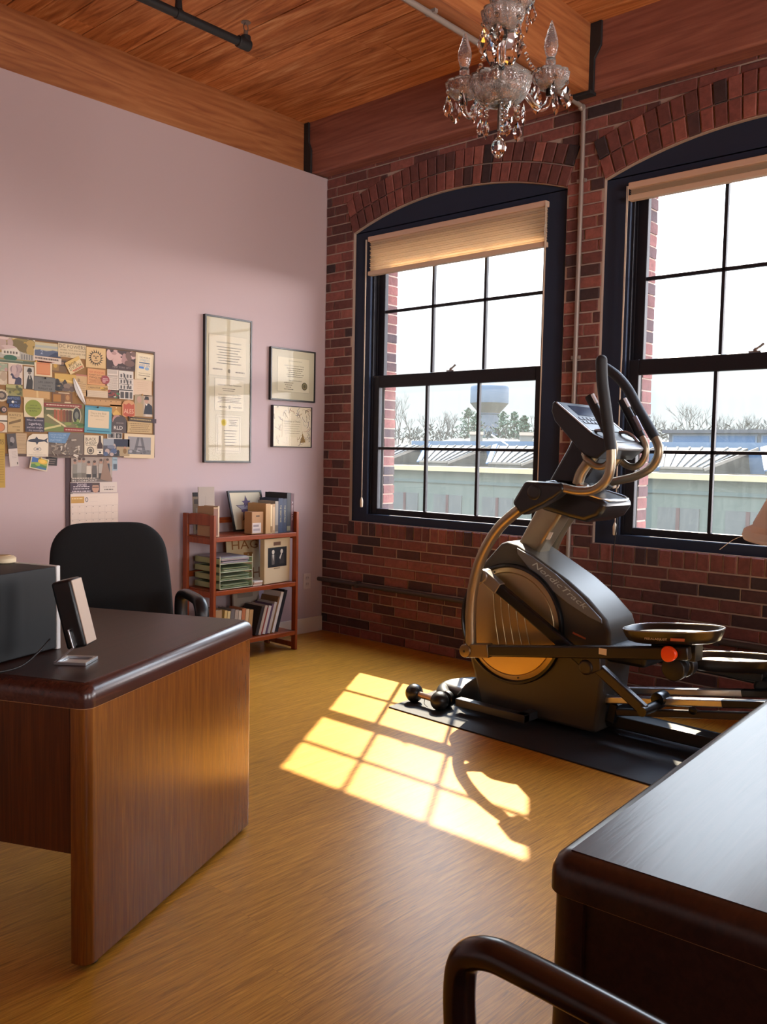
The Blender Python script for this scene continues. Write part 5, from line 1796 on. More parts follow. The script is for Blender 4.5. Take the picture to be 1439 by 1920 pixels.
K('badge', 'half-hidden round cream badge reading FESTIVAL at the left photo edge', 'badge', (-2.420, 1.606, 0.075, 0.064), 'c2b193', [('e', 0.5, 0.5, 0.36, 0.36, '463a34'), ('e', 0.5, 0.5, 0.2, 0.2, '8a7a68')] + [('t', ch, 0.5 + 0.43 * cos(a), 0.5 + 0.43 * sin(a), 0.1, None, a - pi / 2, '3a3029') for ch, a in zip('FESTIVAL', [1.3 - 0.33 * q for q in range(8)])], 1, shape=CIRC)
K('postcard', 'small olive landscape card above the blue BAPTIZED sticker', 'postcard', (-2.349, 1.638, 0.092, 0.061), '6f6a3c', [('r', 0, 0.7, 1, 1, 'a09a62'), ('p', [(0, 0), (1, 0), (0.2, 0.5), (0, 0.6)], '8a8450')] + scatter(8, ['4f5230', '5d5a34', '86803f'], 13, s=0.14))
K('sticker', 'dark blue sticker reading BAPTIZED IN MUSIC', 'sticker', (-2.353, 1.575, 0.079, 0.065), '1f2a45', [('t', 'BAPTIZED', 0.5, 0.80, 0.18, 0.86, 0, '7f90b4'), ('t', 'IN', 0.62, 0.5, 0.16, None, 0, '7f90b4'), ('t', 'MUSIC', 0.55, 0.2, 0.2, 0.7, 0, '5f7fc0'), ('e', 0.42, 0.5, 0.09, 0.1, 'd8d4cc')], 1, shape=[(0, 0.35), (0.15, 0.35), (0.15, 0), (0.9, 0), (1, 0.5), (0.96, 1), (0.06, 1)])
K('folded_paper', 'folded kraft paper strip above the green circle card', 'paper', (-2.225, 1.624, 0.156, 0.047), 'b8905a', [('p', [(0.5, 0), (0.58, 0), (0.56, 1), (0.5, 1)], 'c9a874'), ('r', 0.1, 0.05, 0.9, 0.12, '9a7444')])
K('circle_card', 'cream card with a big olive green circle', 'card', (-2.241, 1.551, 0.112, 0.108), 'cdbb98', [('e', 0.48, 0.46, 0.43, 0.43, '7f8a2f'), ('t', 'LACK OF', 0.48, 0.60, None, 0.36, 0, '2f3312'), ('t', 'CHARISMA CAN', 0.48, 0.46, None, 0.66, 0, '2f3312'), ('t', 'BE FATAL', 0.48, 0.32, None, 0.4, 0, '2f3312')], 1)
K('text_card', 'dark purple card of white print beneath the green circle', 'card', (-2.236, 1.456, 0.109, 0.08), '393340', [('t', 'When the moon', 0.5, 0.82, None, 0.86, 0, 'c3b9bf'), ('t', 'Ligerboy,', 0.52, 0.54, None, 0.66, 0, 'd0c6ca'), ('t', 'and not caught', 0.5, 0.3, None, 0.84, 0, 'c3b9bf'), ('t', 'the moonlight', 0.55, 0.1, None, 0.76, 0, 'a89fa6')], 1, pin=(0.5, 0.99, 'd0c08a'))
K('photo', 'small brown interior picture above the red banner postcard', 'photo', (-2.072, 1.616, 0.121, 0.063), '6b482a', [('r', 0.05, 0.1, 0.42, 0.75, 'a06c2c'), ('r', 0.62, 0.05, 0.9, 0.8, '84562f'), ('e', 0.76, 0.5, 0.09, 0.24, 'a87a48'), ('r', 0.6, 0.02, 0.92, 0.12, 'c9b28c'), ('r', 0.3, 0.86, 0.85, 0.95, 'c0a888')])
K('postcard', 'wide postcard with red banners, brown columns and an oval picture', 'postcard', (-2.06, 1.503, 0.245, 0.164), '6f6a42',
  [('r', 0, 0.84, 0.93, 0.98, '7c2a22'), ('l', 0.06, 0.88, 0.90, 4, 0.03, 'd0b8a0'), ('r', 0, 0.60, 0.95, 0.84, '5a5a36'), ('r', 0.05, 0.74, 0.4, 0.8, 'b8a888'), ('r', 0.45, 0.74, 0.85, 0.8, 'b8a888')] +
  [('r', 0.24 + 0.075 * i, 0.36, 0.30 + 0.075 * i, 0.76, c) for i, c in enumerate(('8f4a2c', 'a8583a', '94502c', '7c4228', '5c3426', '4c3026'))] +
  [('p', [(0, 0.02), (0.02, 0.32), (0.55, 0.14), (0.45, 0.02)], '66763a'), ('p', [(0, 0.05), (0.42, 0.2), (0.40, 0.26), (0, 0.12)], 'c0b478'), ('p', [(0.1, 0.6), (0.55, 0.2), (0.5, 0.18), (0.06, 0.55)], 'c8b98a'), ('r', 0.48, 0.02, 0.98, 0.16, '84261f'), ('l', 0.52, 0.95, 0.07, 6, 0.03, 'd0b8a0'),
   ('e', 0.8, 0.58, 0.115, 0.31, 'b8ad8c'), ('e', 0.8, 0.58, 0.095, 0.27, '2a2a26'), ('e', 0.8, 0.6, 0.05, 0.13, '6f6f62')] + scatter(6, ['55702f', '7f8a44', '3f5a2a'], 14, 0.55, 0.98, 0.2, 0.4, 0.08))
K('framed_note', 'bright blue card framing a cream handwritten note', 'card', (-1.852, 1.499, 0.172, 0.157), '4f8fa0', [('r', 0, 0.94, 1, 1, '3f7f94'), ('r', 0.08, 0.06, 0.94, 0.10, '2b5f74'), ('r', 0.12, 0.2, 0.9, 0.84, 'cdb898'), ('t', 'This is the Best', 0.5, 0.74, None, 0.6, 0.02, '8a7a62'), ('t', 'the Lucky Ones', 0.46, 0.64, None, 0.52, 0.02, '8a7a62'), ('l', 0.4, 0.7, 0.5, 4, 0.015, 'a8977c')], 2, -0.03, pin=(0.45, 0.96, '14110f'))
K('paper_slip', 'kraft strip with punched dark dots above the blue framed note', 'paper slip', (-1.813, 1.603, 0.228, 0.037), 'b58a58', [('e', 0.1 + 0.15 * i, 0.72, 0.012, 0.07, '4a3420') for i in range(6)] + [('r', 0, 0.88, 1, 1, '8f683e')])
K('photo', 'small golden triangular picture between the blue note and red shield', 'photo', (-1.732, 1.559, 0.08, 0.068), 'a87a3c', [('p', [(0.1, 0.1), (0.5, 0.6), (0.9, 0.15)], 'c49a4c'), ('p', [(0, 0.5), (0.3, 0), (0, 0)], '3a2c20'), ('e', 0.5, 0.75, 0.05, 0.06, 'e0c890')])
K('beer_mat', 'round-topped cream mat with a red shield reading ALES', 'beer mat', (-1.651, 1.574, 0.088, 0.104), 'bf8a5c', [('p', [(0.08, 0.12), (0.5, 0.0), (0.95, 0.12), (0.92, 0.78), (0.7, 0.72), (0.5, 0.84), (0.3, 0.72), (0.1, 0.78)], 'a84a30'), ('t', 'ALES', 0.5, 0.36, 0.26, 0.74, 0, 'd8b090')], 2, shape=[(0, 0.1), (0.2, 0), (0.8, 0), (1, 0.1), (1, 0.75), (0.85, 0.93), (0.5, 1), (0.15, 0.93), (0, 0.75)], pin=(0.45, 0.02, '14110f'))
K('badge_card', 'dark rounded card with white letters RLD and a pink rim', 'card', (-1.712, 1.481, 0.106, 0.107), '4a3c3a', [('e', 0.35, 0.7, 0.3, 0.28, 'a87a72'), ('e', 0.5, 0.5, 0.42, 0.42, '463a3a'), ('t', 'RLD', 0.42, 0.28, 0.2, 0.55, 0, 'ded6cc'), ('l', 0.3, 0.75, 0.52, 3, 0.05, '8a7a76')] , 1, shape=[(0, 0), (1, 0), (1, 0.6), (0.85, 0.88), (0.55, 1), (0.2, 0.9), (0, 0.6)])
K('envelope', 'tan card of faint script at the right edge under the dark ribbon', 'card', (-1.576, 1.465, 0.179, 0.068), 'a88a5c', [('p', [(0.02, 0), (0.98, 0.0), (1, 0.95), (0.1, 1)], 'b59868')] + lines(0.12, 0.92, 0.12, 0.78, 5, 0.06, '7a6240'), 1)
K('ribbon', 'dark brown bookmark ribbon sticking out past the right side of the board', 'bookmark', (-1.554, 1.51, 0.19, 0.026), '3f3022', [('l', 0.05, 0.8, 0.4, 2, 0.3, 'a08a5c'), ('r', 0.86, 0, 1, 1, '35202a')], 2, -0.04)
K('diner_card', 'kraft card with a brown heading and slanted brown band', 'card', (-2.344, 1.465, 0.085, 0.109), 'b39664', [('t', "KATZ'S", 0.48, 0.86, 0.1, 0.74, 0, '4a3a22'), ('l', 0.15, 0.55, 0.70, 2, 0.03, '6a5634'), ('p', [(0.08, 0.38), (0.85, 0.55), (0.85, 0.68), (0.08, 0.50)], '6f5834'), ('l', 0.3, 0.8, 0.26, 4, 0.03, '6a5634'), ('t', '1888', 0.66, 0.12, 0.07, None, 0, '5a4628'), ('r', 0.0, 0.0, 1, 0.02, '8a7048')])
K('logo_card', 'cream card with an orange circle at the left photo edge', 'card', (-2.422, 1.455, 0.064, 0.093), 'c9b9a0', [('r', 0, 0.72, 1, 0.95, 'd2c6b2'), ('r', 0, 0.62, 1, 0.70, '3a322c'), ('e', 0.4, 0.3, 0.42, 0.27, '8a5a3c'), ('e', 0.4, 0.3, 0.36, 0.23, 'c07a50')])
K('pin_badge', 'small dark round badge with a pink centre near the left photo edge', 'badge', (-2.41, 1.531, 0.037, 0.036), '3a302c', [('e', 0.55, 0.5, 0.3, 0.3, 'b5968a'), ('e', 0.55, 0.5, 0.16, 0.16, '7a5f5a')], 2, shape=CIRC)
K('badge', 'red round badge beside the white receipt', 'badge', (-1.806, 1.735, 0.054, 0.051), '8f3f42', [('l', 0.2, 0.8, 0.6, 2, 0.07, 'd0a8a4'), ('l', 0.15, 0.85, 0.42, 4, 0.09, 'c9a09c'), ('e', 0.35, 0.3, 0.2, 0.16, 'b57f7c')], 2, shape=CIRC)
K('streamer', 'mustard paper strip hanging below the board at the left photo edge', 'paper strip', (-2.43, 1.257, 0.051, 0.293), 'b08e38', [('t', 'RE', 0.7, 0.87, None, 0.4, 0, '5a4416'), ('t', 'IO', 0.7, 0.82, None, 0.4, 0, '5a4416')] + lines(0.3, 0.9, 0.1, 0.7, 14, 0.01, '8a6c28'), 1)
K('bookmark', 'tilted white bookmark with a dark photo on top', 'bookmark', (-2.362, 1.315, 0.05, 0.178), 'c6b8ae', [('r', 0, 0.54, 1, 1, '4a4444'), ('e', 0.55, 0.8, 0.25, 0.1, '8a8280'), ('e', 0.4, 0.68, 0.2, 0.06, '2a2626')] + lines(0.3, 0.85, 0.26, 0.44, 5, 0.01, '9a8e86') + [('r', 0.8, 0.05, 0.9, 0.12, '4a4442')], 2, 0.10)
K('note', 'tan printed note between the tilted bookmark and the shark card', 'note', (-2.312, 1.345, 0.06, 0.124), 'b09672', [('r', 0, 0.5, 1, 0.52, '9a8260')] + lines(0.1, 0.9, 0.1, 0.9, 8, 0.012, '8a7250'))
sh = [('p', [(0.05, 0.66), (0.2, 0.74), (0.4, 0.77), (0.46, 0.86), (0.54, 0.76), (0.8, 0.72), (0.97, 0.82), (0.92, 0.70), (0.97, 0.58), (0.82, 0.66), (0.55, 0.62), (0.48, 0.50), (0.42, 0.61), (0.2, 0.62)], '2a3040'), ('e', 0.5, 0.32, 0.17, 0.09, '4a4a48'), ('e', 0.5, 0.32, 0.15, 0.075, 'd8cbb8'), ('p', [(0.38, 0.32), (0.5, 0.36), (0.62, 0.33), (0.5, 0.29)], '2a3040'), ('l', 0.1, 0.9, 0.06, 3, 0.02, '7a7268'), ('l', 0.3, 0.72, 0.15, 5, 0.012, '8a8278')]
K('shark_card', 'white round-topped card with a dark shark', 'card', (-2.222, 1.345, 0.129, 0.129), 'd6c8b2', sh, 1, shape=[(0.02, 0), (0.98, 0), (1, 0.55), (0.98, 0.98), (0.3, 0.97), (0.12, 0.86), (0.02, 0.6)])
mo = []
for i in range(60):
    q = random.Random(40 + i)
    uc, vc, a = q.uniform(0.08, 0.92), q.uniform(0.06, 0.75), q.uniform(0, 3)
    du, dv_ = 0.07 * cos(a), 0.09 * sin(a)
    mo.append(('p', [(uc - du, vc - dv_), (uc - du - 0.03 * sin(a), vc - dv_ + 0.05 * cos(a)), (uc + du - 0.03 * sin(a), vc + dv_ + 0.05 * cos(a)), (uc + du, vc + dv_)], q.choice(['b5a795', '8f8272', 'cbbfae', '5a4f48', '6f6258'])))
K('mosaic_photo', 'busy grey and white mosaic card with a blue label on its upper left', 'photo', (-2.048, 1.347, 0.221, 0.142), '6a5d52', mo + [('p', [(0, 0.6), (0.46, 0.57), (0.6, 1), (0, 1)], '5d7fa0'), ('t', 'HOW YOU SEE', 0.27, 0.90, None, 0.42, 0, '9ab2c8'), ('t', 'THE WORLD', 0.25, 0.80, None, 0.36, 0, '9ab2c8'), ('t', 'MATTERS', 0.2, 0.69, None, 0.3, 0, '9ab2c8')])
K('beer_mat', 'cream mat with two bold black words and a dark bottle', 'beer mat', (-1.88, 1.351, 0.119, 0.114), 'cfc0a6', [('t', 'BLACK', 0.34, 0.80, 0.15, 0.56, 0, '1a1614'), ('t', 'SHEEP', 0.34, 0.60, 0.15, 0.6, 0, '1a1614'), ('l', 0.08, 0.62, 0.47, 2, 0.025, '5a4e44'), ('e', 0.32, 0.22, 0.19, 0.19, '2a2624'), ('e', 0.32, 0.22, 0.15, 0.15, 'bfb098'), ('e', 0.32, 0.22, 0.10, 0.10, '5f564c'), ('p', [(0.68, 0.0), (0.98, 0.0), (0.98, 0.5), (0.9, 0.66), (0.88, 0.98), (0.78, 0.98), (0.76, 0.66), (0.68, 0.5)], '38201c'), ('r', 0.68, 0.05, 0.98, 0.32, 'd8ccb8'), ('t', 'BABA', 0.83, 0.24, 0.06, 0.24, 0, '2a2422'), ('e', 0.83, 0.13, 0.07, 0.05, '1f1a18')], 1)
K('photo', 'dark photo of a group with deep blue sky', 'photo', (-1.732, 1.34, 0.174, 0.102), '4a4a54', [('r', 0.4, 0.55, 1, 1, '1b2036'), ('r', 0.5, 0, 1, 0.55, 'a08a66'), ('r', 0, 0.6, 0.4, 1, '8a9098')] + scatter(12, ['4a5a7a', '2f3a52', 'b09a90', '6a6f80', '23262f'], 15, 0.03, 0.6, 0.05, 0.65, 0.12) + [('e', 0.82, 0.3, 0.07, 0.16, '7a5a30'), ('e', 0.82, 0.5, 0.04, 0.07, 'b07a60')], 1)
K('photo_strip', 'narrow black and white strip above the deep blue photo', 'photo', (-1.742, 1.41, 0.098, 0.039), 'd0c6ba', [('r', 0.05, 0.1, 0.5, 0.9, '6f6a68'), ('r', 0.55, 0.1, 0.97, 0.9, '3a3636'), ('e', 0.3, 0.5, 0.08, 0.3, '1f1c1c'), ('e', 0.75, 0.45, 0.08, 0.3, '8a8480')], 0)
K('matted_photo', 'black and white print in a wide cream border, bottom right corner of the board', 'photo', (-1.576, 1.351, 0.21, 0.146), 'cdb795', [('r', 0.12, 0.16, 0.88, 0.88, '8a8688'), ('p', [(0.3, 0.2), (0.4, 0.2), (0.5, 0.86), (0.42, 0.86)], '5f5c60'), ('p', [(0.62, 0.2), (0.72, 0.2), (0.6, 0.86), (0.52, 0.86)], '5f5c60'), ('p', [(0.36, 0.44), (0.68, 0.44), (0.66, 0.5), (0.38, 0.5)], '4f4c50'), ('r', 0.12, 0.16, 0.88, 0.34, '6a686a')] + scatter(10, ['4a484c', '5a585c', '9a969a'], 16, 0.2, 0.8, 0.2, 0.34, 0.05), 1, -0.02)
K('sunset_card', 'curled card with yellow sun and green hills dangling below the board', 'card', (-2.212, 1.241, 0.105, 0.068), 'cbbda0', [('r', 0.06, 0.08, 0.94, 0.94, '8f9a4a'), ('p', [(0.06, 0.5), (0.45, 0.62), (0.4, 0.94), (0.06, 0.94)], '3f66a0'), ('e', 0.66, 0.72, 0.26, 0.2, 'd8a83c'), ('e', 0.66, 0.74, 0.15, 0.14, 'e0b850'), ('p', [(0.06, 0.08), (0.94, 0.08), (0.94, 0.4), (0.5, 0.5), (0.06, 0.35)], '4f7a4a'), ('p', [(0.3, 0.08), (0.94, 0.08), (0.94, 0.22), (0.5, 0.3)], '3f6a8a'), ('e', 0.42, 0.42, 0.14, 0.12, '8aa83c')], 1, -0.2, pin=(0.5, 0.97, 'c9b070'))
K('dark_card', 'small black card hanging below the board edge beside the curled sun card', 'card', (-2.137, 1.255, 0.063, 0.046), '2a2422', lines(0.15, 0.85, 0.2, 0.7, 3, 0.06, '8a7a70'), 0, -0.08)
# feather bookmark
b = MB()
n = 14
L_ = []
R_ = []
for i in range(n + 1):
    t = i / n
    y = -2.006 + 0.070 * t ** 1.2
    z = 1.730 - 0.146 * t
    w_ = 0.017 * sin(pi * min(1, t * 0.92 + 0.04)) ** 0.8
    L_.append((y - w_ * 0.9, z - w_ * 0.4))
    R_.append((y + w_ * 0.9, z + w_ * 0.4))
vs = []
for i in range(n + 1):
    vs += [(0.027, *L_[i]), (0.030, (L_[i][0] + R_[i][0]) / 2, (L_[i][1] + R_[i][1]) / 2), (0.027, *R_[i])]
fs = []
for i in range(n):
    a = 3 * i
    fs += [(a, a + 1, a + 4, a + 3), (a + 1, a + 2, a + 5, a + 4)]
b.add(vs, fs)
o = b.build('feather', paint('d0ccc8', 0.6), None, smooth=0, solid=0.001)
tag(o, 'white feather pinned slanting in the middle of the cork board', 'feather', 'things pinned to the cork board')
o2 = MB().tube([(0.0315, L_[i][0] / 2 + R_[i][0] / 2, L_[i][1] / 2 + R_[i][1] / 2) for i in range(n + 1)], 0.0009, 6, 0).build('quill', paint('a89878', 0.5), o)

# calendar under the board
r = thing('wall_calendar', 'wall calendar hanging under the board with a group photo above a blank grid', 'calendar', (0.0, -1.87, 0.83))
MB().bb(0.001, 0.006, -2.046, -2.004, 0.80, 1.282).build('dark_backing', paint('3a1f24', 0.6), r, smooth=0)
def calsheet(nm, geo, col, items, x, rot=0):
    cy, cz, W, H = geo
    cols = [col]
    b = MB()
    b.bb(x, x + 0.0012, cy - W / 2, cy + W / 2, cz - H / 2, cz + H / 2, 0)
    draw(b, x + 0.0013, cy - W / 2, cy + W / 2, cz - H / 2, cz + H / 2, items, cols)
    b.build(nm, [paint(c, 0.6) for c in cols], r, smooth=0)
ppl = [('r', 0, 0.6, 1, 1, '9a8a7e'), ('r', 0, 0, 1, 0.16, '6a5f58')]
for i, (uc, h, c1, c2) in enumerate(((0.09, 0.72, '7f7a70', '5f5a50'), (0.2, 0.78, '9a958c', '7a7468'), (0.3, 0.77, '8f877c', '6a6258'), (0.42, 0.66, 'c0b4a4', '2a2626'), (0.56, 0.68, '5a5450', '3a3634'), (0.72, 0.74, 'a39a90', '3f3a38'), (0.88, 0.76, '3a3c44', '4a4440'))):
    ppl += [('r', uc - 0.055, 0.12, uc + 0.055, h * 0.5, c2), ('p', [(uc - 0.065, h * 0.45), (uc + 0.065, h * 0.45), (uc + 0.05, h - 0.05), (uc - 0.05, h - 0.05)], c1), ('e', uc, h + 0.05, 0.035, 0.085, 'a8806a'), ('e', uc, h + 0.10, 0.036, 0.05, '4a3a34')]
ppl += [('p', [(0.70, 0.1), (0.80, 0.9), (0.84, 0.9), (1, 0.02), (0.9, 0.02)], '8a6f5e'), ('t', 'IN CONCERT', 0.32, 0.05, 0.07, 0.6, 0, 'd8d0c4'), ('l', 0.02, 0.6, 0.13, 3, 0.03, 'd0c4b4')]
calsheet('group_photo', (-1.885, 1.212, 0.262, 0.152), 'a3968a', ppl, 0.009)
calsheet('banner_strip', (-1.871, 1.103, 0.30, 0.062), 'c9bbb0', [('r', 0.0, 0.05, 0.62, 0.95, '40303c'), ('t', 'Songs', 0.24, 0.78, None, 0.2, 0, 'c9bcc0'), ('l', 0.06, 0.40, 0.55, 3, 0.09, 'c4b6ba'), ('l', 0.06, 0.40, 0.35, 5, 0.09, 'c4b6ba'), ('l', 0.04, 0.42, 0.12, 7, 0.09, 'c4b6ba'), ('e', 0.53, 0.45, 0.075, 0.45, 'b58a72'), ('r', 0.45, 0.7, 0.61, 0.95, '4a3a34'), ('r', 0.46, 0.48, 0.6, 0.56, '4a3a36'), ('l', 0.7, 0.95, 0.5, 3, 0.06, '8a7e78'), ('l', 0.72, 0.92, 0.25, 5, 0.09, '6a5e58')], 0.0085)
grid = [('r', 0.01, 0.77, 0.28, 0.93, 'b58a44'), ('l', 0.03, 0.25, 0.87, 3, 0.02, 'd8c090'), ('e', 0.33, 0.85, 0.03, 0.06, '3a4450'), ('e', 0.33, 0.85, 0.02, 0.042, 'cbbcb0'), ('r', 0.39, 0.80, 0.56, 0.802, '8a8088'), ('r', 0.39, 0.91, 0.56, 0.912, '8a8088')]
for i in range(8):
    grid.append(('r', i / 7 * 0.98 + 0.01, 0.02, i / 7 * 0.98 + 0.0135, 0.70, 'b5a59c'))
for i in range(5):
    grid.append(('r', 0.01, 0.02 + 0.17 * i, 0.99, 0.0245 + 0.17 * i, 'b5a59c'))
for i in range(4):
    for j in range(7):
        grid.append(('r', 0.03 + j * 0.14, 0.16 + 0.17 * i, 0.05 + j * 0.14, 0.175 + 0.17 * i, '8a7c76'))
calsheet('month_grid', (-1.868, 0.95, 0.307, 0.236), 'd3c2b4', grid, 0.0105)
calsheet('blue_strip', (-1.735, 1.246, 0.034, 0.088), '8fa3ae', [('r', 0.2, 0.1, 0.9, 0.45, '4a5560'), ('l', 0.2, 0.9, 0.7, 3, 0.06, '5a6a78')], 0.0075)

# ------------------------------------------------------------------ folding bookcase by the lilac wall
BY0, BY1, BX0, BX1 = -1.275, -0.575, 0.045, 0.37
r = thing('bookcase', 'reddish brown open bookcase with three shelves against the lilac wall', 'bookcase', (0.2, -0.92, 0))
for y0, y1, s in ((BY0, BY0 + 0.02, 0), (BY1 - 0.02, BY1, 1)):
    b = MB()
    b.bb(BX0, BX0 + 0.046, y0, y1, 0, 0.935)
    b.bb(BX1 - 0.042, BX1, y0, y1, 0, 0.935)
    b.prism([(BX0 + 0.046, 0.868), (BX1 - 0.042, 0.868), (BX1 - 0.042, 0.928), (0.29, 0.938), (0.21, 0.942), (0.13, 0.938), (BX0 + 0.046, 0.928)], IDY, y0 + 0.002, y1 - 0.002)
    for z in (0.765, 0.432, 0.098):
        b.bb(BX0 + 0.046, BX1 - 0.042, y0 + 0.002, y1 - 0.002, z - 0.012, z + 0.025)
    b.bb(BX0 + 0.046, BX1 - 0.042, y0 + 0.002, y1 - 0.002, 0.015, 0.05)
    b.build('side_frame', M_SHELF, r, bevel=0.003, smooth=0)
for z in (0.797, 0.463, 0.131):
    b = MB()
    b.bb(BX0 + 0.01, BX1 - 0.006, BY0 + 0.0205, BY1 - 0.0205, z - 0.016, z)
    b.bb(BX1 - 0.016, BX1 - 0.001, BY0 + 0.0205, BY1 - 0.0205, z - 0.028, z + 0.001)
    b.build('shelf', M_SHELFY, r, bevel=0.003, smooth=0)
for z in (0.875, 0.54, 0.2):
    MB().bb(BX0, BX0 + 0.014, BY0 + 0.0205, BY1 - 0.0205, z - 0.018, z + 0.018).build('back_slat', M_SHELFY, r, bevel=0.002, smooth=0)
Z1, Z2, Z3 = 0.799, 0.465, 0.133
def book(label, y0, y1, x0, x1, z0, h, col, page='d8cdb6', lean=0.0, group='books on the bookcase', spine=None, text=None, name='book'):
    root = thing(name, label, 'book', (x1, (y0 + y1) / 2, z0), 0, group)
    t, d = y1 - y0, x1 - x0
    M_ = Matrix.Translation((x1, y0, z0)) @ Matrix.Rotation(-lean, 4, 'X')
    def B(b, xa, xb, ya, yb, za, zb, m=0):
        vs = [M_ @ Vector((x, y, z)) for z in (za, zb) for y in (ya, yb) for x in (xa, xb)]
        b.add(vs, [(0, 2, 3, 1), (4, 5, 7, 6), (0, 1, 5, 4), (2, 6, 7, 3), (0, 4, 6, 2), (1, 3, 7, 5)], m)
    c = min(0.003, t * 0.15)
    b = MB()
    B(b, -d, 0, 0, c, 0, h)
    B(b, -d, 0, t - c, t, 0, h)
    B(b, -c, 0, c, t - c, 0, h)
    if spine:
        for z_, zz_, _c in spine:
            B(b, -0.001, 0.0006, 0.001, t - 0.001, z_ * h, zz_ * h, 1)
    cov = [paint(col, 0.55)] + ([paint(spine[0][2], 0.5)] if spine else [])
    if text:
        cov.append(paint(text[1], 0.5))
        put_text(b, text[0], lambda u_, v_: tuple(M_ @ Vector((0.0008, t / 2 + v_, h * 0.55 - u_))), 0, 0, t * 0.35, h * 0.5, len(cov) - 1)
    b.build('cover', cov, root, smooth=0)
    b = MB()
    B(b, -d + 0.003, -c - 0.0002, c + 0.0001, t - c - 0.0001, 0.003, h - 0.004)
    b.build('pages', paint(page, 0.8), root, smooth=0)
    return root
# top shelf
def slab(name, label, cat, c, s, col, rx=0, ry=0, rz=0, group=None, extra=None, bev=0.0005):
    rot = Matrix.Rotation(rz, 3, 'Z') @ Matrix.Rotation(ry, 3, 'Y') @ Matrix.Rotation(rx, 3, 'X')
    b = MB().box(c, s, rot)
    o = b.build(name, paint(col, 0.65), None, smooth=0, bevel=bev)
    tag(o, label, cat, group)
    if extra:
        for nm, items in extra:
            cols = []
            q = MB()
            def fn(u_, v_, k):
                return tuple(Vector(c) + rot @ Vector((s[0] / 2 + 0.0004 + 0.0001 * k, (u_ - 0.5) * s[1], (v_ - 0.5) * s[2])))
            k = 0
            for it in items:
                k += 1
                col2 = it[-1]
                if col2 not in cols:
                    cols.append(col2)
                m = cols.index(col2)
                if it[0] == 'r':
                    q.add([fn(it[1], it[2], k), fn(it[3], it[2], k), fn(it[3], it[4], k), fn(it[1], it[4], k)], [(0, 1, 2, 3)], m)
                elif it[0] == 'e':
                    q.add([fn(it[1] + it[3] * cos(2 * pi * j / 20), it[2] + it[4] * sin(2 * pi * j / 20), k) for j in range(20)], [tuple(range(20))], m)
                elif it[0] == 'p':
                    q.add([fn(a, d, k) for a, d in it[1]], [tuple(range(len(it[1])))], m)
                elif it[0] == 't':
                    put_text(q, it[1], lambda a, d, k=k: fn(a / s[1] + 0.5, d / s[2] + 0.5, k), (it[2] - 0.5) * s[1], (it[3] - 0.5) * s[2], it[4] * s[2] if it[4] else None, it[5] * s[1] if it[5] else None, m)
            q.build(nm, [paint(x, 0.6) for x in cols], o, smooth=0)
    return o
slab('leaflet', 'dark topped tan leaflet leaning behind the grey folder on the bookcase', 'leaflet', (0.095, -1.190, Z1 + 0.133), (0.004, 0.085, 0.265), 'a48f76', 0, -0.07, 0, None, [('print', [('r', 0, 0.9, 1, 1, '2a2422'), ('r', 0.1, 0.72, 0.9, 0.84, '5f5248'), ('r', 0.25, 0.5, 0.9, 0.62, 'bfae98'), ('r', 0.2, 0.1, 0.85, 0.4, '6f6358')])])
slab('folder', 'tall plain grey folder standing at the left end of the bookcase top', 'folder', (0.165, -1.180, Z1 + 0.152), (0.006, 0.125, 0.302), '9a8c80', 0, -0.04, 0, None, [('faint_print', [('r', 0.42, 0.62, 0.46, 0.8, '8f8176'), ('r', 0.12, 0.08, 0.9, 0.42, 'b9aca4'), ('r', 0.3, 0.1, 0.55, 0.3, '8a8080')])])
book('tan paperback at the left end of the top shelf, spotted spine', -1.252, -1.218, 0.17, 0.335, Z1, 0.185, 'a98a66', spine=[(0.05, 0.95, '7a4f3c')])
book('thin pale book beside the spotted tan paperback on the top shelf', -1.217, -1.204, 0.19, 0.33, Z1, 0.19, 'c2ac90')
# star picture
rt = -0.28
o = thing('star_picture', 'black framed cream picture with a purple grey star leaning on the bookcase', 'framed picture', (0.12, -0.815, Z1))
rot = Matrix.Rotation(radians(-17), 3, 'Y')
cS = Vector((0.125, -0.815, Z1 + 0.137))
fw_, fh_ = 0.285, 0.275
b = MB()
for a_, c_, sa, sc in ((0, fh_ / 2 - 0.006, fw_, 0.012), (0, -fh_ / 2 + 0.006, fw_, 0.012), (-fw_ / 2 + 0.006, 0, 0.012, fh_ - 0.024), (fw_ / 2 - 0.006, 0, 0.012, fh_ - 0.024)):
    b.box(cS + rot @ Vector((0, a_, c_)), (0.014, sa, sc), rot)
b.build('frame', FM, o, smooth=0)
MB().box(cS + rot @ Vector((-0.002, 0, 0)), (0.006, fw_ - 0.022, fh_ - 0.022), rot).build('mount', paint('c9bea2', 0.7), o, smooth=0)
b = MB()
F_ = lambda u_, v_, k: tuple(cS + rot @ Vector((0.0015 + 0.0002 * k, u_, v_)))
def star(R1, R2, cu, cv, k, m):
    pts = []
    for i in range(10):
        rr_ = R1 if i % 2 == 0 else R2
        a = pi / 2 + i * pi / 5
        pts.append(F_(cu + rr_ * cos(a), cv + rr_ * sin(a), k))
    n0 = len(b.v)
    b.add(pts + [F_(cu, cv, k)], [(10, i, (i + 1) % 10) for i in range(10)], m)
star(0.098, 0.040, 0.0, 0.01, 1, 0)
star(0.085, 0.034, 0.0, 0.01, 2, 1)
star(0.040, 0.018, 0.0, 0.055, 3, 2)
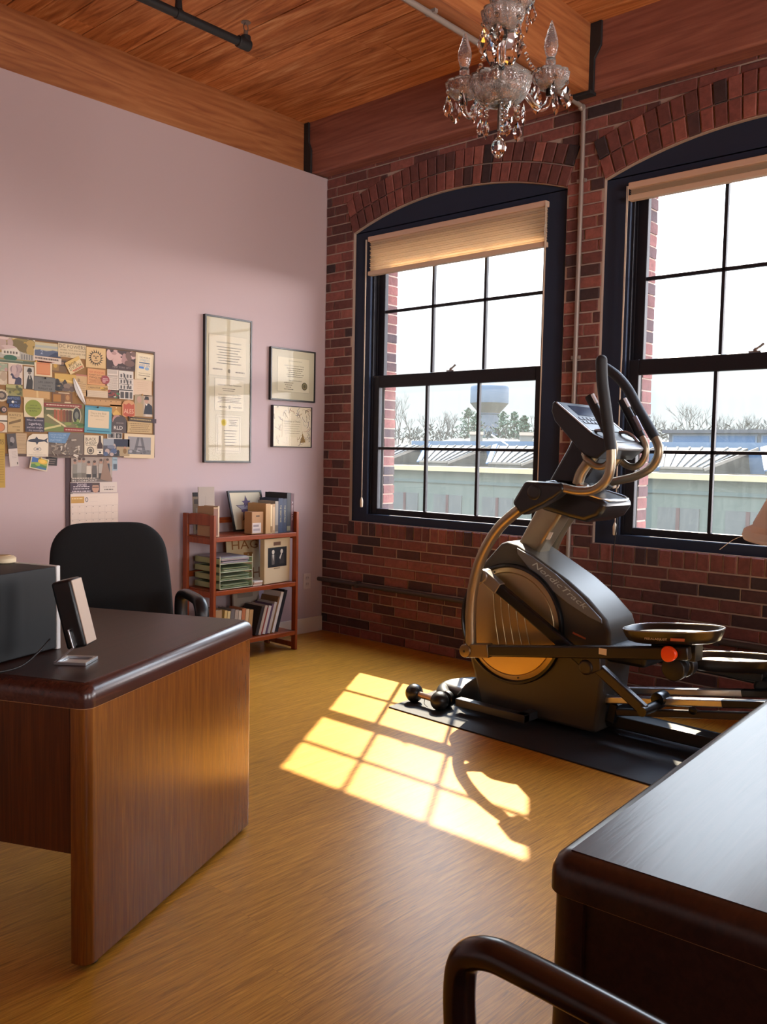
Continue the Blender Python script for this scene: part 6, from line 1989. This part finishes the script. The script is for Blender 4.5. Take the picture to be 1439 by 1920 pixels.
for cu, cv, ru, rv, k, m in ((-0.02, 0.0, 0.035, 0.012, 4, 2), (0.015, 0.002, 0.02, 0.014, 5, 0), (-0.005, -0.04, 0.03, 0.018, 4, 2), (-0.005, -0.04, 0.02, 0.011, 5, 1), (-0.02, -0.075, 0.02, 0.012, 4, 2)):
    b.add([F_(cu + ru * cos(2 * pi * j / 20), cv + rv * sin(2 * pi * j / 20), k) for j in range(20)], [tuple(range(20))], m)
b.build('star_print', [paint('4a444c', 0.6), paint('8f8890', 0.6), paint('54405f', 0.6)], o, smooth=0)
slab('cardboard_box', 'small brown box with a pale label and dark top slot on the top shelf', 'box', (0.295, -0.900, Z1 + 0.073), (0.075, 0.095, 0.142), 'a67c52', 0, 0, 0, None, [('label', [('r', 0.05, 0.04, 0.8, 0.5, 'c4b8b0'), ('r', 0.12, 0.32, 0.6, 0.42, '8a7f80'), ('r', 0.12, 0.14, 0.7, 0.24, '9a8f90'), ('r', 0.35, 0.78, 0.66, 0.84, '4a3420')])])
for lab, y0, y1, x0, h, col, sp, tx in (
    ('thick tan paper-covered book beside the brown box', -0.842, -0.803, 0.16, 0.195, 'b08a58', None, None),
    ('cream thin book right of the tan paper-covered book', -0.802, -0.786, 0.17, 0.19, 'd0b68a', [(0.02, 0.25, '8a6a40')], None),
    ('tan book with a pale band, left of the grey speckled spine', -0.785, -0.764, 0.17, 0.192, 'a5825a', [(0.1, 0.9, 'b89a74')], None),
    ('speckled grey and white spine in the middle of the top shelf books', -0.762, -0.736, 0.17, 0.21, '8d8478', [(0.05, 0.25, '5a5048')], None),
    ('dark blue book with gold lettering left of its navy twin', -0.734, -0.697, 0.15, 0.228, '1f2c48', None, ('THE GREAT WAR', 'a89a70')),
    ('navy book with gold lettering next to the tall black book', -0.696, -0.662, 0.15, 0.225, '18223c', None, ('THE GREAT PEACE', 'a89a70')),
    ('tall black book standing highest on the top shelf', -0.660, -0.628, 0.12, 0.262, '15141c', [(0.04, 0.16, '6a6248')], None),
    ('dark red book with white lettering at the right end of the top shelf', -0.626, -0.599, 0.13, 0.258, '4a1a22', None, ('A Good Life', 'c9b0b0'))):
    book(lab, y0, y1, x0, 0.345, Z1, h, col, spine=sp, text=tx)
# letter trays with papers, one stack of wire trays
r = thing('letter_tray_stack', 'stack of pale green wire letter trays on the middle shelf', 'letter trays', (0.22, -1.085, Z2))
for k in range(4):
    z = Z2 + 0.004 + k * 0.052
    b = MB()
    y0, y1, x0, x1 = -1.213, -0.957, 0.09, 0.352
    b.bb(x0, x1, y0, y1, z, z + 0.002)
    for y in (y0, y1 - 0.002):
        b.bb(x0, x1, y, y + 0.002, z, z + 0.035)
    b.bb(x0, x0 + 0.002, y0, y1, z, z + 0.035)
    t_ = b.build('tray', M_SHEER, r, smooth=0)
    w = MB()
    for y in (y0, y1):
        w.tube([(x1, y, z), (x1, y, z + 0.052)], 0.0022, 6, 0)
    w.tube([(x1, y0, z + 0.002), (x1, y1, z + 0.002)], 0.0022, 6, 0)
    w.tube([(x1, y0, z + 0.036), (x1, y1, z + 0.036)], 0.0016, 6, 0) if k == 3 else None
    w.build('wire', paint('c9cfae', 0.4), t_)
pc = [['8d9a74', '9aa684', '7f8f68'], ['6f7f58', 'a3ae8c', '87966e'], ['95a27e', '7c8a64', 'b0b89c'], ['b4b0b8', 'c0a8a8', 'aaa6b4']]
for k in range(4):
    for j in range(5 if k < 3 else 7):
        z = Z2 + 0.0075 + k * 0.052 + j * 0.0055
        q = random.Random(90 + k * 9 + j)
        a = q.uniform(-0.06, 0.06)
        rot = Matrix.Rotation(a, 3, 'Z') @ Matrix.Rotation(0.012 * (j % 3), 3, 'Y')
        dx = q.uniform(-0.005, 0.016)
        b = MB().box((0.215 + dx, -1.085 + q.uniform(-0.006, 0.006), z + 0.0025), (0.25, 0.215, 0.003), rot)
        names = ('bottom tray', 'second tray from below', 'third tray from below', 'top tray')
        o = b.build('paper_sheaf', paint(pc[k][j % 3], 0.8), None, smooth=0)
        tag(o, 'sheaf of papers lying in the %s of the green stack' % names[k], 'papers', 'papers in the %s' % names[k])
slab('poster_board', 'cream board with large brown capital letters leaning at the back of the middle shelf', 'board', (0.13, -0.850, Z2 + 0.146), (0.008, 0.275, 0.292), 'cbb68e', 0, -0.10, 0, None,
     [('lettering', [('t', 'HAG', 0.55, 0.84, 0.2, 0.8, '8a5a28'), ('r', 0.5, 0.44, 0.78, 0.66, 'a06c30'), ('t', 'A', 0.64, 0.55, 0.16, None, 'cbb68e'), ('t', 'HH', 0.72, 0.18, 0.24, 0.5, '8a5a28')])])
o = slab('record_box', 'cream boxed set with a black panel showing two figures, right end of middle shelf', 'boxed set', (0.318, -0.735, Z2 + 0.150), (0.04, 0.25, 0.297), 'c9b48e', 0, 0, 0.12, None,
     [('cover_print', [('r', 0.13, 0.36, 0.86, 0.80, '14110f'), ('r', 0.34, 0.84, 0.62, 0.92, '6a4a34'), ('r', 0.36, 0.32, 0.6, 0.34, '8a7454'),
                       ('e', 0.33, 0.70, 0.05, 0.05, 'cfc6b4'), ('p', [(0.26, 0.64), (0.40, 0.64), (0.38, 0.42), (0.28, 0.42)], '5a544c'), ('p', [(0.30, 0.64), (0.36, 0.64), (0.33, 0.5)], 'cfc6b4'),
                       ('e', 0.66, 0.70, 0.05, 0.05, 'cfc6b4'), ('p', [(0.58, 0.64), (0.74, 0.64), (0.78, 0.42), (0.58, 0.42)], '2f2b28'), ('p', [(0.57, 0.56), (0.65, 0.68), (0.67, 0.64), (0.60, 0.52)], 'cfc6b4')])], 0.004)
for k in range(3):
    slab('cassette_box', ('lowest', 'middle', 'topmost')[k] + ' of three small pale cases before the cream board', 'case', (0.325, -0.915 + 0.003 * k, Z2 + 0.006 + k * 0.0105), (0.06, 0.075, 0.0098), ('c9b8a4', 'b08f7a', 'd6cabc')[k], 0, 0, 0.05 * k, 'small cases on the middle shelf')
# bottom shelf
y = -1.245
low = [('a58a68', 'brown'), ('c9b070', 'yellowish'), ('d8c48a', 'pale yellow'), ('6f6a68', 'dark grey'), ('a99c8c', 'grey'), ('c4b8a4', 'pale grey'), ('b5714a', 'rust'), ('cdb48c', 'cream'), ('b58f5c', 'tan')]
for k, (c, nm) in enumerate(low):
    t = (0.062, 0.020, 0.022, 0.030, 0.026, 0.022, 0.028, 0.026, 0.030)[k]
    book('%s paperback, %s from the left on the bottom shelf' % (nm, ('first', 'second', 'third', 'fourth', 'fifth', 'sixth', 'seventh', 'eighth', 'ninth')[k]), y, y + t, 0.20, 0.335, Z3 + (0.1 * t if k else 0), 0.205 - 0.006 * (k % 3) - 0.002 * k, c, lean=0.10 if k else 0.0)
    y += t + 0.004
lean = radians(17)
y = -0.914
big = [('2a2322', 'speckled black', 0.025, 0.19, 'd0c0b0'), ('b7a593', 'pale pinkish', 0.02, 0.195, 'd8ccbc'), ('8a3a30', 'thin red', 0.01, 0.18, 'cfc0b0'), ('c4bdb4', 'off-white', 0.022, 0.19, 'ddd4c6'), ('5a4458', 'plum', 0.016, 0.20, 'cfc4b8'), ('b0a79c', 'light grey', 0.022, 0.21, 'd8d0c4'), ('7a5a3a', 'brown thin tall', 0.013, 0.245, 'd0c0a4'), ('cfc9c0', 'tall white', 0.022, 0.275, 'e0d8cc'), ('16161c', 'tall black', 0.028, 0.285, '3a3a3a')]
for k, (c, nm, t, h, pg) in enumerate(big):
    yy = y
    book('%s leaning book, %s of the slanted row on the bottom shelf' % (nm, ('first', 'second', 'third', 'fourth', 'fifth', 'sixth', 'seventh', 'eighth', 'last')[k]), yy, yy + t, 0.16, 0.335, Z3 + 0.001 + t * sin(lean), h, c, page=pg, lean=lean)
    y += (t + 0.0012) / cos(lean)
slab('picture_book', 'large pale picture book standing behind the slanted row on the bottom shelf', 'book', (0.10, -0.80, Z3 + 0.150), (0.015, 0.22, 0.296), 'a89a8a', 0, -0.08, 0, None, [('print', [('r', 0.15, 0.72, 0.75, 0.82, '8a7e72'), ('r', 0.2, 0.5, 0.7, 0.53, '7a6e62'), ('e', 0.3, 0.4, 0.05, 0.05, '5a4a44')])])

# ------------------------------------------------------------------ outside
M_GRND = paint('2c2a26', 0.9, spec=0.1)
tag(MB().bb(-400, 300, 0.8, 600, -5.2, -5.0).build('ground', M_GRND, smooth=0), kind='structure')
# low hill carrying the trees
b = MB()
N = 60
rows = []
for j, (yy, zz) in enumerate(((66, -5), (72, 1.8), (84, 3.0), (100, 3.4), (135, 3.2), (150, -5))):
    rows.append([(-150 + 170 * i / N, yy + 2 * sin(i * 0.7 + j), zz + (0.5 * sin(i * 0.9 + 2 * j) + 0.3 * sin(i * 2.3) if 0 < j < 5 else 0)) for i in range(N + 1)])
vs = sum(rows, [])
fs = [(j * (N + 1) + i, j * (N + 1) + i + 1, (j + 1) * (N + 1) + i + 1, (j + 1) * (N + 1) + i) for j in range(5) for i in range(N)]
b.add(vs, fs)
tag(b.build('hill', paint('33302a', 0.95, 0, 0, 0.5, 2, spec=0.1), smooth=60), kind='structure')
r = thing('neighbouring_building', 'low building with a grey green wall and pale coping seen through the windows', 'building', (-15, 30, -5))
MB().bb(-60, 12, 30, 58, -5, 0.55).build('wall', paint('3a403a', 0.9, spec=0.1), r, smooth=0)
MB().bb(-60.3, 12.3, 29.7, 31.2, 0.55, 0.78).build('coping', paint('6f6850', 0.8, spec=0.1), r, smooth=0)
MB().bb(-60, 12, 31.2, 58, 0.55, 0.80).build('roof', paint('2c241b', 0.9, spec=0.1), r, smooth=0)
MB().bb(-60, 12, 29.94, 30.0, -0.05, 0.1).build('gutter', paint('323b38', 0.7, spec=0.1), r, smooth=0)
for k, x in enumerate((-25.9, -23.1, -20.1, -17.2, -14.2, -11.2, -8.4, -5.4)):
    MB().bb(x, x + 1.75, 29.95, 30.0, -2.6, -0.62).build('door_panel', paint('373937', 0.8, spec=0.1), r, smooth=0)
    MB().bb(x + 0.8, x + 0.95, 29.92, 29.95, -2.6, -0.62).build('downpipe', paint('342422', 0.8, spec=0.1), r, smooth=0)
for k in range(-2, 7):
    x0 = -25.15 + 4.46 * k
    q = thing('roof_skylight', 'slanted grey skylight with blue edge on the roof across the way', 'skylight', (x0 + 1, 31.5, 0.8), 0, 'sawtooth skylights on the neighbouring roof')
    A, B_, C_, D_ = (x0, 31.2, 1.0), (x0 + 1.9, 31.2, 1.0), (x0 + 3.1, 32.8, 1.88), (x0 - 0.75, 32.8, 1.88)
    E_, F2 = (x0 - 0.75, 33.2, 0.80), (x0 + 3.1, 33.2, 0.80)
    A0, B0 = (x0, 31.2, 0.80), (x0 + 1.9, 31.2, 0.80)
    b = MB().add([A, B_, C_, D_, E_, F2, A0, B0], [(0, 1, 2, 3), (3, 2, 5, 4), (0, 3, 4, 6), (1, 7, 5, 2), (0, 6, 7, 1), (6, 4, 5, 7)])
    b.build('skylight_body', paint('33322f', 0.7, spec=0.1), q, smooth=0)
    b = MB()
    for i in range(7):
        t = (i + 0.5) / 7
        p0 = Vector(A).lerp(Vector(B_), t)
        p1 = Vector(D_).lerp(Vector(C_), t)
        b.bar(p0 + Vector((0, -0.02, 0.02)), p1 + Vector((0, -0.02, 0.02)), 0.09, 0.04, (0, -1, 1))
    b.build('glazing_bars', paint('2a2927', 0.6, spec=0.1), q, smooth=0)
    MB().bar(Vector(A) + Vector((0.05, -0.05, 0.0)), Vector(D_) + Vector((0.05, -0.05, 0.05)), 0.28, 0.06, (0, -1, 1)).build('edge_flashing', paint('2f4564', 0.5, spec=0.1), q, smooth=0)
    MB().bar((x0 + 1.95, 31.15, 0.95), (x0 + 3.55, 32.7, 1.85), 0.12, 0.12).build('brace', paint('4c4842', 0.7, spec=0.1), q, smooth=0)
    MB().bar(A, B_, 0.1, 0.1).build('bottom_rail', paint('4c4842', 0.7, spec=0.1), q, smooth=0)
o = MB().bb(-27.5, 9, 33.3, 33.9, 0.8, 2.12).build('roof_monitor', paint('33414f', 0.6, spec=0.1), None, smooth=0)
tag(o, 'long pale blue roof ridge behind the slanted skylights', 'roof ridge')
o = MB().bar((-20.75, 31.5, 2.40), (-19.75, 31.5, 1.9), 0.04, 0.04).build('roof_pole', paint('d8d4cc', 0.6, spec=0.1), None, smooth=0)
tag(o, 'thin white slanting pole on the roof before the water tower', 'pole')
r = thing('blue_building', 'long flat building with a row of blue windows beyond the roofs', 'building', (-15, 60, -5))
MB().bb(-24.4, 6, 60, 68, -5, 3.35).build('wall', paint('33383e', 0.8, spec=0.1), r, smooth=0)
MB().bb(-24.8, 6.3, 59.6, 68.4, 3.35, 3.6).build('roof_edge', paint('2a2b2e', 0.8, spec=0.1), r, smooth=0)
for i in range(9):
    x = -24.1 + 3.3 * i
    f_ = MB().bb(x, x + 3.0, 59.9, 60.0, 2.35, 3.25).build('window_frame', paint('3f4a56', 0.5, spec=0.1), r, smooth=0)
    MB().bb(x + 0.12, x + 2.88, 59.87, 59.9, 2.45, 3.15).build('pane', paint('22384f', 0.3, spec=0.1), f_, smooth=0)
# water tower
r = thing('water_tower', 'pale blue grey water tower rising behind the trees', 'water tower', (-111.3, 158.4, -5))
MB().lathe((-111.3, 158.4, 0), [(4.28, 13.2), (4.3, 13.4), (4.3, 16.6), (4.1, 17.0), (2.0, 17.3), (0.2, 17.35)], 40).build('tank', paint('39424a', 0.6, spec=0.1), r, smooth=30)
MB().lathe((-111.3, 158.4, 0), [(2.35, 11.0), (4.28, 13.2)], 40, cap=False).build('cone', paint('4a4a44', 0.7, spec=0.1), r)
MB().lathe((-111.3, 158.4, 0), [(2.25, -5), (2.25, 10.7), (2.45, 10.8), (2.45, 11.02)], 40).build('shaft', paint('3c4248', 0.7, spec=0.1), r, smooth=30)
b = MB()
for k in range(5):
    b.tube([(-111.8 + 0.4 * k, 158.4, 17.3), (-111.8 + 0.4 * k, 158.4, 17.8 + 0.15 * (k % 2))], 0.05, 5, 0)
b.tube([(-112.0, 158.4, 17.7), (-110.0, 158.4, 17.7)], 0.05, 5, 0)
b.build('antennas', paint('6f757c', 0.6, spec=0.1), r)
for lab, x, y in (('small white hut left of the water tower foot', -51.4, 72.1), ('small pale roofed hut right of the water tower', -47.0, 75.0)):
    r = thing('hut', lab, 'hut', (x, y, 3))
    rot = Matrix.Rotation(radians(35), 3, 'Z')
    MB().box((x, y, 3.1), (1.3, 1.2, 1.0), rot).build('walls', paint('4a4a46', 0.8, spec=0.1), r, smooth=0)
    b = MB()
    ps = [rot @ Vector(p) + Vector((x, y, 3.6)) for p in ((-0.75, -0.7, 0), (0.75, -0.7, 0), (0.75, 0.7, 0), (-0.75, 0.7, 0), (-0.75, 0, 0.35), (0.75, 0, 0.35))]
    b.add(ps, [(0, 1, 5, 4), (2, 3, 4, 5), (0, 4, 3), (1, 2, 5), (0, 3, 2, 1)])
    b.build('roof', paint('2c241b', 0.8, spec=0.1), r, smooth=0)
TREES = [(-69.3, 79.4, 9.4, 3.4, 'b'), (-69.9, 82.9, 7.4, 2.8, 'b'), (-70.3, 86.5, 6.9, 2.9, 'b'), (-70.6, 90.1, 7.5, 3.3, 'b'), (-71.3, 93.4, 7.7, 2.5, 'b'), (-63.8, 102.4, 7.5, 2.8, 'b'), (-43.7, 97.5, 7.2, 3.4, 'b'), (-43.1, 101.1, 7.1, 3.0, 'b'), (-42.0, 104.9, 8.9, 5.5, 'b'), (-40.3, 108.8, 7.6, 3.2, 'b'), (-39.6, 112.3, 7.4, 3.2, 'b'), (-39.1, 115.7, 7.9, 4.0, 'b'), (-32.5, 103.2, 6.6, 3.2, 'b'), (-65.3, 89.2, 7.6, 3.3, 'p'), (-66.2, 92.3, 7.1, 2.4, 'p'), (-65.0, 96.8, 7.5, 3.1, 'p'), (-65.4, 100.1, 7.7, 2.8, 'p'), (-56.6, 89.2, 6.5, 2.2, 'p')]
LABB = ['bare tree at the left edge of the view, tallest there', 'bare tree second in the row left of the water tower', 'bare tree third in the row left of the water tower', 'bare tree fourth in the row left of the water tower', 'bare tree next to the evergreens left of the water tower', 'bare tree behind the evergreens right of the water tower', 'bare tree at the left end of the second window view', 'bare tree left of the tallest bare tree in the second window', 'tallest broad bare tree in the second window view', 'bare tree right of the tallest one in the second window', 'bare tree second right of the tallest in the second window', 'round-crowned bare tree at the right of the second window view', 'low bare tree at the far right of the second window view']
LABP = ['broad evergreen just left of the water tower', 'slim evergreen at the left of the broad one by the water tower', 'evergreen touching the right side of the water tower', 'second evergreen right of the water tower', 'small evergreen third right of the water tower']
M_BARK = paint('3a3630', 0.9, spec=0.1)
M_PINE = paint('2f3a2c', 0.9, spec=0.1)
nb = np_ = 0
for ti, (x, y, top, wd, kd) in enumerate(TREES):
    q = random.Random(200 + ti)
    b = MB()
    base = 2.2
    H = top - base
    if kd == 'b':
        def grow(p, d, ln, rad, dep):
            e_ = p + d * ln
            b.tube([p, e_], [rad, rad * 0.65], 3, 0)
            if dep == 0:
                return
            for i in range(3 if dep > 1 else 4):
                ax = Vector((q.uniform(-1, 1), q.uniform(-1, 1), q.uniform(-0.2, 0.6))).normalized()
                nd = (d + ax * 0.62).normalized()
                grow(p + d * ln * q.uniform(0.55, 1.0), nd, ln * q.uniform(0.6, 0.8), rad * 0.55, dep - 1)
        for s in range(2 if wd > 3 else 1):
            grow(Vector((x + s * 0.4, y, base)), Vector((q.uniform(-0.15, 0.15) + (0.25 if s else 0), 0, 1)).normalized(), H * 0.36, 0.13, 4)
        # fit the crown to its real height and spread
        zs = max(v[2] for v in b.v)
        ws = max(abs(v[0] - x) for v in b.v)
        b.v = [(x + (v[0] - x) * (wd * 0.62 / ws), y + (v[1] - y) * (wd * 0.62 / ws), base + (v[2] - base) * H / (zs - base)) for v in b.v]
        o = b.build('bare_tree', M_BARK, None, smooth=0)
        tag(o, LABB[nb], 'tree', 'trees on the hill')
        nb += 1
    else:
        root = thing('evergreen_tree', LABP[np_], 'tree', (x, y, base), 0, 'trees on the hill')
        b.tube([(x, y, base), (x, y, top - 0.2)], [0.16, 0.03], 6, 0)
        b.build('trunk', M_BARK, root)
        b = MB()
        for i in range(620):
            t = q.random() ** 0.8
            z = base + H * (0.12 + 0.88 * t)
            rr_ = wd / 2 * 1.5 * (1 - t) ** 0.5 * min(1, 0.45 + 2 * t) * (0.3 + 0.7 * q.random()) * (0.8 + 0.3 * sin(t * 30))
            a = q.uniform(0, 2 * pi)
            c = Vector((x + rr_ * cos(a), y + rr_ * sin(a), z))
            s_ = 0.12 + 0.16 * q.random()
            d1 = Vector((q.uniform(-1, 1), q.uniform(-1, 1), q.uniform(-0.3, 0.8))).normalized() * s_
            d2 = d1.cross(Vector((q.uniform(-1, 1), q.uniform(-1, 1), q.uniform(-1, 1)))).normalized() * s_ * 0.5
            b.add([c - d1, c + d2, c + d1, c - d2], [(0, 1, 2, 3)])
        b.build('foliage', M_PINE, root, smooth=0)
        np_ += 1
b = MB()
q = random.Random(77)
for i in range(5200):
    x = q.uniform(-100, -18)
    y = q.uniform(82, 118)
    z = 2.9 + q.random() ** 1.6 * 2.4
    s_ = 0.25 + 0.3 * q.random()
    d1 = Vector((q.uniform(-1, 1), q.uniform(-1, 1), q.uniform(0.2, 1.2))).normalized() * s_
    d2 = d1.cross(Vector((q.uniform(-1, 1), q.uniform(-1, 1), 0.3))).normalized() * s_ * 0.25
    c = Vector((x, y, z))
    b.add([c - d1, c + d2, c + d1, c - d2], [(0, 1, 2, 3)])
o = b.build('undergrowth', paint('2c2a24', 0.9, spec=0.1), None, smooth=0)
tag(o, 'hazy grey brown undergrowth covering the hill under the trees', 'undergrowth', None, 'stuff')
